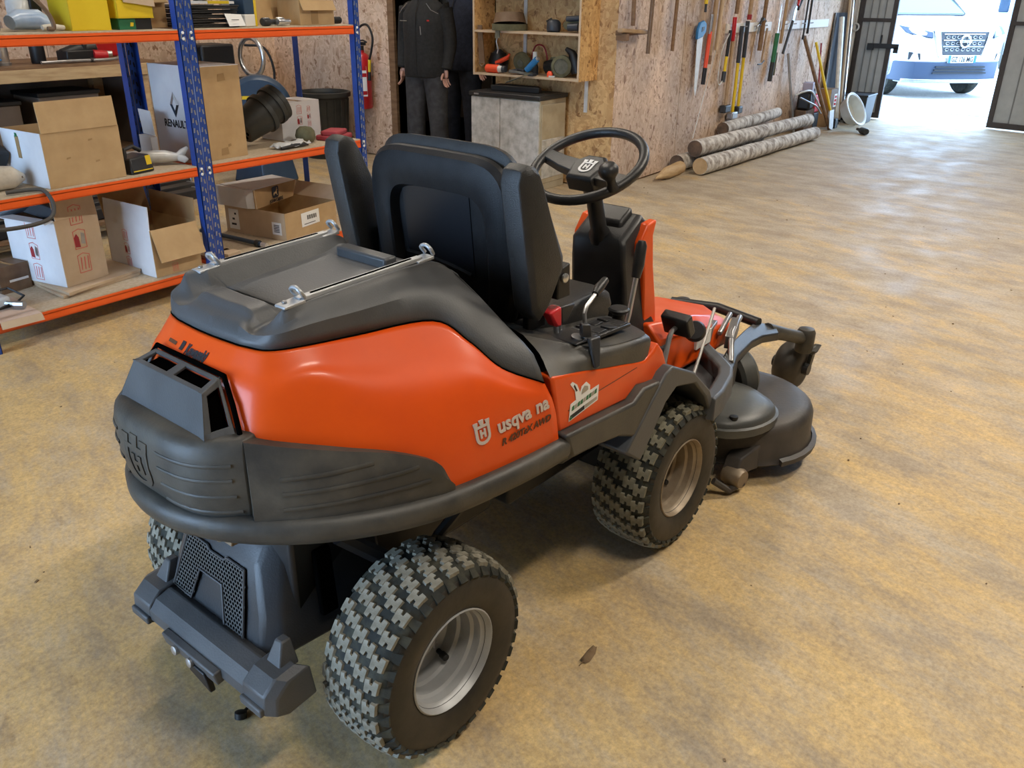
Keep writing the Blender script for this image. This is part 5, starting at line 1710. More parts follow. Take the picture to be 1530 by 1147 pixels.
simple('bench_vice', 'black bench grinder lying on the workbench with a red grip', 'grinder', (3.95, 7.08, BZ), [
    ('body', MB().obox((-.06, 0, .05), (.26, .14, .08), (0, 0, .1)).tube([(-.18, 0, .05), (-.05, 0, .09), (.10, 0, .10)], .05, 12), 'black', .01),
    ('red_grip', MB().tube([(.05, -.05, .05), (.16, -.06, .045)], [.04, .035], 12), 'red', 0),
    ('guard', MB().lathe([(.07, -.02), (.075, 0), (.07, .02)], (-.02, .02, .11), (1, .3, 0), 20), 'dark', 0)])
simple('power_tool', 'dark red power tool leaning on the bench wall', 'power tool', (4.12, 7.3, BZ), [
    ('body', MB().obox((0, 0, .14), (.10, .10, .22), (.2, -.4, .1)), 'darkred', .02),
    ('nose', MB().tube([(.05, -.03, .04), (.16, -.08, .04)], [.03, .022], 12), 'alu', 0)])
simple('bent_pipe', 'thin grey bent pipe lying along the workbench edge', 'pipe', (3.95, 6.95, BZ + .005), [
    ('pipe', MB().tube(catmull([(-.42, 0, .012), (-.1, .02, .012), (.15, -.01, .012), (.34, .05, .03), (.40, .10, .07)], 4), .012, 8), 'steel', 0),
    ('pipe_clip', MB().tube([(-.02, .012, .0125), (.02, .014, .0125)], .017, 8), 'dark', 0)])
simple('red_container', 'red plastic container standing on the bench end by the wall', 'container', (4.36, 7.50, BZ), [
    ('container', MB().obox((0, 0, .20), (.22, .14, .40)), 'red', .02),
    ('neck', MB().lathe([(.03, .4), (.03, .44)], (.05, 0, 0), (0, 0, 1), 12), 'black', 0)])
for i, (x, y, h) in enumerate(((1.35, 7.25, .5), (2.55, 7.25, .42), (3.2, 7.25, .46))):
    simple('storage_crate', 'dark crate under the workbench, ' + ('left', 'middle', 'right')[i] + ' of three', 'crate', (x + .55, y, .283), [
        ('crate_body', MB().box(-.25, .25, -.2, .2, 0, h), 'brownwall', .01),
        ('crate_rim', MB().box(-.26, .26, -.21, .21, h, h + .03), 'black', .005)], group='crates under the workbench')
for i in range(3):
    simple('steel_bar', ('upper', 'middle', 'lower')[i] + ' dark steel bar lying on the floor between rack and workbench', 'bar', (2.6 + .1 * i, 5.55 + .2 * i, .15), [
        ('bar', MB().obox((0, 0, 0), (2.4, .10, .07), (0, 0, R(2))), 'dark', .006),
        ('bar_end', MB().obox((1.2, .04, .0), (.02, .11, .08), (0, 0, R(2))), 'steel', .003)], group='steel bars')
simple('pallet', 'dark pallet carrying the steel bars behind the rack', 'pallet', (2.6, 5.8, 0), [
    ('deck_board', MB().box(-.9, .9, -.35, -.15, .09, .11).box(-.9, .9, .15, .35, .09, .11), 'wood_dark', 0),
    ('bearer', MB().box(-.8, -.7, -.35, .35, 0, .09).box(.7, .8, -.35, .35, 0, .09), 'wood_dark', 0)])
simple('timber_post', 'squared timber post leaning against the bench', 'timber', (2.75, 6.6, 0), [
    ('post', MB().hexa([(-.05, -.05, 0), (.05, -.05, 0), (.05, .05, 0), (-.05, .05, 0)], [(.12, .13, .80), (.22, .13, .80), (.22, .23, .80), (.12, .23, .80)]), 'wood', .004),
    ('post_end', MB().hexa([(.12, .13, .80), (.22, .13, .80), (.22, .23, .80), (.12, .23, .80)], [(.121, .131, .802), (.221, .131, .802), (.221, .231, .802), (.121, .231, .802)]), 'endgrain', 0)])
# dark machine against the partition
mc = simple('compressor', 'dark compressor with a bright metal ring beyond the tall printed box', 'compressor', (5.35, 7.25, 0), [
    ('tank', MB().lathe([(.0, -.55), (.2, -.54), (.24, -.45), (.24, .45), (.2, .54), (.0, .55)], (0, 0, .52), (1, 0, 0), 24), 'black', 0),
    ('motor', MB().obox((-.10, 0, .92), (.36, .32, .30)).lathe([(.10, 0), (.13, .02), (.13, .2)], (-.35, 0, .92), (1, 0, 0), 18), 'black', .02),
    ('foot', MB().box(-.4, -.3, -.22, .22, 0, .32).box(.3, .4, -.22, .22, 0, .32), 'dark', 0)])
MB().tube([(.22 + .0 * k, -.22 + .17 * math.cos(2 * PI * k / 24), .95 + .17 * math.sin(2 * PI * k / 24)) for k in range(24)], .022, 10, closed=True).build('metal_ring', 'alu', mc, 60)
MB().tube(catmull([(.26, -.08, 1.05), (.4, -.2, 1.02), (.45, -.25, .8), (.42, -.2, .55)], 5), .012, 8).build('air_hose', 'black', mc, 50)
# blue machine housing with a yellow mark
bm_ = simple('band_saw', 'dark blue rounded machine housing with a yellow mark behind the rack', 'machine', (4.9, 6.15, 0), [
    ('housing', MB().lathe([(.0, -.10), (.25, -.10), (.28, -.07), (.28, .07), (.25, .10), (.0, .10)], (0, 0, .60), (.62, .78, 0), 36), 'saw_blue', 0),
    ('pedestal', MB().hexa([(-.2, -.2, 0), (.2, -.2, 0), (.2, .2, 0), (-.2, .2, 0)], [(-.12, -.12, .5), (.12, -.12, .5), (.12, .12, .5), (-.12, .12, .5)]), 'saw_blue', .02)])
fr_o = V((-.10, -.085, .60)) + V((-.74, -.67, 0)) * .0
nx_ = V((-1, .9, 0)).normalized()
print_text('IT', .17, V((0, 0, .60)) + V((-.62, -.78, 0)).normalized() * .102 + V((-.78, .62, 0)) * .20, (.78, -.62, 0), (0, 0, 1), 'yellow', bm_, bold=.006, shear=.25)
# black waste bin
bn = simple('waste_bin', 'large black fluted plastic bin against the partition wall', 'bin', (6.10, 6.66, 0), [
    ('bin_wall', MB().lathe([(.0, .01), (.20, .0), (.205, .02), (.245, .60), (.235, .60), (.20, .03), (.0, .03)], (0, 0, 0), (0, 0, 1), 40, cap=False), 'pot', 0),
    ('bin_rim', MB().lathe([(.245, .585), (.268, .585), (.268, .625), (.25, .63), (.24, .60)], (0, 0, 0), (0, 0, 1), 40, cap=False), 'pot', 0)])
for k in range(20):
    a = 2 * PI * k / 20
    MB().tube([(.207 * math.cos(a), .207 * math.sin(a), .04), (.244 * math.cos(a), .244 * math.sin(a), .56)], .007, 6).build('flute', 'pot', bn)
# fire extinguisher
fx = simple('fire_extinguisher', 'red fire extinguisher with black hose hanging on the board wall', 'fire extinguisher', (6.34, 6.34, .47), [
    ('cylinder', MB().lathe([(.0, 0), (.075, .0), (.085, .012), (.085, .44), (.06, .50), (.03, .52), (.03, .54)], (0, 0, 0), (0, 0, 1), 32, cap=False), 'red', 0),
    ('valve', MB().lathe([(.028, .53), (.028, .58)], (0, 0, 0), (0, 0, 1), 14).obox((0, -.02, .60), (.03, .07, .03)), 'black', .004),
    ('handle', MB().tube([(-.01, .02, .60), (-.03, -.01, .625), (-.03, -.06, .632), (-.02, -.10, .615)], .008, 8), 'black', 0),
    ('hose', MB().tube(catmull([(-.01, .03, .60), (-.03, .02, .70), (-.02, -.05, .765), (-.02, -.13, .76), (-.03, -.19, .66), (-.03, -.165, .54), (-.03, -.13, .45)], 6), .011, 10), 'black', 0),
    ('nozzle', MB().tube([(-.03, -.135, .46), (-.03, -.125, .35)], [.016, .014], 10), 'yellow', 0),
    ('nozzle_tip', MB().tube([(-.03, -.125, .35), (-.03, -.118, .27)], [.014, .018], 10), 'black', 0),
    ('wall_bracket', MB().box(.06, .12, -.04, .04, .30, .42), 'steel', 0)])
# curved label on the cylinder
lb_ = MB()
cols_ = [[V((.0862 * math.cos(a), .0862 * math.sin(a), z)) for z in (.12, .40)] for a in [PI - .25 + 1.5 * k / 10 for k in range(11)]]
lb_.loft([[c[0] for c in cols_], [c[1] for c in cols_]], closed=False)
lb_.build('instruction_label', 'label', fx)
for z0, z1 in ((.36, .40), (.30, .335), (.135, .17)):
    m_ = MB()
    cc_ = [[V((.0868 * math.cos(a), .0868 * math.sin(a), z)) for z in (z0, z1)] for a in [PI - .22 + 1.44 * k / 10 for k in range(11)]]
    m_.loft([[c[0] for c in cc_], [c[1] for c in cc_]], closed=False)
    m_.build('label_band', 'red', fx)

# ------------------------------------------------------------------ wall cupboard, cabinet
hx0, hx1, hy0, hy1 = 6.16, 6.449, 3.765, 4.80
hc = thing('wall_cupboard', (6.3, 4.28, .89), 'open board cupboard hung on the partition wall with three shelves', 'cupboard')


def hcp(mb, name, m, **kw):
    mb.v = [p - V((6.3, 4.28, .89)) for p in mb.v]
    return mb.build(name, m, hc, **kw)


hcp(MB().box(hx0, hx1, hy0 - .018, hy0, .885, 2.0), 'side_panel', 'osb_warm')
hcp(MB().box(hx0, hx1, hy1, hy1 + .018, .885, 2.0), 'side_panel', 'osb_warm')
for z in (.895, 1.235, 1.60, 1.98):
    hcp(MB().box(hx0, hx1, hy0, hy1, z - .009, z + .009), 'shelf', 'card_pale')
hcp(MB().box(hx0 - .0025, hx0, hy0 - .018, hy0, .885, 2.0), 'edge_strip', 'card_pale')
hcp(MB().box(hx0 - .0025, hx0, hy1, hy1 + .018, .885, 2.0), 'edge_strip', 'card_pale')
for y in (4.47, 3.84):
    hcp(MB().box(hx1 - .012, hx1 - .002, y - .016, y + .016, .62 if y < 4 else .90, 1.98), 'hanging_rail', 'plastic_film')
cz0, cz1 = .905, 1.245
# upper shelf: leather strap coil and dark gloves
simple('strap_coil', 'coiled brown leather harness on the upper cupboard shelf', 'harness', (6.28, 4.52, cz1), [
    ('lower_strap', MB().lathe([(.13, 0), (.15, .0), (.15, .05), (.13, .05)], (0, 0, 0), (0, 0, 1), 28, cap=False), 'olive', 0),
    ('upper_strap', MB().lathe([(.125, .052), (.14, .052), (.12, .13), (.105, .13)], (0, 0, 0), (.12, .1, 1), 28, cap=False), 'leather', 0),
    ('strap_lid', MB().lathe([(.0, .118), (.105, .118), (.105, .128), (.0, .133)], (0, 0, 0), (.12, .1, 1), 28, cap=False), 'leather', 0)])
simple('hanging_strap', 'webbing strap with a snap hook hanging from the upper cupboard shelf', 'strap', (6.15, 4.55, cz1 + .002), [
    ('webbing', MB().hexa([(-.006, -.025, -.06), (.0, -.025, -.06), (.0, .025, -.06), (-.006, .025, -.06)], [(.0, -.02, .03), (.006, -.02, .03), (.006, .02, .03), (.0, .02, .03)]), 'strap', 0),
    ('snap_hook', MB().tube([(-.004, 0, -.06), (-.004, .01, -.09), (-.004, 0, -.12), (-.004, -.01, -.15), (-.004, 0, -.18)], .006, 8), 'steel', 0)])
simple('side_strap', 'wide brown strap hanging inside the left of the cupboard', 'strap', (6.18, 4.74, .98), [
    ('webbing', MB().hexa([(0, -.03, 0), (.008, -.03, 0), (.008, .03, 0), (0, .03, 0)], [(0, .0, .30), (.008, .0, .30), (.008, .045, .30), (0, .045, .30)]), 'leather', 0),
    ('loop', MB().tube([(.004, -.03, 0), (.004, .0, -.03), (.004, .03, 0)], .008, 8), 'leather', 0)])
simple('ear_defenders', 'dark round ear defenders on the right of the upper cupboard shelf', 'ear defenders', (6.25, 4.06, cz1), [
    ('cup', MB().lathe([(.0, 0), (.05, 0), (.058, .02), (.058, .07), (.04, .09), (.0, .095)], (0, 0, .0), (.2, .1, 1), 20), 'carblack', 0),
    ('band', MB().tube([(.0, .05, .05), (.02, .08, .08), (.03, .04, .1)], .008, 8), 'black', 0)])
simple('work_gloves', 'heap of dark work gloves on the upper cupboard shelf', 'gloves', (6.29, 3.87, cz1 + .01), [
    ('glove', MB().tube([(-.06, .06, .04), (.0, .05, .06), (.03, -.02, .06), (.0, -.07, .05)], [.03, .05, .055, .04], 12), 'olive', 0),
    ('glove_fingers', MB().tube([(-.07, .03, .03), (-.06, -.06, .035)], .03, 10).tube([(-.05, .06, .09), (-.03, -.05, .10)], .022, 10), 'carblack', 0)])
# lower shelf
simple('sanding_tool', 'orange-red handheld tool lying on the lower cupboard shelf', 'tool', (6.20, 4.60, cz0), [
    ('body', MB().tube([(0, .10, .035), (0, -.03, .035)], [.034, .034], 14), 'safety', .004),
    ('collar', MB().tube([(0, -.03, .035), (0, -.07, .035)], [.03, .024], 14), 'plastic_film', 0),
    ('knob', MB().tube([(0, -.07, .035), (0, -.10, .035)], [.03, .026], 14), 'carblack', 0)])
simple('spray_gun', 'small orange-red spray handle behind the handheld tool', 'handle', (6.27, 4.58, cz0 + .075), [
    ('grip', MB().tube([(0, .07, 0), (0, -.05, .05)], [.02, .018], 12), 'safety', 0),
    ('trigger', MB().tube([(0, -.03, .03), (0, -.07, .08)], [.012, .010], 8), 'safety', 0),
    ('stand', MB().box(-.02, .02, .02, .06, -.075, .0), 'carblack', .004)])
simple('dark_pouch', 'dark hanging pouch in the left of the lower cupboard shelf', 'pouch', (6.37, 4.70, cz0), [
    ('pouch', MB().lathe([(.0, 0), (.075, .0), (.085, .06), (.06, .15), (.02, .18)], (0, 0, 0), (0, 0, 1), 20), 'carblack', 0),
    ('pouch_flap', MB().lathe([(.087, .06), (.09, .09), (.065, .15)], (0, 0, 0), (0, 0, 1), 20, cap=False), 'black', 0)])
simple('strap_reel', 'round olive reel of webbing on the lower cupboard shelf', 'reel', (6.33, 4.42, cz0), [
    ('reel', MB().lathe([(.0, -.03), (.07, -.03), (.085, -.01), (.085, .01), (.07, .03), (.0, .03)], (0, 0, .088), (1, 0, .2), 28), 'olive', 0),
    ('reel_hub', MB().lathe([(.0, -.036), (.03, -.036), (.03, .0)], (0, 0, .088), (1, 0, .2), 16), 'strap', 0)])
simple('glue_bottle', 'white capped bottle standing in the lower cupboard shelf', 'bottle', (6.30, 4.27, cz0), [
    ('bottle', MB().lathe([(.03, 0), (.032, .06), (.018, .10), (.016, .12)], (0, 0, 0), (0, 0, 1), 16), 'carblack', 0),
    ('cap', MB().lathe([(.020, .115), (.018, .18)], (0, 0, 0), (0, 0, 1), 14), 'label', 0)])
simple('wire_loop', 'brown cable loop standing against the cupboard back', 'cable', (6.38, 4.27, cz0), [
    ('loop', MB().tube(catmull([(0, .07, .007), (0, .085, .12), (0, .05, .22), (0, -.03, .22), (0, -.07, .13), (0, -.06, .007)], 4), .007, 8), 'darkred', 0),
    ('loop_clip', MB().tube([(0, -.062, .05), (0, -.06, .02)], .011, 8), 'black', 0)])
simple('blue_cylinder', 'bright blue gas cartridge tilted over the lower cupboard shelf', 'cartridge', (6.19, 4.22, cz0 + .045), [
    ('cartridge', MB().tube([(0, .055, -.005), (0, -.045, .085)], .026, 16), 'cyan', 0),
    ('cartridge_cap', MB().tube([(0, -.045, .085), (0, -.058, .097)], .016, 12), 'alu', 0),
    ('rest', MB().box(-.02, .02, .01, .07, -.045, -.02), 'strap', 0)])
simple('grey_strap', 'grey webbing strap sticking out over the edge of the lower shelf', 'strap', (6.14, 4.28, cz0), [
    ('webbing', MB().hexa([(-.06, .13, -.055), (-.05, .15, -.07), (.02, -.05, .012), (.0, -.07, .015)], [(-.055, .125, -.048), (-.045, .145, -.062), (.02, -.05, .02), (.0, -.07, .022)]), 'strap', 0),
    ('buckle', MB().box(.0, .06, -.10, -.05, .0, .02), 'carblack', .003)])
simple('wire_heap', 'heap of small dark hardware in the middle of the lower shelf', 'hardware', (6.22, 4.38, cz0), [
    ('plate', MB().obox((0, 0, .016), (.10, .14, .02), (.1, .1, .3)), 'greybag', .004),
    ('clip', MB().tube([(-.03, .08, .02), (.02, .02, .035), (.0, -.06, .03)], .012, 8), 'carblack', 0)])
simple('knee_pad', 'olive knee pad and black glove at the right of the lower shelf', 'knee pad', (6.26, 3.92, cz0), [
    ('pad', MB().lathe([(.06, -.04), (.085, -.03), (.085, .03), (.06, .04)], (-.02, .04, .085), (1, .3, 0), 24, cap=False), 'olive', 0),
    ('pad_core', MB().lathe([(.0, -.03), (.06, -.03), (.06, .03), (.0, .03)], (-.02, .04, .085), (1, .3, 0), 24, cap=False), 'strap', 0),
    ('glove', MB().tube([(.03, -.08, .04), (.02, -.06, .12), (.01, -.03, .19), (.0, .02, .22)], [.05, .05, .03, .015], 12), 'black', 0)])
simple('dark_bag', 'dark lumpy bag behind the blue cartridge on the lower shelf', 'bag', (6.34, 4.08, cz0), [
    ('bag', MB().tube([(0, .10, .06), (0, .03, .075), (0, -.06, .07)], [.05, .06, .05], 12), 'black', 0),
    ('bag_top', MB().tube([(0, .05, .12), (0, -.05, .125)], [.025, .03], 10), 'olive', 0)])
simple('paint_cap', 'small red cap on the front of the lower shelf', 'cap', (6.20, 4.05, cz0), [
    ('cap', MB().lathe([(.024, 0), (.026, .03), (.015, .045)], (0, 0, 0), (0, 0, 1), 14), 'safety', 0),
    ('cap_base', MB().lathe([(.03, 0), (.03, .012)], (0, -.02, 0), (0, 0, 1), 14), 'plastic_film', 0)])

cab = thing('storage_cabinet', (6.2, 4.365, 0), 'grey stained two-door cabinet with a black top under the wall cupboard', 'cabinet')
cw0, cw1 = -.355, .355
MB().box(-.185, .2, cw0, cw1, 0, .735).build('body', 'cab_side', cab, bevel=.004)
MB().box(-.202, -.185, .05, cw1 - .004, .03, .728).build('door', 'cab', cab, bevel=.004)
MB().box(-.202, -.185, cw0 + .004, .043, .03, .728).build('door', 'cab', cab, bevel=.004)
MB().box(-.17, .185, cw0 - .006, cw0, .06, .70).build('side_inset', 'cab_side', cab, bevel=.003)
MB().box(-.16, .18, cw0 - .010, cw0 - .004, .10, .42).build('side_lower_inset', 'cab', cab, bevel=.003)
tp_ = MB().box(-.215, .215, cw0 - .012, cw1 + .012, .735, .770).build('top', 'dark', cab, bevel=.006)
MB().box(-.217, -.214, .26, .31, .745, .757).build('name_plate', 'alu', tp_)
for i in range(2):
    simple('black_profile', ('longer front', 'shorter rear')[i] + ' black bar lying on the cabinet top', 'bar', (6.16 + .09 * i, 4.36 + .04 * i, .772), [
        ('bar', MB().obox((0, 0, .022), (.05, .46 - .05 * i, .044), (0, 0, R(6 - 8 * i))), 'black', .004),
        ('bar_cap', MB().obox((.0, .235 - .02 * i, .022), (.055, .03, .04), (0, 0, R(6 - 8 * i))), 'dark', .003)], group='black bars on the cabinet')
bw = thing('plastic_crate', (6.9, 5.0, 0), 'black plastic crate with a dark bag in the doorway shadow', 'crate')
MB().box(-.2, .2, -.16, .16, 0, .42).build('crate_body', 'black', bw, bevel=.01)
MB().tube([(-.1, -.05, .5), (0, .0, .58), (.1, .08, .5)], [.1, .14, .1], 12).build('bag', 'carblack', bw, 60)
# ------------------------------------------------------------------ tools along the long wall
TY = YT - .004           # front face of the boards
rk_ = thing('tool_rack', (6.6, TY, 1.25), 'worn wooden peg block fixed on the board wall', 'tool rack')
MB().obox((0, -.035, 0), (.40, .065, .040)).build('block', 'wood_dark', rk_, bevel=.006)
MB().obox((-.05, -.09, .012), (.42, .045, .030), (0, R(3), R(-4))).build('block', 'wood_handle', rk_, bevel=.006)
MB().obox((-.18, -.06, -.03), (.04, .10, .05)).build('bracket', 'wood_dark', rk_, bevel=.004)
for i, (x0, x1, z) in enumerate(((8.62, 9.85, 1.235), (10.15, 11.9, 1.235))):
    b_ = thing('wall_rail', (x0, TY, z), ('white wooden tool rail on the wall behind the hammers', 'white wooden tool rail on the wall nearest the gate')[i], 'rail', 'white tool rails')
    MB().box(0, x1 - x0, -.022, 0, -.045, .045).build('rail_board', 'label', b_, bevel=.003)
    for k in range(4):
        MB().tube([(.12 + k * .3, -.02, .01), (.12 + k * .3, -.06, .015)], .006, 6).build('peg', 'steel', b_)


def tool(name, label, cat, x, z, pieces, group=None):
    t = thing(name, (x, TY - .05, z), label, cat, group)
    for nm, mb_, m_, bv in pieces:
        mb_.build(nm, m_, t, smooth=45, bevel=bv)
    return t


def stick(x0, z0, x1, z1, r=.016, y0=0, y1=0):
    return MB().tube([(x0, y0, z0), ((x0 + x1) / 2, (y0 + y1) / 2, (z0 + z1) / 2), (x1, y1, z1)], r, 8)


def grip(x0, z0, x1, z1, r):
    return MB().tube([(x0, 0, z0), (x1, 0, z1)], r, 10)


tool('hanging_pole', 'dark wooden pole hanging left in the wooden peg block', 'pole', 6.60, 1.30, [('pole', stick(-.03, 1.0, .0, -.0, .018), 'wood_dark', 0), ('ferrule', grip(-.03, 1.0, -.032, 1.06, .020), 'steel', 0)], 'poles by the peg block')
tool('hanging_pole', 'longer brown pole hanging right through the wooden peg block', 'pole', 6.70, 1.09, [('pole', stick(.06, 1.2, .0, .0, .018, -.10, -.10), 'leather', 0), ('ferrule', MB().tube([(.06, -.10, 1.2), (.063, -.10, 1.26)], .020, 10), 'steel', 0)], 'poles by the peg block')
tool('hanging_pole', 'single brown pole hanging on the wall between peg block and hand saw', 'pole', 7.36, 1.08, [('pole', stick(.06, 1.2, .0, .0, .017), 'wood_dark', 0), ('ferrule', grip(.06, 1.2, .063, 1.26, .020), 'steel', 0)])
tool('hand_saw', 'long steel hand saw with a blue handle hanging on the wall', 'saw', 7.94, .72, [
    ('blade', MB().prism([(.06, 0, .50), (-.075, 0, .48), (-.035, 0, .0), (.0, 0, -.06), (.02, 0, .0)], (0, .003, 0)), 'plastic_film', 0),
    ('handle', MB().prism([(-.09, -.012, .44), (.03, -.012, .46), (.09, -.012, .50), (.09, -.012, .57), (.03, -.012, .60), (-.05, -.012, .585), (-.09, -.012, .52)], (0, .026, 0)), 'cyan', .006),
    ('handle_hole', MB().prism([(-.02, -.014, .50), (.04, -.014, .515), (.045, -.014, .55), (-.015, -.014, .545)], (0, .030, 0)), 'carblack', .004)])
tool('pruning_pole', 'orange and black handled pruning tool beside the hand saw', 'pruner', 8.10, .75, [
    ('shaft', grip(.055, .62, .035, .45, .014), 'steel', 0), ('orange_grip', grip(.045, .47, .012, .14, .020), 'safety', 0), ('black_grip', grip(.012, .15, -.005, .0, .021), 'black', 0)])
tool('grafting_knife', 'small yellow handled scraper hanging above the hand saw', 'scraper', 7.99, 1.44, [
    ('yellow_grip', grip(.0, .02, .0, .2, .018), 'yellow', 0), ('blade', grip(.0, .02, .0, -.05, .012), 'carblack', 0)])
tool('hanging_pole', 'thick brown post handle hanging right of the hand saw', 'handle', 8.18, .95, [('handle', stick(.10, 1.2, .0, .0, .024), 'wood_handle', 0), ('ferrule', grip(.0, .06, -.004, -.02, .027), 'wood_dark', 0)])
tool('pole_saw', 'pale wooden pole with a thin cord reaching down to the logs', 'pole', 8.36, .5, [('pole', stick(.05, 1.7, -.03, .55, .022), 'card_pale', 0), ('cord', stick(-.03, .56, -.38, -.24, .004), 'plastic_film', 0)])
tool('bow_saw', 'bow saw with a thin round frame hanging on the wall', 'bow saw', 8.54, .74, [
    ('frame', MB().tube(catmull([(.08, 0, .45), (-.06, 0, .30), (-.09, 0, .05), (-.04, 0, -.02), (.04, 0, .02)], 4), .006, 6), 'plastic_film', 0),
    ('grip', grip(.10, .48, .07, .24, .017), 'black', 0), ('yellow_band', grip(.07, .24, .055, .10, .016), 'yellow', 0), ('tip', grip(.055, .10, .04, .0, .022), 'carblack', 0)])
# sledge hammers hanging heads down
for i, (x, z, gc, hm, l_) in enumerate(((8.72, .44, 'red', 'wood_handle', 'red gripped sledgehammer, left of the three hanging heads down'), (8.93, .355, 'carblack', 'yellow', 'middle sledgehammer with black grip and yellow shaft, hanging lowest'), (9.07, .40, 'carblack', 'yellow', 'right sledgehammer with black grip and yellow shaft'))):
    tool('sledgehammer', l_, 'hammer', x, z, [
        ('shaft', stick(.0, .0, .0, .90, .017), hm, 0), ('grip', grip(0, .55 if i else .68, 0, .90, .022), gc, 0),
        ('head', MB().obox((0, 0, .03), (.15 if i < 2 else .12, .07, .075)), 'steel' if i == 1 else 'dark', .012)], 'sledgehammers')
tool('axe_handle', 'long brown axe handle hanging above the red gripped sledgehammer', 'handle', 8.72, 1.37, [('handle', stick(.08, .6, .02, .0, .022), 'wood_dark', 0), ('ferrule', grip(.08, .6, .09, .66, .024), 'steel', 0)])
tool('axe_handle', 'ochre handle hanging right of the sledgehammers above the rail', 'handle', 9.10, 1.36, [('handle', stick(.05, .7, .0, .0, .024), 'wood_handle', 0), ('red_cap', grip(.0, .0, -.002, -.05, .025), 'darkred', 0)])
tool('hay_hook', 'small steel hook with wooden grip hanging left on the white rail', 'hook', 9.28, .90, [('shaft', stick(.05, .30, -.02, .0, .008), 'wood_handle', 0), ('hook', MB().tube(catmull([(.05, 0, .30), (.10, 0, .36), (.12, 0, .32), (.10, 0, .27)], 4), .009, 8), 'steel', 0)])
tool('pickaxe', 'dark handled pick with an iron head hanging before the white rail', 'pickaxe', 9.50, .95, [('handle', stick(.04, .8, .0, .05, .022), 'wood_dark', 0), ('head', MB().tube(catmull([(-.10, 0, .30), (-.02, 0, .36), (.06, 0, .34)], 4), [.012] * 4 + [.022] + [.018] * 4, 8), 'dark', 0), ('collar', grip(.0, .05, .01, .3, .026), 'wood_dark', 0)])
tool('hay_hook', 'yellow topped hoe hanging right of the pick', 'hoe', 9.63, .86, [('shaft', stick(.02, .36, -.03, .02, .012), 'wood_handle', 0), ('hoe_blade', MB().tube([(-.13, 0, .0), (-.03, 0, .0), (.05, 0, .03)], .008, 8), 'dark', 0)])
tool('hedge_shears', 'green handled hedge shears hanging on the wall', 'shears', 9.96, .66, [
    ('green_grip', grip(.03, .50, -.005, .20, .026), 'green', 0), ('dark_tip', grip(-.005, .20, -.03, .0, .026), 'pot', 0), ('yellow_grip', grip(.06, .30, .05, .06, .022), 'olive', 0), ('blade', MB().prism([(.02, 0, .5), (.05, 0, .5), (.06, 0, .75), (.04, 0, .8)], (0, .004, 0)), 'steel', 0)])
tool('hanging_pole', 'brown pole hanging between the green shears and the loppers', 'pole', 10.13, 1.05, [('pole', stick(.08, 1.1, .0, .0, .018), 'wood_handle', 0), ('ferrule', grip(.08, 1.1, .084, 1.16, .021), 'steel', 0)])
tool('loppers', 'red and black loppers hanging crossed at the right of the wall', 'loppers', 10.42, .94, [
    ('lower_arm', grip(-.17, .0, .02, .34, .016), 'carblack', 0), ('blade', MB().prism([(.0, 0, .30), (.08, 0, .34), (.14, 0, .52), (.10, 0, .55), (.02, 0, .44)], (0, .006, 0)), 'steel', .002),
    ('red_grip', grip(.11, .50, .28, .80, .020), 'red', 0), ('black_grip', grip(.14, .46, .40, .74, .018), 'black', 0)])
tool('iron_rod', 'thin dark iron rod hanging left of the gate wall', 'rod', 10.88, 1.12, [('rod', stick(.02, .45, .0, .0, .011), 'dark', 0), ('tip', grip(.0, .0, -.002, -.05, .014), 'black', 0)])
tool('iron_rod', 'dark iron rod hanging before the last white rail', 'rod', 11.02, 1.17, [('rod', stick(.02, 1.0, .0, .0, .014), 'dark', 0), ('tip', grip(.0, .0, -.002, -.04, .016), 'black', 0)])

# ------------------------------------------------------------------ logs on the floor


def log(label, x0, y0, z0, x1, y1, z1, r, endm='endgrain', point=False):
    t = thing('birch_log', (x0, y0, 0), label, 'log', 'logs along the wall')
    d = V((x1 - x0, y1 - y0, z1 - z0))
    n = 9
    pts, rr = [], []
    for k in range(n):
        f_ = k / (n - 1)
        p = V((0, 0, z0)) + d * f_ + V((0, random.uniform(-.004, .004), random.uniform(-.002, .002)))
        pts.append(p)
        rr.append(r * random.uniform(.96, 1.03) * (1 - .12 * f_))
    if point:
        rr[0] = r * .25
        rr[1] = r * .9
    MB().tube(pts, rr, 18).build('bark', 'bark', t, 50)
    MB().tube([V((0, 0, z0)) - d.normalized() * .0015, V((0, 0, z0)) + d.normalized() * .002], rr[0] * .97, 18).build('sawn_end', endm, t, 40)
    return t


log('nearest birch log with a pale sawn end lying on the floor', 7.55, 3.235, .084, 10.45, 3.09, .080, .080)
log('second birch log with a dark end, stacked against the wall', 7.68, 3.36, .215, 10.6, 3.23, .205, .078, 'darkwood_end')
log('brown log end lowest against the board wall', 7.56, 3.475, .085, 9.6, 3.45, .083, .078, 'darkwood_end')
log('short grey birch log on top of the heap near the wall', 8.62, 3.485, .285, 10.2, 3.475, .30, .066, 'darkwood_end')
st_ = thing('wooden_stake', (7.22, 3.40, .0), 'pointed wooden stake lying in front of the logs', 'stake')
MB().tube([(-.20, .02, .03), (-.02, .0, .055), (.30, .02, .06)], [.008, .055, .058], 12).build('stake', 'wood', st_, 40)
MB().tube([(.30, .02, .06), (.302, .02, .06)], .056, 12).build('stake_end', 'endgrain', st_, 40)
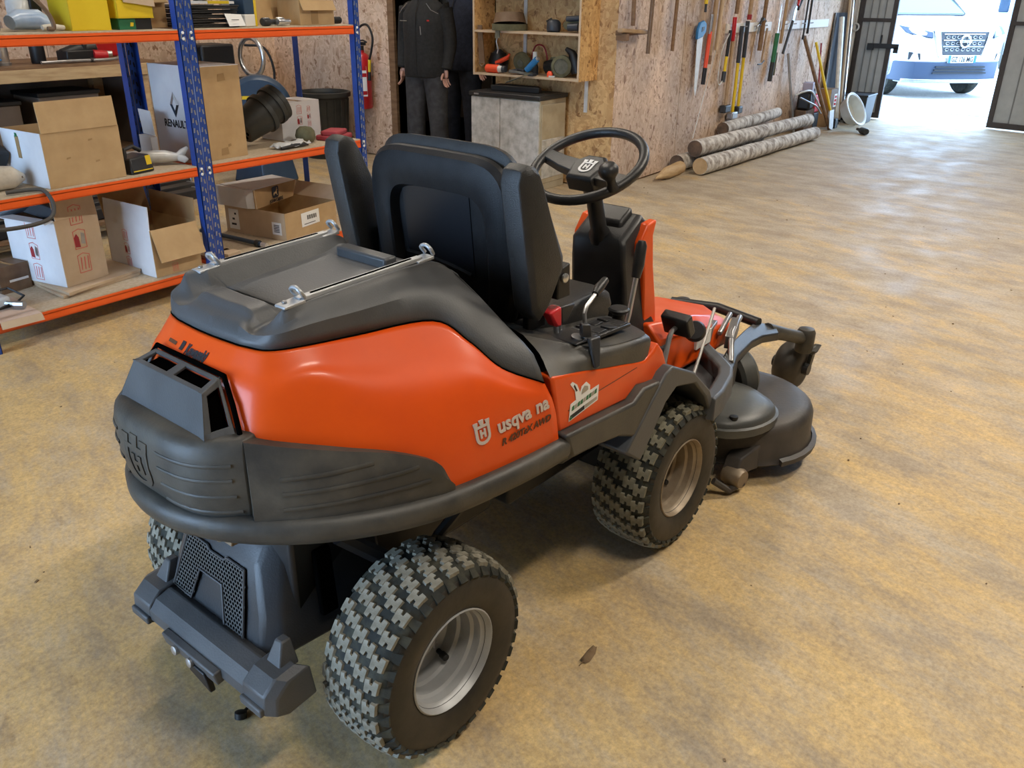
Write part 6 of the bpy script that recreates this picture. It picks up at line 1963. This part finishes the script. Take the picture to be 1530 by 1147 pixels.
# ------------------------------------------------------------------ clutter by the gate
def leaning(label, x0, y0, x1, y1, z1, r, m, head=None, name='steel_bar', cat='bar', group='tools leaning by the gate'):
    t = thing(name, (x0, y0, 0), label, cat, group)
    MB().tube([(0, 0, .01), ((x1 - x0) / 2, (y1 - y0) / 2, z1 / 2), (x1 - x0, y1 - y0, z1)], r, 8).build('shaft', m, t, 40)
    if head == 'spade':
        MB().prism([(-.09, 0, .24), (.09, 0, .24), (.08, -.02, .03), (.0, -.04, .0), (-.08, -.02, .03)], (0, .006, 0)).build('spade_blade', 'plastic_film', t, bevel=.002)
    elif head:
        MB().obox((0, 0, .06), (.12, .05, .12)).build('head', head, t, bevel=.008)
    else:
        MB().tube([(0, 0, 0), (0, 0, .03)], r * 1.25, 8).build('end_cap', 'black', t)
    return t


leaning('grey metal bar leaning left of the long wooden handles by the gate', 10.72, 3.42, 10.5, 3.55, .93, .016, 'steel')
leaning('long olive wooden handle of a spade leaning on the wall by the gate', 11.42, 3.20, 10.98, 3.545, 1.10, .024, 'wood_dark', 'spade', 'spade', 'spade')
leaning('yellow handled rake leaning beside the spade', 11.62, 3.20, 11.48, 3.548, 1.02, .018, 'yellow', 'dark', 'rake', 'rake')
leaning('thin silver tube leaning in the corner by the gate', 12.52, 3.36, 12.62, 3.50, 1.60, .016, 'alu', None, 'metal_tube', 'tube')
leaning('blue-grey gutter length leaning in the corner', 12.02, 3.30, 12.22, 3.49, 1.30, .034, 'plastic_film', None, 'gutter', 'gutter')
leaning('pale timber batten leaning in the corner', 12.28, 3.34, 12.46, 3.50, 1.75, .020, 'card_pale', None, 'timber_batten', 'batten')
leaning('thin reddish stick leaning in the corner', 11.82, 3.49, 11.74, 3.56, 1.0, .010, 'darkred', None, 'wooden_stick', 'stick')
dp = thing('leaning_board', (12.55, 3.50, 0), 'dark grey board leaning in the corner behind the tubes', 'board')
MB().hexa([(-.55, -.01, 0), (.15, -.01, 0), (.15, .005, 0), (-.55, .005, 0)], [(-.40, .055, 1.35), (.22, .055, 1.35), (.22, .07, 1.35), (-.40, .07, 1.35)]).build('board', 'carblack', dp)
MB().hexa([(-.55, -.013, 0), (-.53, -.013, 0), (-.53, .005, 0), (-.55, .005, 0)], [(-.40, .052, 1.35), (-.38, .052, 1.35), (-.38, .07, 1.35), (-.40, .07, 1.35)]).build('board_edge', 'steel', dp)
tubo = thing('plastic_tub', (11.42, 3.02, .0), 'translucent white plastic tub standing on edge by the logs', 'tub')
MB().lathe([(.0, .0), (.14, .0), (.155, .02), (.195, .13), (.205, .135), (.205, .143), (.185, .14), (.15, .03), (.0, .03)], (.06, .02, .205), (-.15, -.80, .45), 30, cap=False).build('tub_wall', mat('milky_plastic', (.52, .54, .50), (.62, .63, .60), 6, .35), tubo, 50)
MB().lathe([(.200, .13), (.212, .13), (.212, .146), (.200, .146)], (.06, .02, .205), (-.15, -.80, .45), 30, cap=False).build('tub_rim', 'plastic_film', tubo, 50)
rbx = thing('fuel_can', (11.36, 3.46, 0), 'red fuel can with black base behind the leaning handles', 'can')
MB().box(-.09, .09, -.08, .08, .20, .42).build('can_body', mat('bright_red', (.62, .012, .03), None, rough=.4), rbx, bevel=.02)
MB().box(-.10, .10, -.09, .09, 0, .20).build('can_base', 'black', rbx, bevel=.01)
MB().tube([(-.08, 0, .42), (-.05, 0, .47), (.06, 0, .47), (.09, 0, .42)], .012, 8).build('can_handle', 'black', rbx, 40)
cbx = carton('brown printed carton behind the red can near the gate', (11.62, 3.30, .0), .26, .17, .46, R(-3), {'front': 'leather'}, [], lid=True)
flat([(0, 0), (.10, 0), (.10, .16), (0, .16)], (.13, 0, .24), (1, 0, 0), (0, 0, 1), 'label', cbx, 'paper_label')
for k in range(3):
    flat([(0, 0), (.07, 0), (.07, .03), (0, .03)], (.145, 0, .26 + .045 * k), (1, 0, 0), (0, 0, 1), 'red', cbx, 'printed_block', .002)
gbx = thing('metal_bin', (12.38, 3.12, 0), 'dark green-grey metal bin beside the gate post', 'bin')
MB().hexa([(-.2, -.12, 0), (.2, -.12, 0), (.2, .12, 0), (-.2, .12, 0)], [(-.23, -.14, .36), (.23, -.14, .36), (.23, .14, .36), (-.23, .14, .36)]).build('bin_body', 'carblack', gbx, bevel=.01)
MB().tube([(-.23, -.14, .36), (.23, -.14, .36), (.23, .14, .36), (-.23, .14, .36)], .012, 8, closed=True).build('bin_rim', 'dark', gbx)
wr = thing('wire_coil', (11.98, 3.02, 0), 'green wire coil lying before the metal bin', 'wire')
MB().tube([(.13 * math.cos(2 * PI * k / 20), .02, .15 + .13 * math.sin(2 * PI * k / 20)) for k in range(20)], .008, 6, closed=True).build('wire_ring', 'green', wr, 60)
MB().tube([(.10 * math.cos(2 * PI * k / 20), -.04, .12 + .10 * math.sin(2 * PI * k / 20)) for k in range(20)], .006, 6, closed=True).build('wire_ring', 'pot', wr, 60)
gb2 = thing('green_bottle', (11.30, 2.76, 0), 'small green glass bottle lying at the foot of the tub', 'bottle', rz=R(40))
MB().lathe([(.0, -.10), (.035, -.10), (.04, -.08), (.04, .03), (.016, .09), (.016, .13)], (0, 0, .042), (1, 0, 0), 16).build('bottle', 'pot', gb2, 40)
MB().lathe([(.018, .13), (.018, .15)], (0, 0, .042), (1, 0, 0), 12).build('bottle_cap', 'leather', gb2)
cs2 = thing('garden_machine', (11.02, 3.42, 0), 'dark garden machine with a grey box standing beyond the log ends', 'machine')
MB().obox((0, 0, .38), (.30, .16, .22), (0, 0, .1)).build('body', 'black', cs2, bevel=.03)
MB().obox((-.05, -.02, .53), (.16, .12, .12), (0, 0, .2)).build('grey_box', mat('mauve_plastic', (.34, .30, .38), None, rough=.5), cs2, bevel=.01)
MB().tube(catmull([(-.38, .02, .46), (-.32, -.05, .50), (-.15, -.09, .50), (.05, -.1, .40), (.18, -.12, .30)], 4), .012, 8).build('blue_tube', 'plastic_film', cs2, 50)
MB().tube(catmull([(-.40, -.05, .44), (-.25, -.12, .38), (-.05, -.15, .32), (.14, -.16, .22)], 4), .010, 8).build('grey_tube', 'steel', cs2, 50)
MB().obox((0, .0, .14), (.34, .14, .26)).build('support', 'darkwood_end', cs2, bevel=.01)
pc = thing('pull_cord', (12.9, 3.50, 1.15), 'white pull cord handle hanging beside the gate', 'cord')
MB().tube([(-.06, -.03, 1.8), (-.06, -.03, .06)], .006, 6).build('cord', 'label', pc)
MB().tube([(-.06, -.03 + .045 * math.cos(2 * PI * k / 16), .02 + .045 * math.sin(2 * PI * k / 16)) for k in range(16)], .012, 8, closed=True).build('ring', 'plastic_film', pc, 60)
# crumbs of dirt and a dropped bolt on the floor
cr_ = thing('dropped_clip', (.826, 1.338, 0), 'small black clip lying on the floor behind the rear step', 'clip')
MB().lathe([(.010, 0), (.014, .002), (.014, .016), (.008, .018)], (0, 0, 0), (.3, .2, 1), 12).build('clip', 'black', cr_, 40)
MB().tube([(.01, 0, .012), (.024, .008, .006)], .004, 6).build('clip_tail', 'black', cr_)
crumbs = MB()
k = 0
while k < 150:
    x, y = random.uniform(.6, 7.0), random.uniform(-1.2, 3.6)
    if .55 < x < 3.6 and .6 < y < 2.0:
        continue
    k += 1
    q = random.choice((.0015, .002, .003, .004))
    crumbs.obox((x, y, q * .4), (q * random.uniform(1, 3), q * random.uniform(.8, 2), q), (0, 0, random.random() * 6))
tag(crumbs.build('floor_crumbs', 'dirt'), 'scattered crumbs of dry dirt on the concrete floor', 'dirt', kind='stuff')
lf = thing('dry_leaf', (1.475, .796, 0), 'curled dry brown leaf on the floor right of the rear tire', 'leaf')
MB().loft([[V((x, y, z)) for x, y, z in r] for r in ([(-.03, -.008, .004), (-.015, -.012, .001), (.015, -.010, .003), (.032, -.004, .010)], [(-.03, .0, .003), (-.012, .003, .006), (.012, .002, .007), (.034, .002, .006)], [(-.028, .008, .009), (-.01, .012, .002), (.014, .012, .004), (.03, .006, .012)])], closed=False).build('leaf_blade', 'dirt', lf, 50, solid=.0008)
MB().tube([(-.03, .0, .004), (-.045, .002, .002)], .0012, 5).build('leaf_stalk', 'dirt', lf)
# ------------------------------------------------------------------ people in the doorway
def skin_mesh(name, joints, edges, m, parent, levels=2):
    """joints: {id: (pos, radius)}"""
    ids = list(joints)
    me = bpy.data.meshes.new(name)
    me.from_pydata([joints[i][0] for i in ids], [(ids.index(a), ids.index(b)) for a, b in edges], [])
    o = bpy.data.objects.new(name, me)
    COL.objects.link(o)
    me.materials.append(MT[m])
    md = o.modifiers.new('skin', 'SKIN')
    md.use_smooth_shade = True
    md.branch_smoothing = .3
    for k, i in enumerate(ids):
        r = joints[i][1]
        sv = me.skin_vertices[0].data[k]
        sv.radius = r if isinstance(r, tuple) else (r, r)
        sv.use_root = (k == 0)
    ms = o.modifiers.new('sub', 'SUBSURF')
    ms.levels = ms.render_levels = levels
    if parent:
        o.parent = parent
    return o


def hand(parent, wrist, down, fwd, side):
    """palm with four fingers and a thumb, relaxed; down = finger direction, fwd = across the palm towards the thumb"""
    w = V(wrist)
    d, f = V(down).normalized(), V(fwd).normalized()
    n = d.cross(f).normalized() * side
    J, E = {}, []
    J['w'] = (w, .024)
    J['p'] = (w + d * .045, (.034, .018))
    J['k'] = (w + d * .085, (.038, .014))
    E += [('w', 'p'), ('p', 'k')]
    o = skin_mesh('hand', J, E, 'skin', parent)
    for i, L in enumerate((.068, .076, .071, .056)):
        b = w + d * .080 + f * (.028 - .0185 * i)
        c1 = b + d * L * .5 + n * .010
        c2 = c1 + d * L * .28 + n * .016
        c3 = c2 + d * L * .2 + n * .018
        skin_mesh('finger', {'a': (b, .0095), 'b': (c1, .0088), 'c': (c2, .008), 'e': (c3, .0065)}, [('a', 'b'), ('b', 'c'), ('c', 'e')], 'skin', o, 1)
    b = w + d * .035 + f * .026
    skin_mesh('thumb', {'a': (b, .012), 'b': (b + d * .032 + f * .020, .0105), 'c': (b + d * .060 + f * .024 + n * .006, .0085)}, [('a', 'b'), ('b', 'c')], 'skin', o, 1)
    return o


def person(label, loc, rz, torso_m, leg_m, H=1.0, arms=((.0, .02), (.0, .02)), vest=True, sleeve='cloth_navy', leg_spread=.10):
    t = thing('person', loc, label, 'person', None, rz)
    # faces local -x; y is sideways
    z = lambda v: v * H
    J = {
        'pelvis': ((0, 0, z(.93)), (.150, .115)),
        'waist': ((.0, 0, z(1.06)), (.155, .115)),
        'chest': ((.0, 0, z(1.26)), (.175, .125)),
        'sh': ((.01, 0, z(1.42)), (.140, .095)),
        'neck': ((.005, 0, z(1.50)), .058), 'neck2': ((-.01, 0, z(1.56)), .054),
        'chin': ((-.03, 0, z(1.61)), (.066, .074)), 'head': ((-.02, 0, z(1.70)), (.078, .095)), 'crown': ((-.01, 0, z(1.785)), (.060, .075)),
    }
    E = [('pelvis', 'waist'), ('waist', 'chest'), ('chest', 'sh'), ('sh', 'neck'), ('neck', 'neck2'), ('neck2', 'chin'), ('chin', 'head'), ('head', 'crown')]
    for s, n_ in ((1, 'l'), (-1, 'r')):
        ax, ay = arms[0 if s > 0 else 1]
        J['s' + n_] = ((.01, s * .185, z(1.40)), .068)
        J['e' + n_] = ((.02 + ax * .4, s * (.245 + ay), z(1.13)), .050)
        J['w' + n_] = ((-.05 + ax, s * (.235 + ay), z(.89)), .036)
        J['hp' + n_] = ((0, s * .095, z(.86)), .105)
        J['kn' + n_] = ((-.01, s * (.09 + leg_spread * .3), z(.49)), .068)
        J['an' + n_] = ((.01, s * (.085 + leg_spread * .5), z(.10)), .050)
        J['to' + n_] = ((-.13, s * (.095 + leg_spread * .6), z(.045)), .040)
        E += [('sh', 's' + n_), ('s' + n_, 'e' + n_), ('e' + n_, 'w' + n_), ('pelvis', 'hp' + n_), ('hp' + n_, 'kn' + n_), ('kn' + n_, 'an' + n_), ('an' + n_, 'to' + n_)]
    J = {k: (V(p), r) for k, (p, r) in J.items()}
    body = skin_mesh('body', J, E, leg_m, t, 2)
    for m_ in (sleeve, torso_m, 'skin', 'hair', 'black'):
        body.data.materials.append(MT[m_])
    # bake the surface so that each region of the one continuous mesh gets its own cloth
    bpy.context.view_layer.update()
    dg = bpy.context.evaluated_depsgraph_get()
    me = bpy.data.meshes.new_from_object(body.evaluated_get(dg))
    me.materials.clear()
    for m_ in (leg_m, sleeve, torso_m, 'skin', 'hair', 'black'):
        me.materials.append(MT[m_])
    for p in me.polygons:
        c = p.center
        zc = c.z / H
        if zc > 1.49:
            p.material_index = 4 if (zc > 1.73 or (c.x > .02 and zc > 1.62)) else 3
        elif abs(c.y) > .19 and zc > .86:
            p.material_index = 1
        elif zc > .90:
            p.material_index = 2
        elif zc < .075:
            p.material_index = 5
        else:
            p.material_index = 0
        p.use_smooth = True
    body.modifiers.clear()
    body.data = me
    # jacket: a loose shell over the trunk ending at a clean hem
    def ell(zc, rx, ry, ox=0):
        return [V((ox + rx * math.cos(a), ry * math.sin(a), z(zc))) for a in [2 * PI * k / 24 for k in range(24)]]
    mb = MB().loft([ell(.835, .150, .205), ell(.85, .157, .213), ell(.95, .160, .212), ell(1.08, .158, .205), ell(1.25, .160, .215), ell(1.36, .145, .215, .005), ell(1.43, .110, .165, .01), ell(1.50, .072, .082, .0), ell(1.53, .066, .07, -.005)], cap0=False, cap1=False)
    jk_ = mb.build('vest', torso_m, t, 60, solid=.008)
    MB().tube([(-.160, .0, z(.86)), (-.162, .0, z(1.1)), (-.160, 0, z(1.35)), (-.11, 0, z(1.46))], .004, 6).build('zip', 'black', jk_)
    for s in (1, -1):
        n_ = 'l' if s > 0 else 'r'
        sl = [J['s' + n_][0], J['e' + n_][0], J['w' + n_][0] + V((0, 0, .02))]
        MB().tube(catmull(sl, 4), [.080, .076, .072, .068, .064, .060, .056, .052, .048], 14).build('sleeve', sleeve, t, 60)
        hand(t, J['w' + n_][0] + V((0, 0, .02)), V((-.10, -s * .05, -1)), V((-1, -s * .3, 0)), s * 1)
        # boots
        an, to = J['an' + n_][0], J['to' + n_][0]
        MB().loft([[V((an.x + x, an.y + y, zz)) for x, y in q] for q, zz in (([(.06, -.045), (.06, .045), (-.20, .05), (-.225, 0), (-.20, -.05)], 0), ([(.065, -.05), (.065, .05), (-.20, .052), (-.23, 0), (-.20, -.052)], .04), ([(.06, -.05), (.06, .05), (-.06, .05), (-.10, 0), (-.06, -.05)], .10), ([(.06, -.055), (.06, .055), (-.05, .055), (-.06, 0), (-.05, -.055)], .18))]).build('boot', 'black', t, 50, bevel=.012)
        # loose trouser leg
        hp, kn = J['hp' + n_][0], J['kn' + n_][0]
        mb = MB().tube(catmull([hp + V((0, 0, -.02)), kn, an + V((0, 0, -.03))], 5), [.118, .112, .104, .098, .092, .088, .086, .085, .086, .088, .090], 16)
        mb.build('trouser_leg', leg_m, t, 60)
    # face
    hx = -.108
    for s in (1, -1):
        MB().lathe([(.0, 0), (.010, .002), (.012, .006), (.0, .012)], (hx + .006, s * .030, z(1.70)), (-1, 0, 0), 12).build('eye', 'label', t, 50)
        MB().lathe([(.018, -.006), (.024, 0), (.018, .006)], (-.01, s * .080, z(1.69)), (0, s, 0), 14).build('ear', 'skin', t, 50)
    MB().tube([(hx + .012, 0, z(1.715)), (hx - .008, 0, z(1.685)), (hx - .018, 0, z(1.668)), (hx + .01, 0, z(1.658))], [.008, .010, .013, .007], 10).build('nose', 'skin', t, 60)
    MB().tube([(hx + .012, .024, z(1.632)), (hx, 0, z(1.630)), (hx + .012, -.024, z(1.632))], .006, 8).build('mouth', 'redprint', t, 60)
    return t


p1 = person('person in a black work vest and grey trousers standing in the doorway', (6.17, 5.36, 0), R(8), 'cloth_black', 'cloth_grey', 1.0, ((.02, .0), (.03, -.015)), sleeve='cloth_black')
vest = [c for c in p1.children if c.name.startswith('vest')][0]
MB().tube([(-.158, .09, 1.30), (-.150, .14, 1.30), (-.128, .18, 1.30)], .0035, 6).build('chest_piping', 'steel', vest)
MB().tube([(-.163, -.05, 1.26), (-.162, -.055, 1.19)], .004, 6).build('pocket_zip', 'steel', vest)
MB().obox((-.150, -.125, 1.305), (.004, .035, .012), (0, 0, R(-25))).build('red_tab', 'red', vest)
for s in (1, -1):
    MB().tube([(-.13, s * .10, 1.44), (-.14, s * .15, 1.39), (-.10, s * .20, 1.36)], .003, 6).build('shoulder_piping', 'steel', vest)
p2 = person('second person in navy sleeves and blue trousers standing behind the first one', (6.78, 5.44, 0), R(4), 'cloth_navy', 'cloth_blue', 1.02, ((.0, .0), (.02, .02)), sleeve='cloth_navy')
# ------------------------------------------------------------------ vehicles in the yard
def vehicle(name, label, cat, loc, rz, prof, stations, bodym):
    t = thing(name, loc, label, cat, None, rz)
    rings = []
    for y, dx, zs, inset in stations:
        ring = []
        for x, z, kind in prof:
            xx = x - (dx if x > 0 else -dx * .5)
            yy = y
            if kind:                       # tumblehome of the cabin
                yy = y * (1 - inset * kind)
            ring.append(V((xx, yy, z)))
        rings.append(ring)
    MB().loft(rings).build('body', bodym, t, 40, bevel=.02)
    return t


PROF = [(2.18, .30, 0), (2.27, .36, 0), (2.30, .55, 0), (2.29, .72, 0), (2.25, .98, 0), (2.15, 1.06, 0), (1.9, 1.12, 0), (1.05, 1.22, 0), (.35, 1.66, 1), (-.2, 1.74, 1), (-1.3, 1.72, 1), (-2.0, 1.25, .3), (-2.2, 1.0, 0), (-2.22, .5, 0), (-2.1, .32, 0)]
ST = [(-.93, .50, 1, .22), (-.90, .26, 1, .22), (-.78, .11, 1, .2), (-.45, .02, 1, .12), (0, .02, 1, 0), (.45, .02, 1, .12), (.78, .11, 1, .2), (.90, .26, 1, .22), (.93, .50, 1, .22)]
CX, CY, CR = 18.35, 4.37, R(180 + 46)
car = vehicle('car', 'white sport utility car parked nose-on outside the gate', 'car', (CX, CY, -.02), CR, PROF, ST, 'carwhite')
car.scale = (1, 1, 1.06)
# lower dark bumper
MB().loft([[V((2.315 - dx, y, z)) for z in (.26, .40, .56)] + [V((2.10 - dx, y, z)) for z in (.56, .26)] for y, dx, _, _ in ST]).build('bumper', 'carbumper', car, 40, bevel=.02)
MB().loft([[V((2.335 - dx, y, z)) for z in (.24, .30)] + [V((2.1 - dx, y, z)) for z in (.30, .24)] for y, dx, _, _ in ST[1:-1]]).build('bumper_lip', 'steel', car, 40, bevel=.01)
for k in range(3):
    MB().box(2.30, 2.325, -.50 + .02 * k, .50 - .02 * k, .385 + .045 * k, .405 + .045 * k).build('intake_bar', 'black', car)
# grille with mesh rows, emblem
MB().hexa([(2.285, -.36, .66), (2.285, .36, .66), (2.20, .36, .66), (2.20, -.36, .66)], [(2.245, -.46, 1.0), (2.245, .46, 1.0), (2.15, .46, 1.0), (2.15, -.46, 1.0)]).build('grille', 'carblack', car, bevel=.01)
for s in (-1, 1):
    MB().hexa([(2.30, s * .36, .64), (2.30, s * .44, .64), (2.2, s * .44, .64), (2.2, s * .36, .64)], [(2.262, s * .46, 1.02), (2.25, s * .56, 1.02), (2.15, s * .56, 1.02), (2.15, s * .46, 1.02)]).build('grille_wing', 'chrome', car, bevel=.008)
MB().box(2.20, 2.305, -.42, .42, .615, .645).build('grille_base', 'chrome', car, bevel=.005)
for j, z in enumerate((.74, .83, .92)):
    for k in range(7):
        if j == 1 and k == 3:
            continue
        y = -.30 + .10 * k
        MB().tube([(2.29 - .10 * (z - .66), y + .034 * math.cos(a), z + .022 * math.sin(a)) for a in [2 * PI * q / 6 for q in range(6)]], .006, 5, closed=True).build('grille_ring', 'steel', car)
    MB().box(2.27 - .10 * (z - .66), 2.295 - .10 * (z - .66), -.38, .38, z + .040, z + .050).build('grille_slat', 'chrome', car)
MB().tube([(2.315, .085 * math.cos(a), .86 + .085 * math.sin(a)) for a in [2 * PI * q / 28 for q in range(28)]], .016, 8, closed=True).build('badge_ring', 'chrome', car, 60)
MB().box(2.30, 2.33, -.115, .115, .842, .878).build('badge_bar', 'chrome', car, bevel=.004)
print_text('NISSAN', .036, (2.33, -.085, .848), (0, 1, 0), (0, 0, 1), 'ink', car, bold=.0008, sx=1.15)
# plate
MB().box(2.305, 2.325, -.26, .26, .545, .655).build('number_plate', 'label', car, bevel=.004)
MB().box(2.324, 2.327, -.26, -.215, .545, .655).build('plate_band', 'cyan', car)
MB().box(2.324, 2.327, .215, .26, .545, .655).build('plate_band', 'cyan', car)
print_text('GZ 126 MG', .105, (2.327, -.205, .562), (0, 1, 0), (0, 0, 1), 'ink', car, bold=.002, sx=.78)
for s in (-1, 1):
    MB().hexa([(2.265, s * .57, .90), (2.05, s * .925, .97), (1.9, s * .88, .97), (2.1, s * .54, .90)], [(2.225, s * .57, .99), (1.86, s * .965, 1.08), (1.7, s * .90, 1.08), (2.1, s * .54, .99)]).build('headlight', 'carbumper', car, bevel=.01)
    MB().tube([(2.225, s * .56, .895), (2.12, s * .80, .925), (1.99, s * .905, .975)], .012, 6).build('headlight_trim', 'chrome', car)
    MB().hexa([(2.22, s * .70, .58), (2.10, s * .86, .58), (2.05, s * .84, .58), (2.15, s * .68, .58)], [(2.22, s * .72, .68), (2.10, s * .87, .70), (2.05, s * .84, .70), (2.15, s * .70, .68)]).build('fog_lamp', 'carblack', car, bevel=.01)
    for x in (1.42, -1.35):
        wh = MB().lathe([(.0, -.10), (.22, -.10), (.32, -.10), (.345, -.07), (.345, .07), (.32, .10), (.0, .10)], (x, s * .80, .345), (0, s, 0), 30).build('wheel', 'rubber', car, 40)
        MB().lathe([(.0, .10), (.05, .105), (.20, .102), (.22, .11)], (x, s * .80, .345), (0, s, 0), 24).build('wheel_disc', 'rim', wh, 40)
    mi = MB().obox((.80, s * 1.02, 1.22), (.10, .20, .14)).build('mirror', 'carwhite', car, bevel=.03)
    MB().tube([(1.02, s * .82, 1.23), (.70, s * .76, 1.45), (.40, s * .70, 1.65)], .030, 8).build('pillar', 'carblack', car, 40)
# windscreen
MB().hexa([(1.04, -.80, 1.235), (1.04, .80, 1.235), (.36, .69, 1.655), (.36, -.69, 1.655)], [(1.05, -.80, 1.243), (1.05, .80, 1.243), (.37, .69, 1.663), (.37, -.69, 1.663)]).build('windscreen', 'carglass', car)
MB().obox((1.08, 0, 1.225), (.10, 1.5, .02), (0, R(8), 0)).build('wiper_panel', 'carblack', car)

VP = [(2.5, .35, 0), (2.62, .45, 0), (2.62, .80, 0), (2.5, 1.15, 0), (2.0, 1.30, 0), (1.4, 2.1, 1), (1.1, 2.3, 1), (-2.6, 2.35, 1), (-2.7, .5, 0), (-2.6, .35, 0)]
van = vehicle('van', 'bluish white van partly hidden behind the right gate leaf', 'van', (26.6, 2.55, -.02), R(180 + 12), VP, [(-.98, .35, 1, .1), (-.9, .1, 1, .08), (0, 0, 1, 0), (.9, .1, 1, .08), (.98, .35, 1, .1)], mat('pale_blue_paint', (.09, .13, .20), None, rough=.4))
MB().box(2.60, 2.68, -.9, .9, .42, .68).build('bumper', 'saw_blue', van, bevel=.03)
MB().box(2.58, 2.66, -.75, .75, .80, .86).box(2.55, 2.63, -.70, .70, .98, 1.03).build('grille', 'black', van, bevel=.01)
MB().hexa([(1.98, -.85, 1.32), (1.98, .85, 1.32), (1.42, .78, 2.08), (1.42, -.78, 2.08)], [(1.99, -.85, 1.33), (1.99, .85, 1.33), (1.43, .78, 2.09), (1.43, -.78, 2.09)]).build('windscreen', 'carglass', van)
for s in (-1, 1):
    MB().obox((2.42, s * .80, .98), (.18, .25, .22)).build('headlight', 'carglass', van, bevel=.03)
    MB().obox((1.75, s * 1.16, 1.45), (.12, .22, .34)).build('mirror', 'saw_blue', van, bevel=.03)
    for x in (1.7, -1.6):
        MB().lathe([(.0, -.1), (.3, -.1), (.34, -.06), (.34, .06), (.3, .1), (.0, .1)], (x, s * .88, .34), (0, 1, 0), 26).build('wheel', 'rubber', van, 40)
# second dark wall of the neighbouring shed far behind, low kerb
kb = MB().box(14.4, 14.5, -6, 10, -.03, -.012).build('gravel_edge', 'gravel')
kb['kind'] = 'structure'
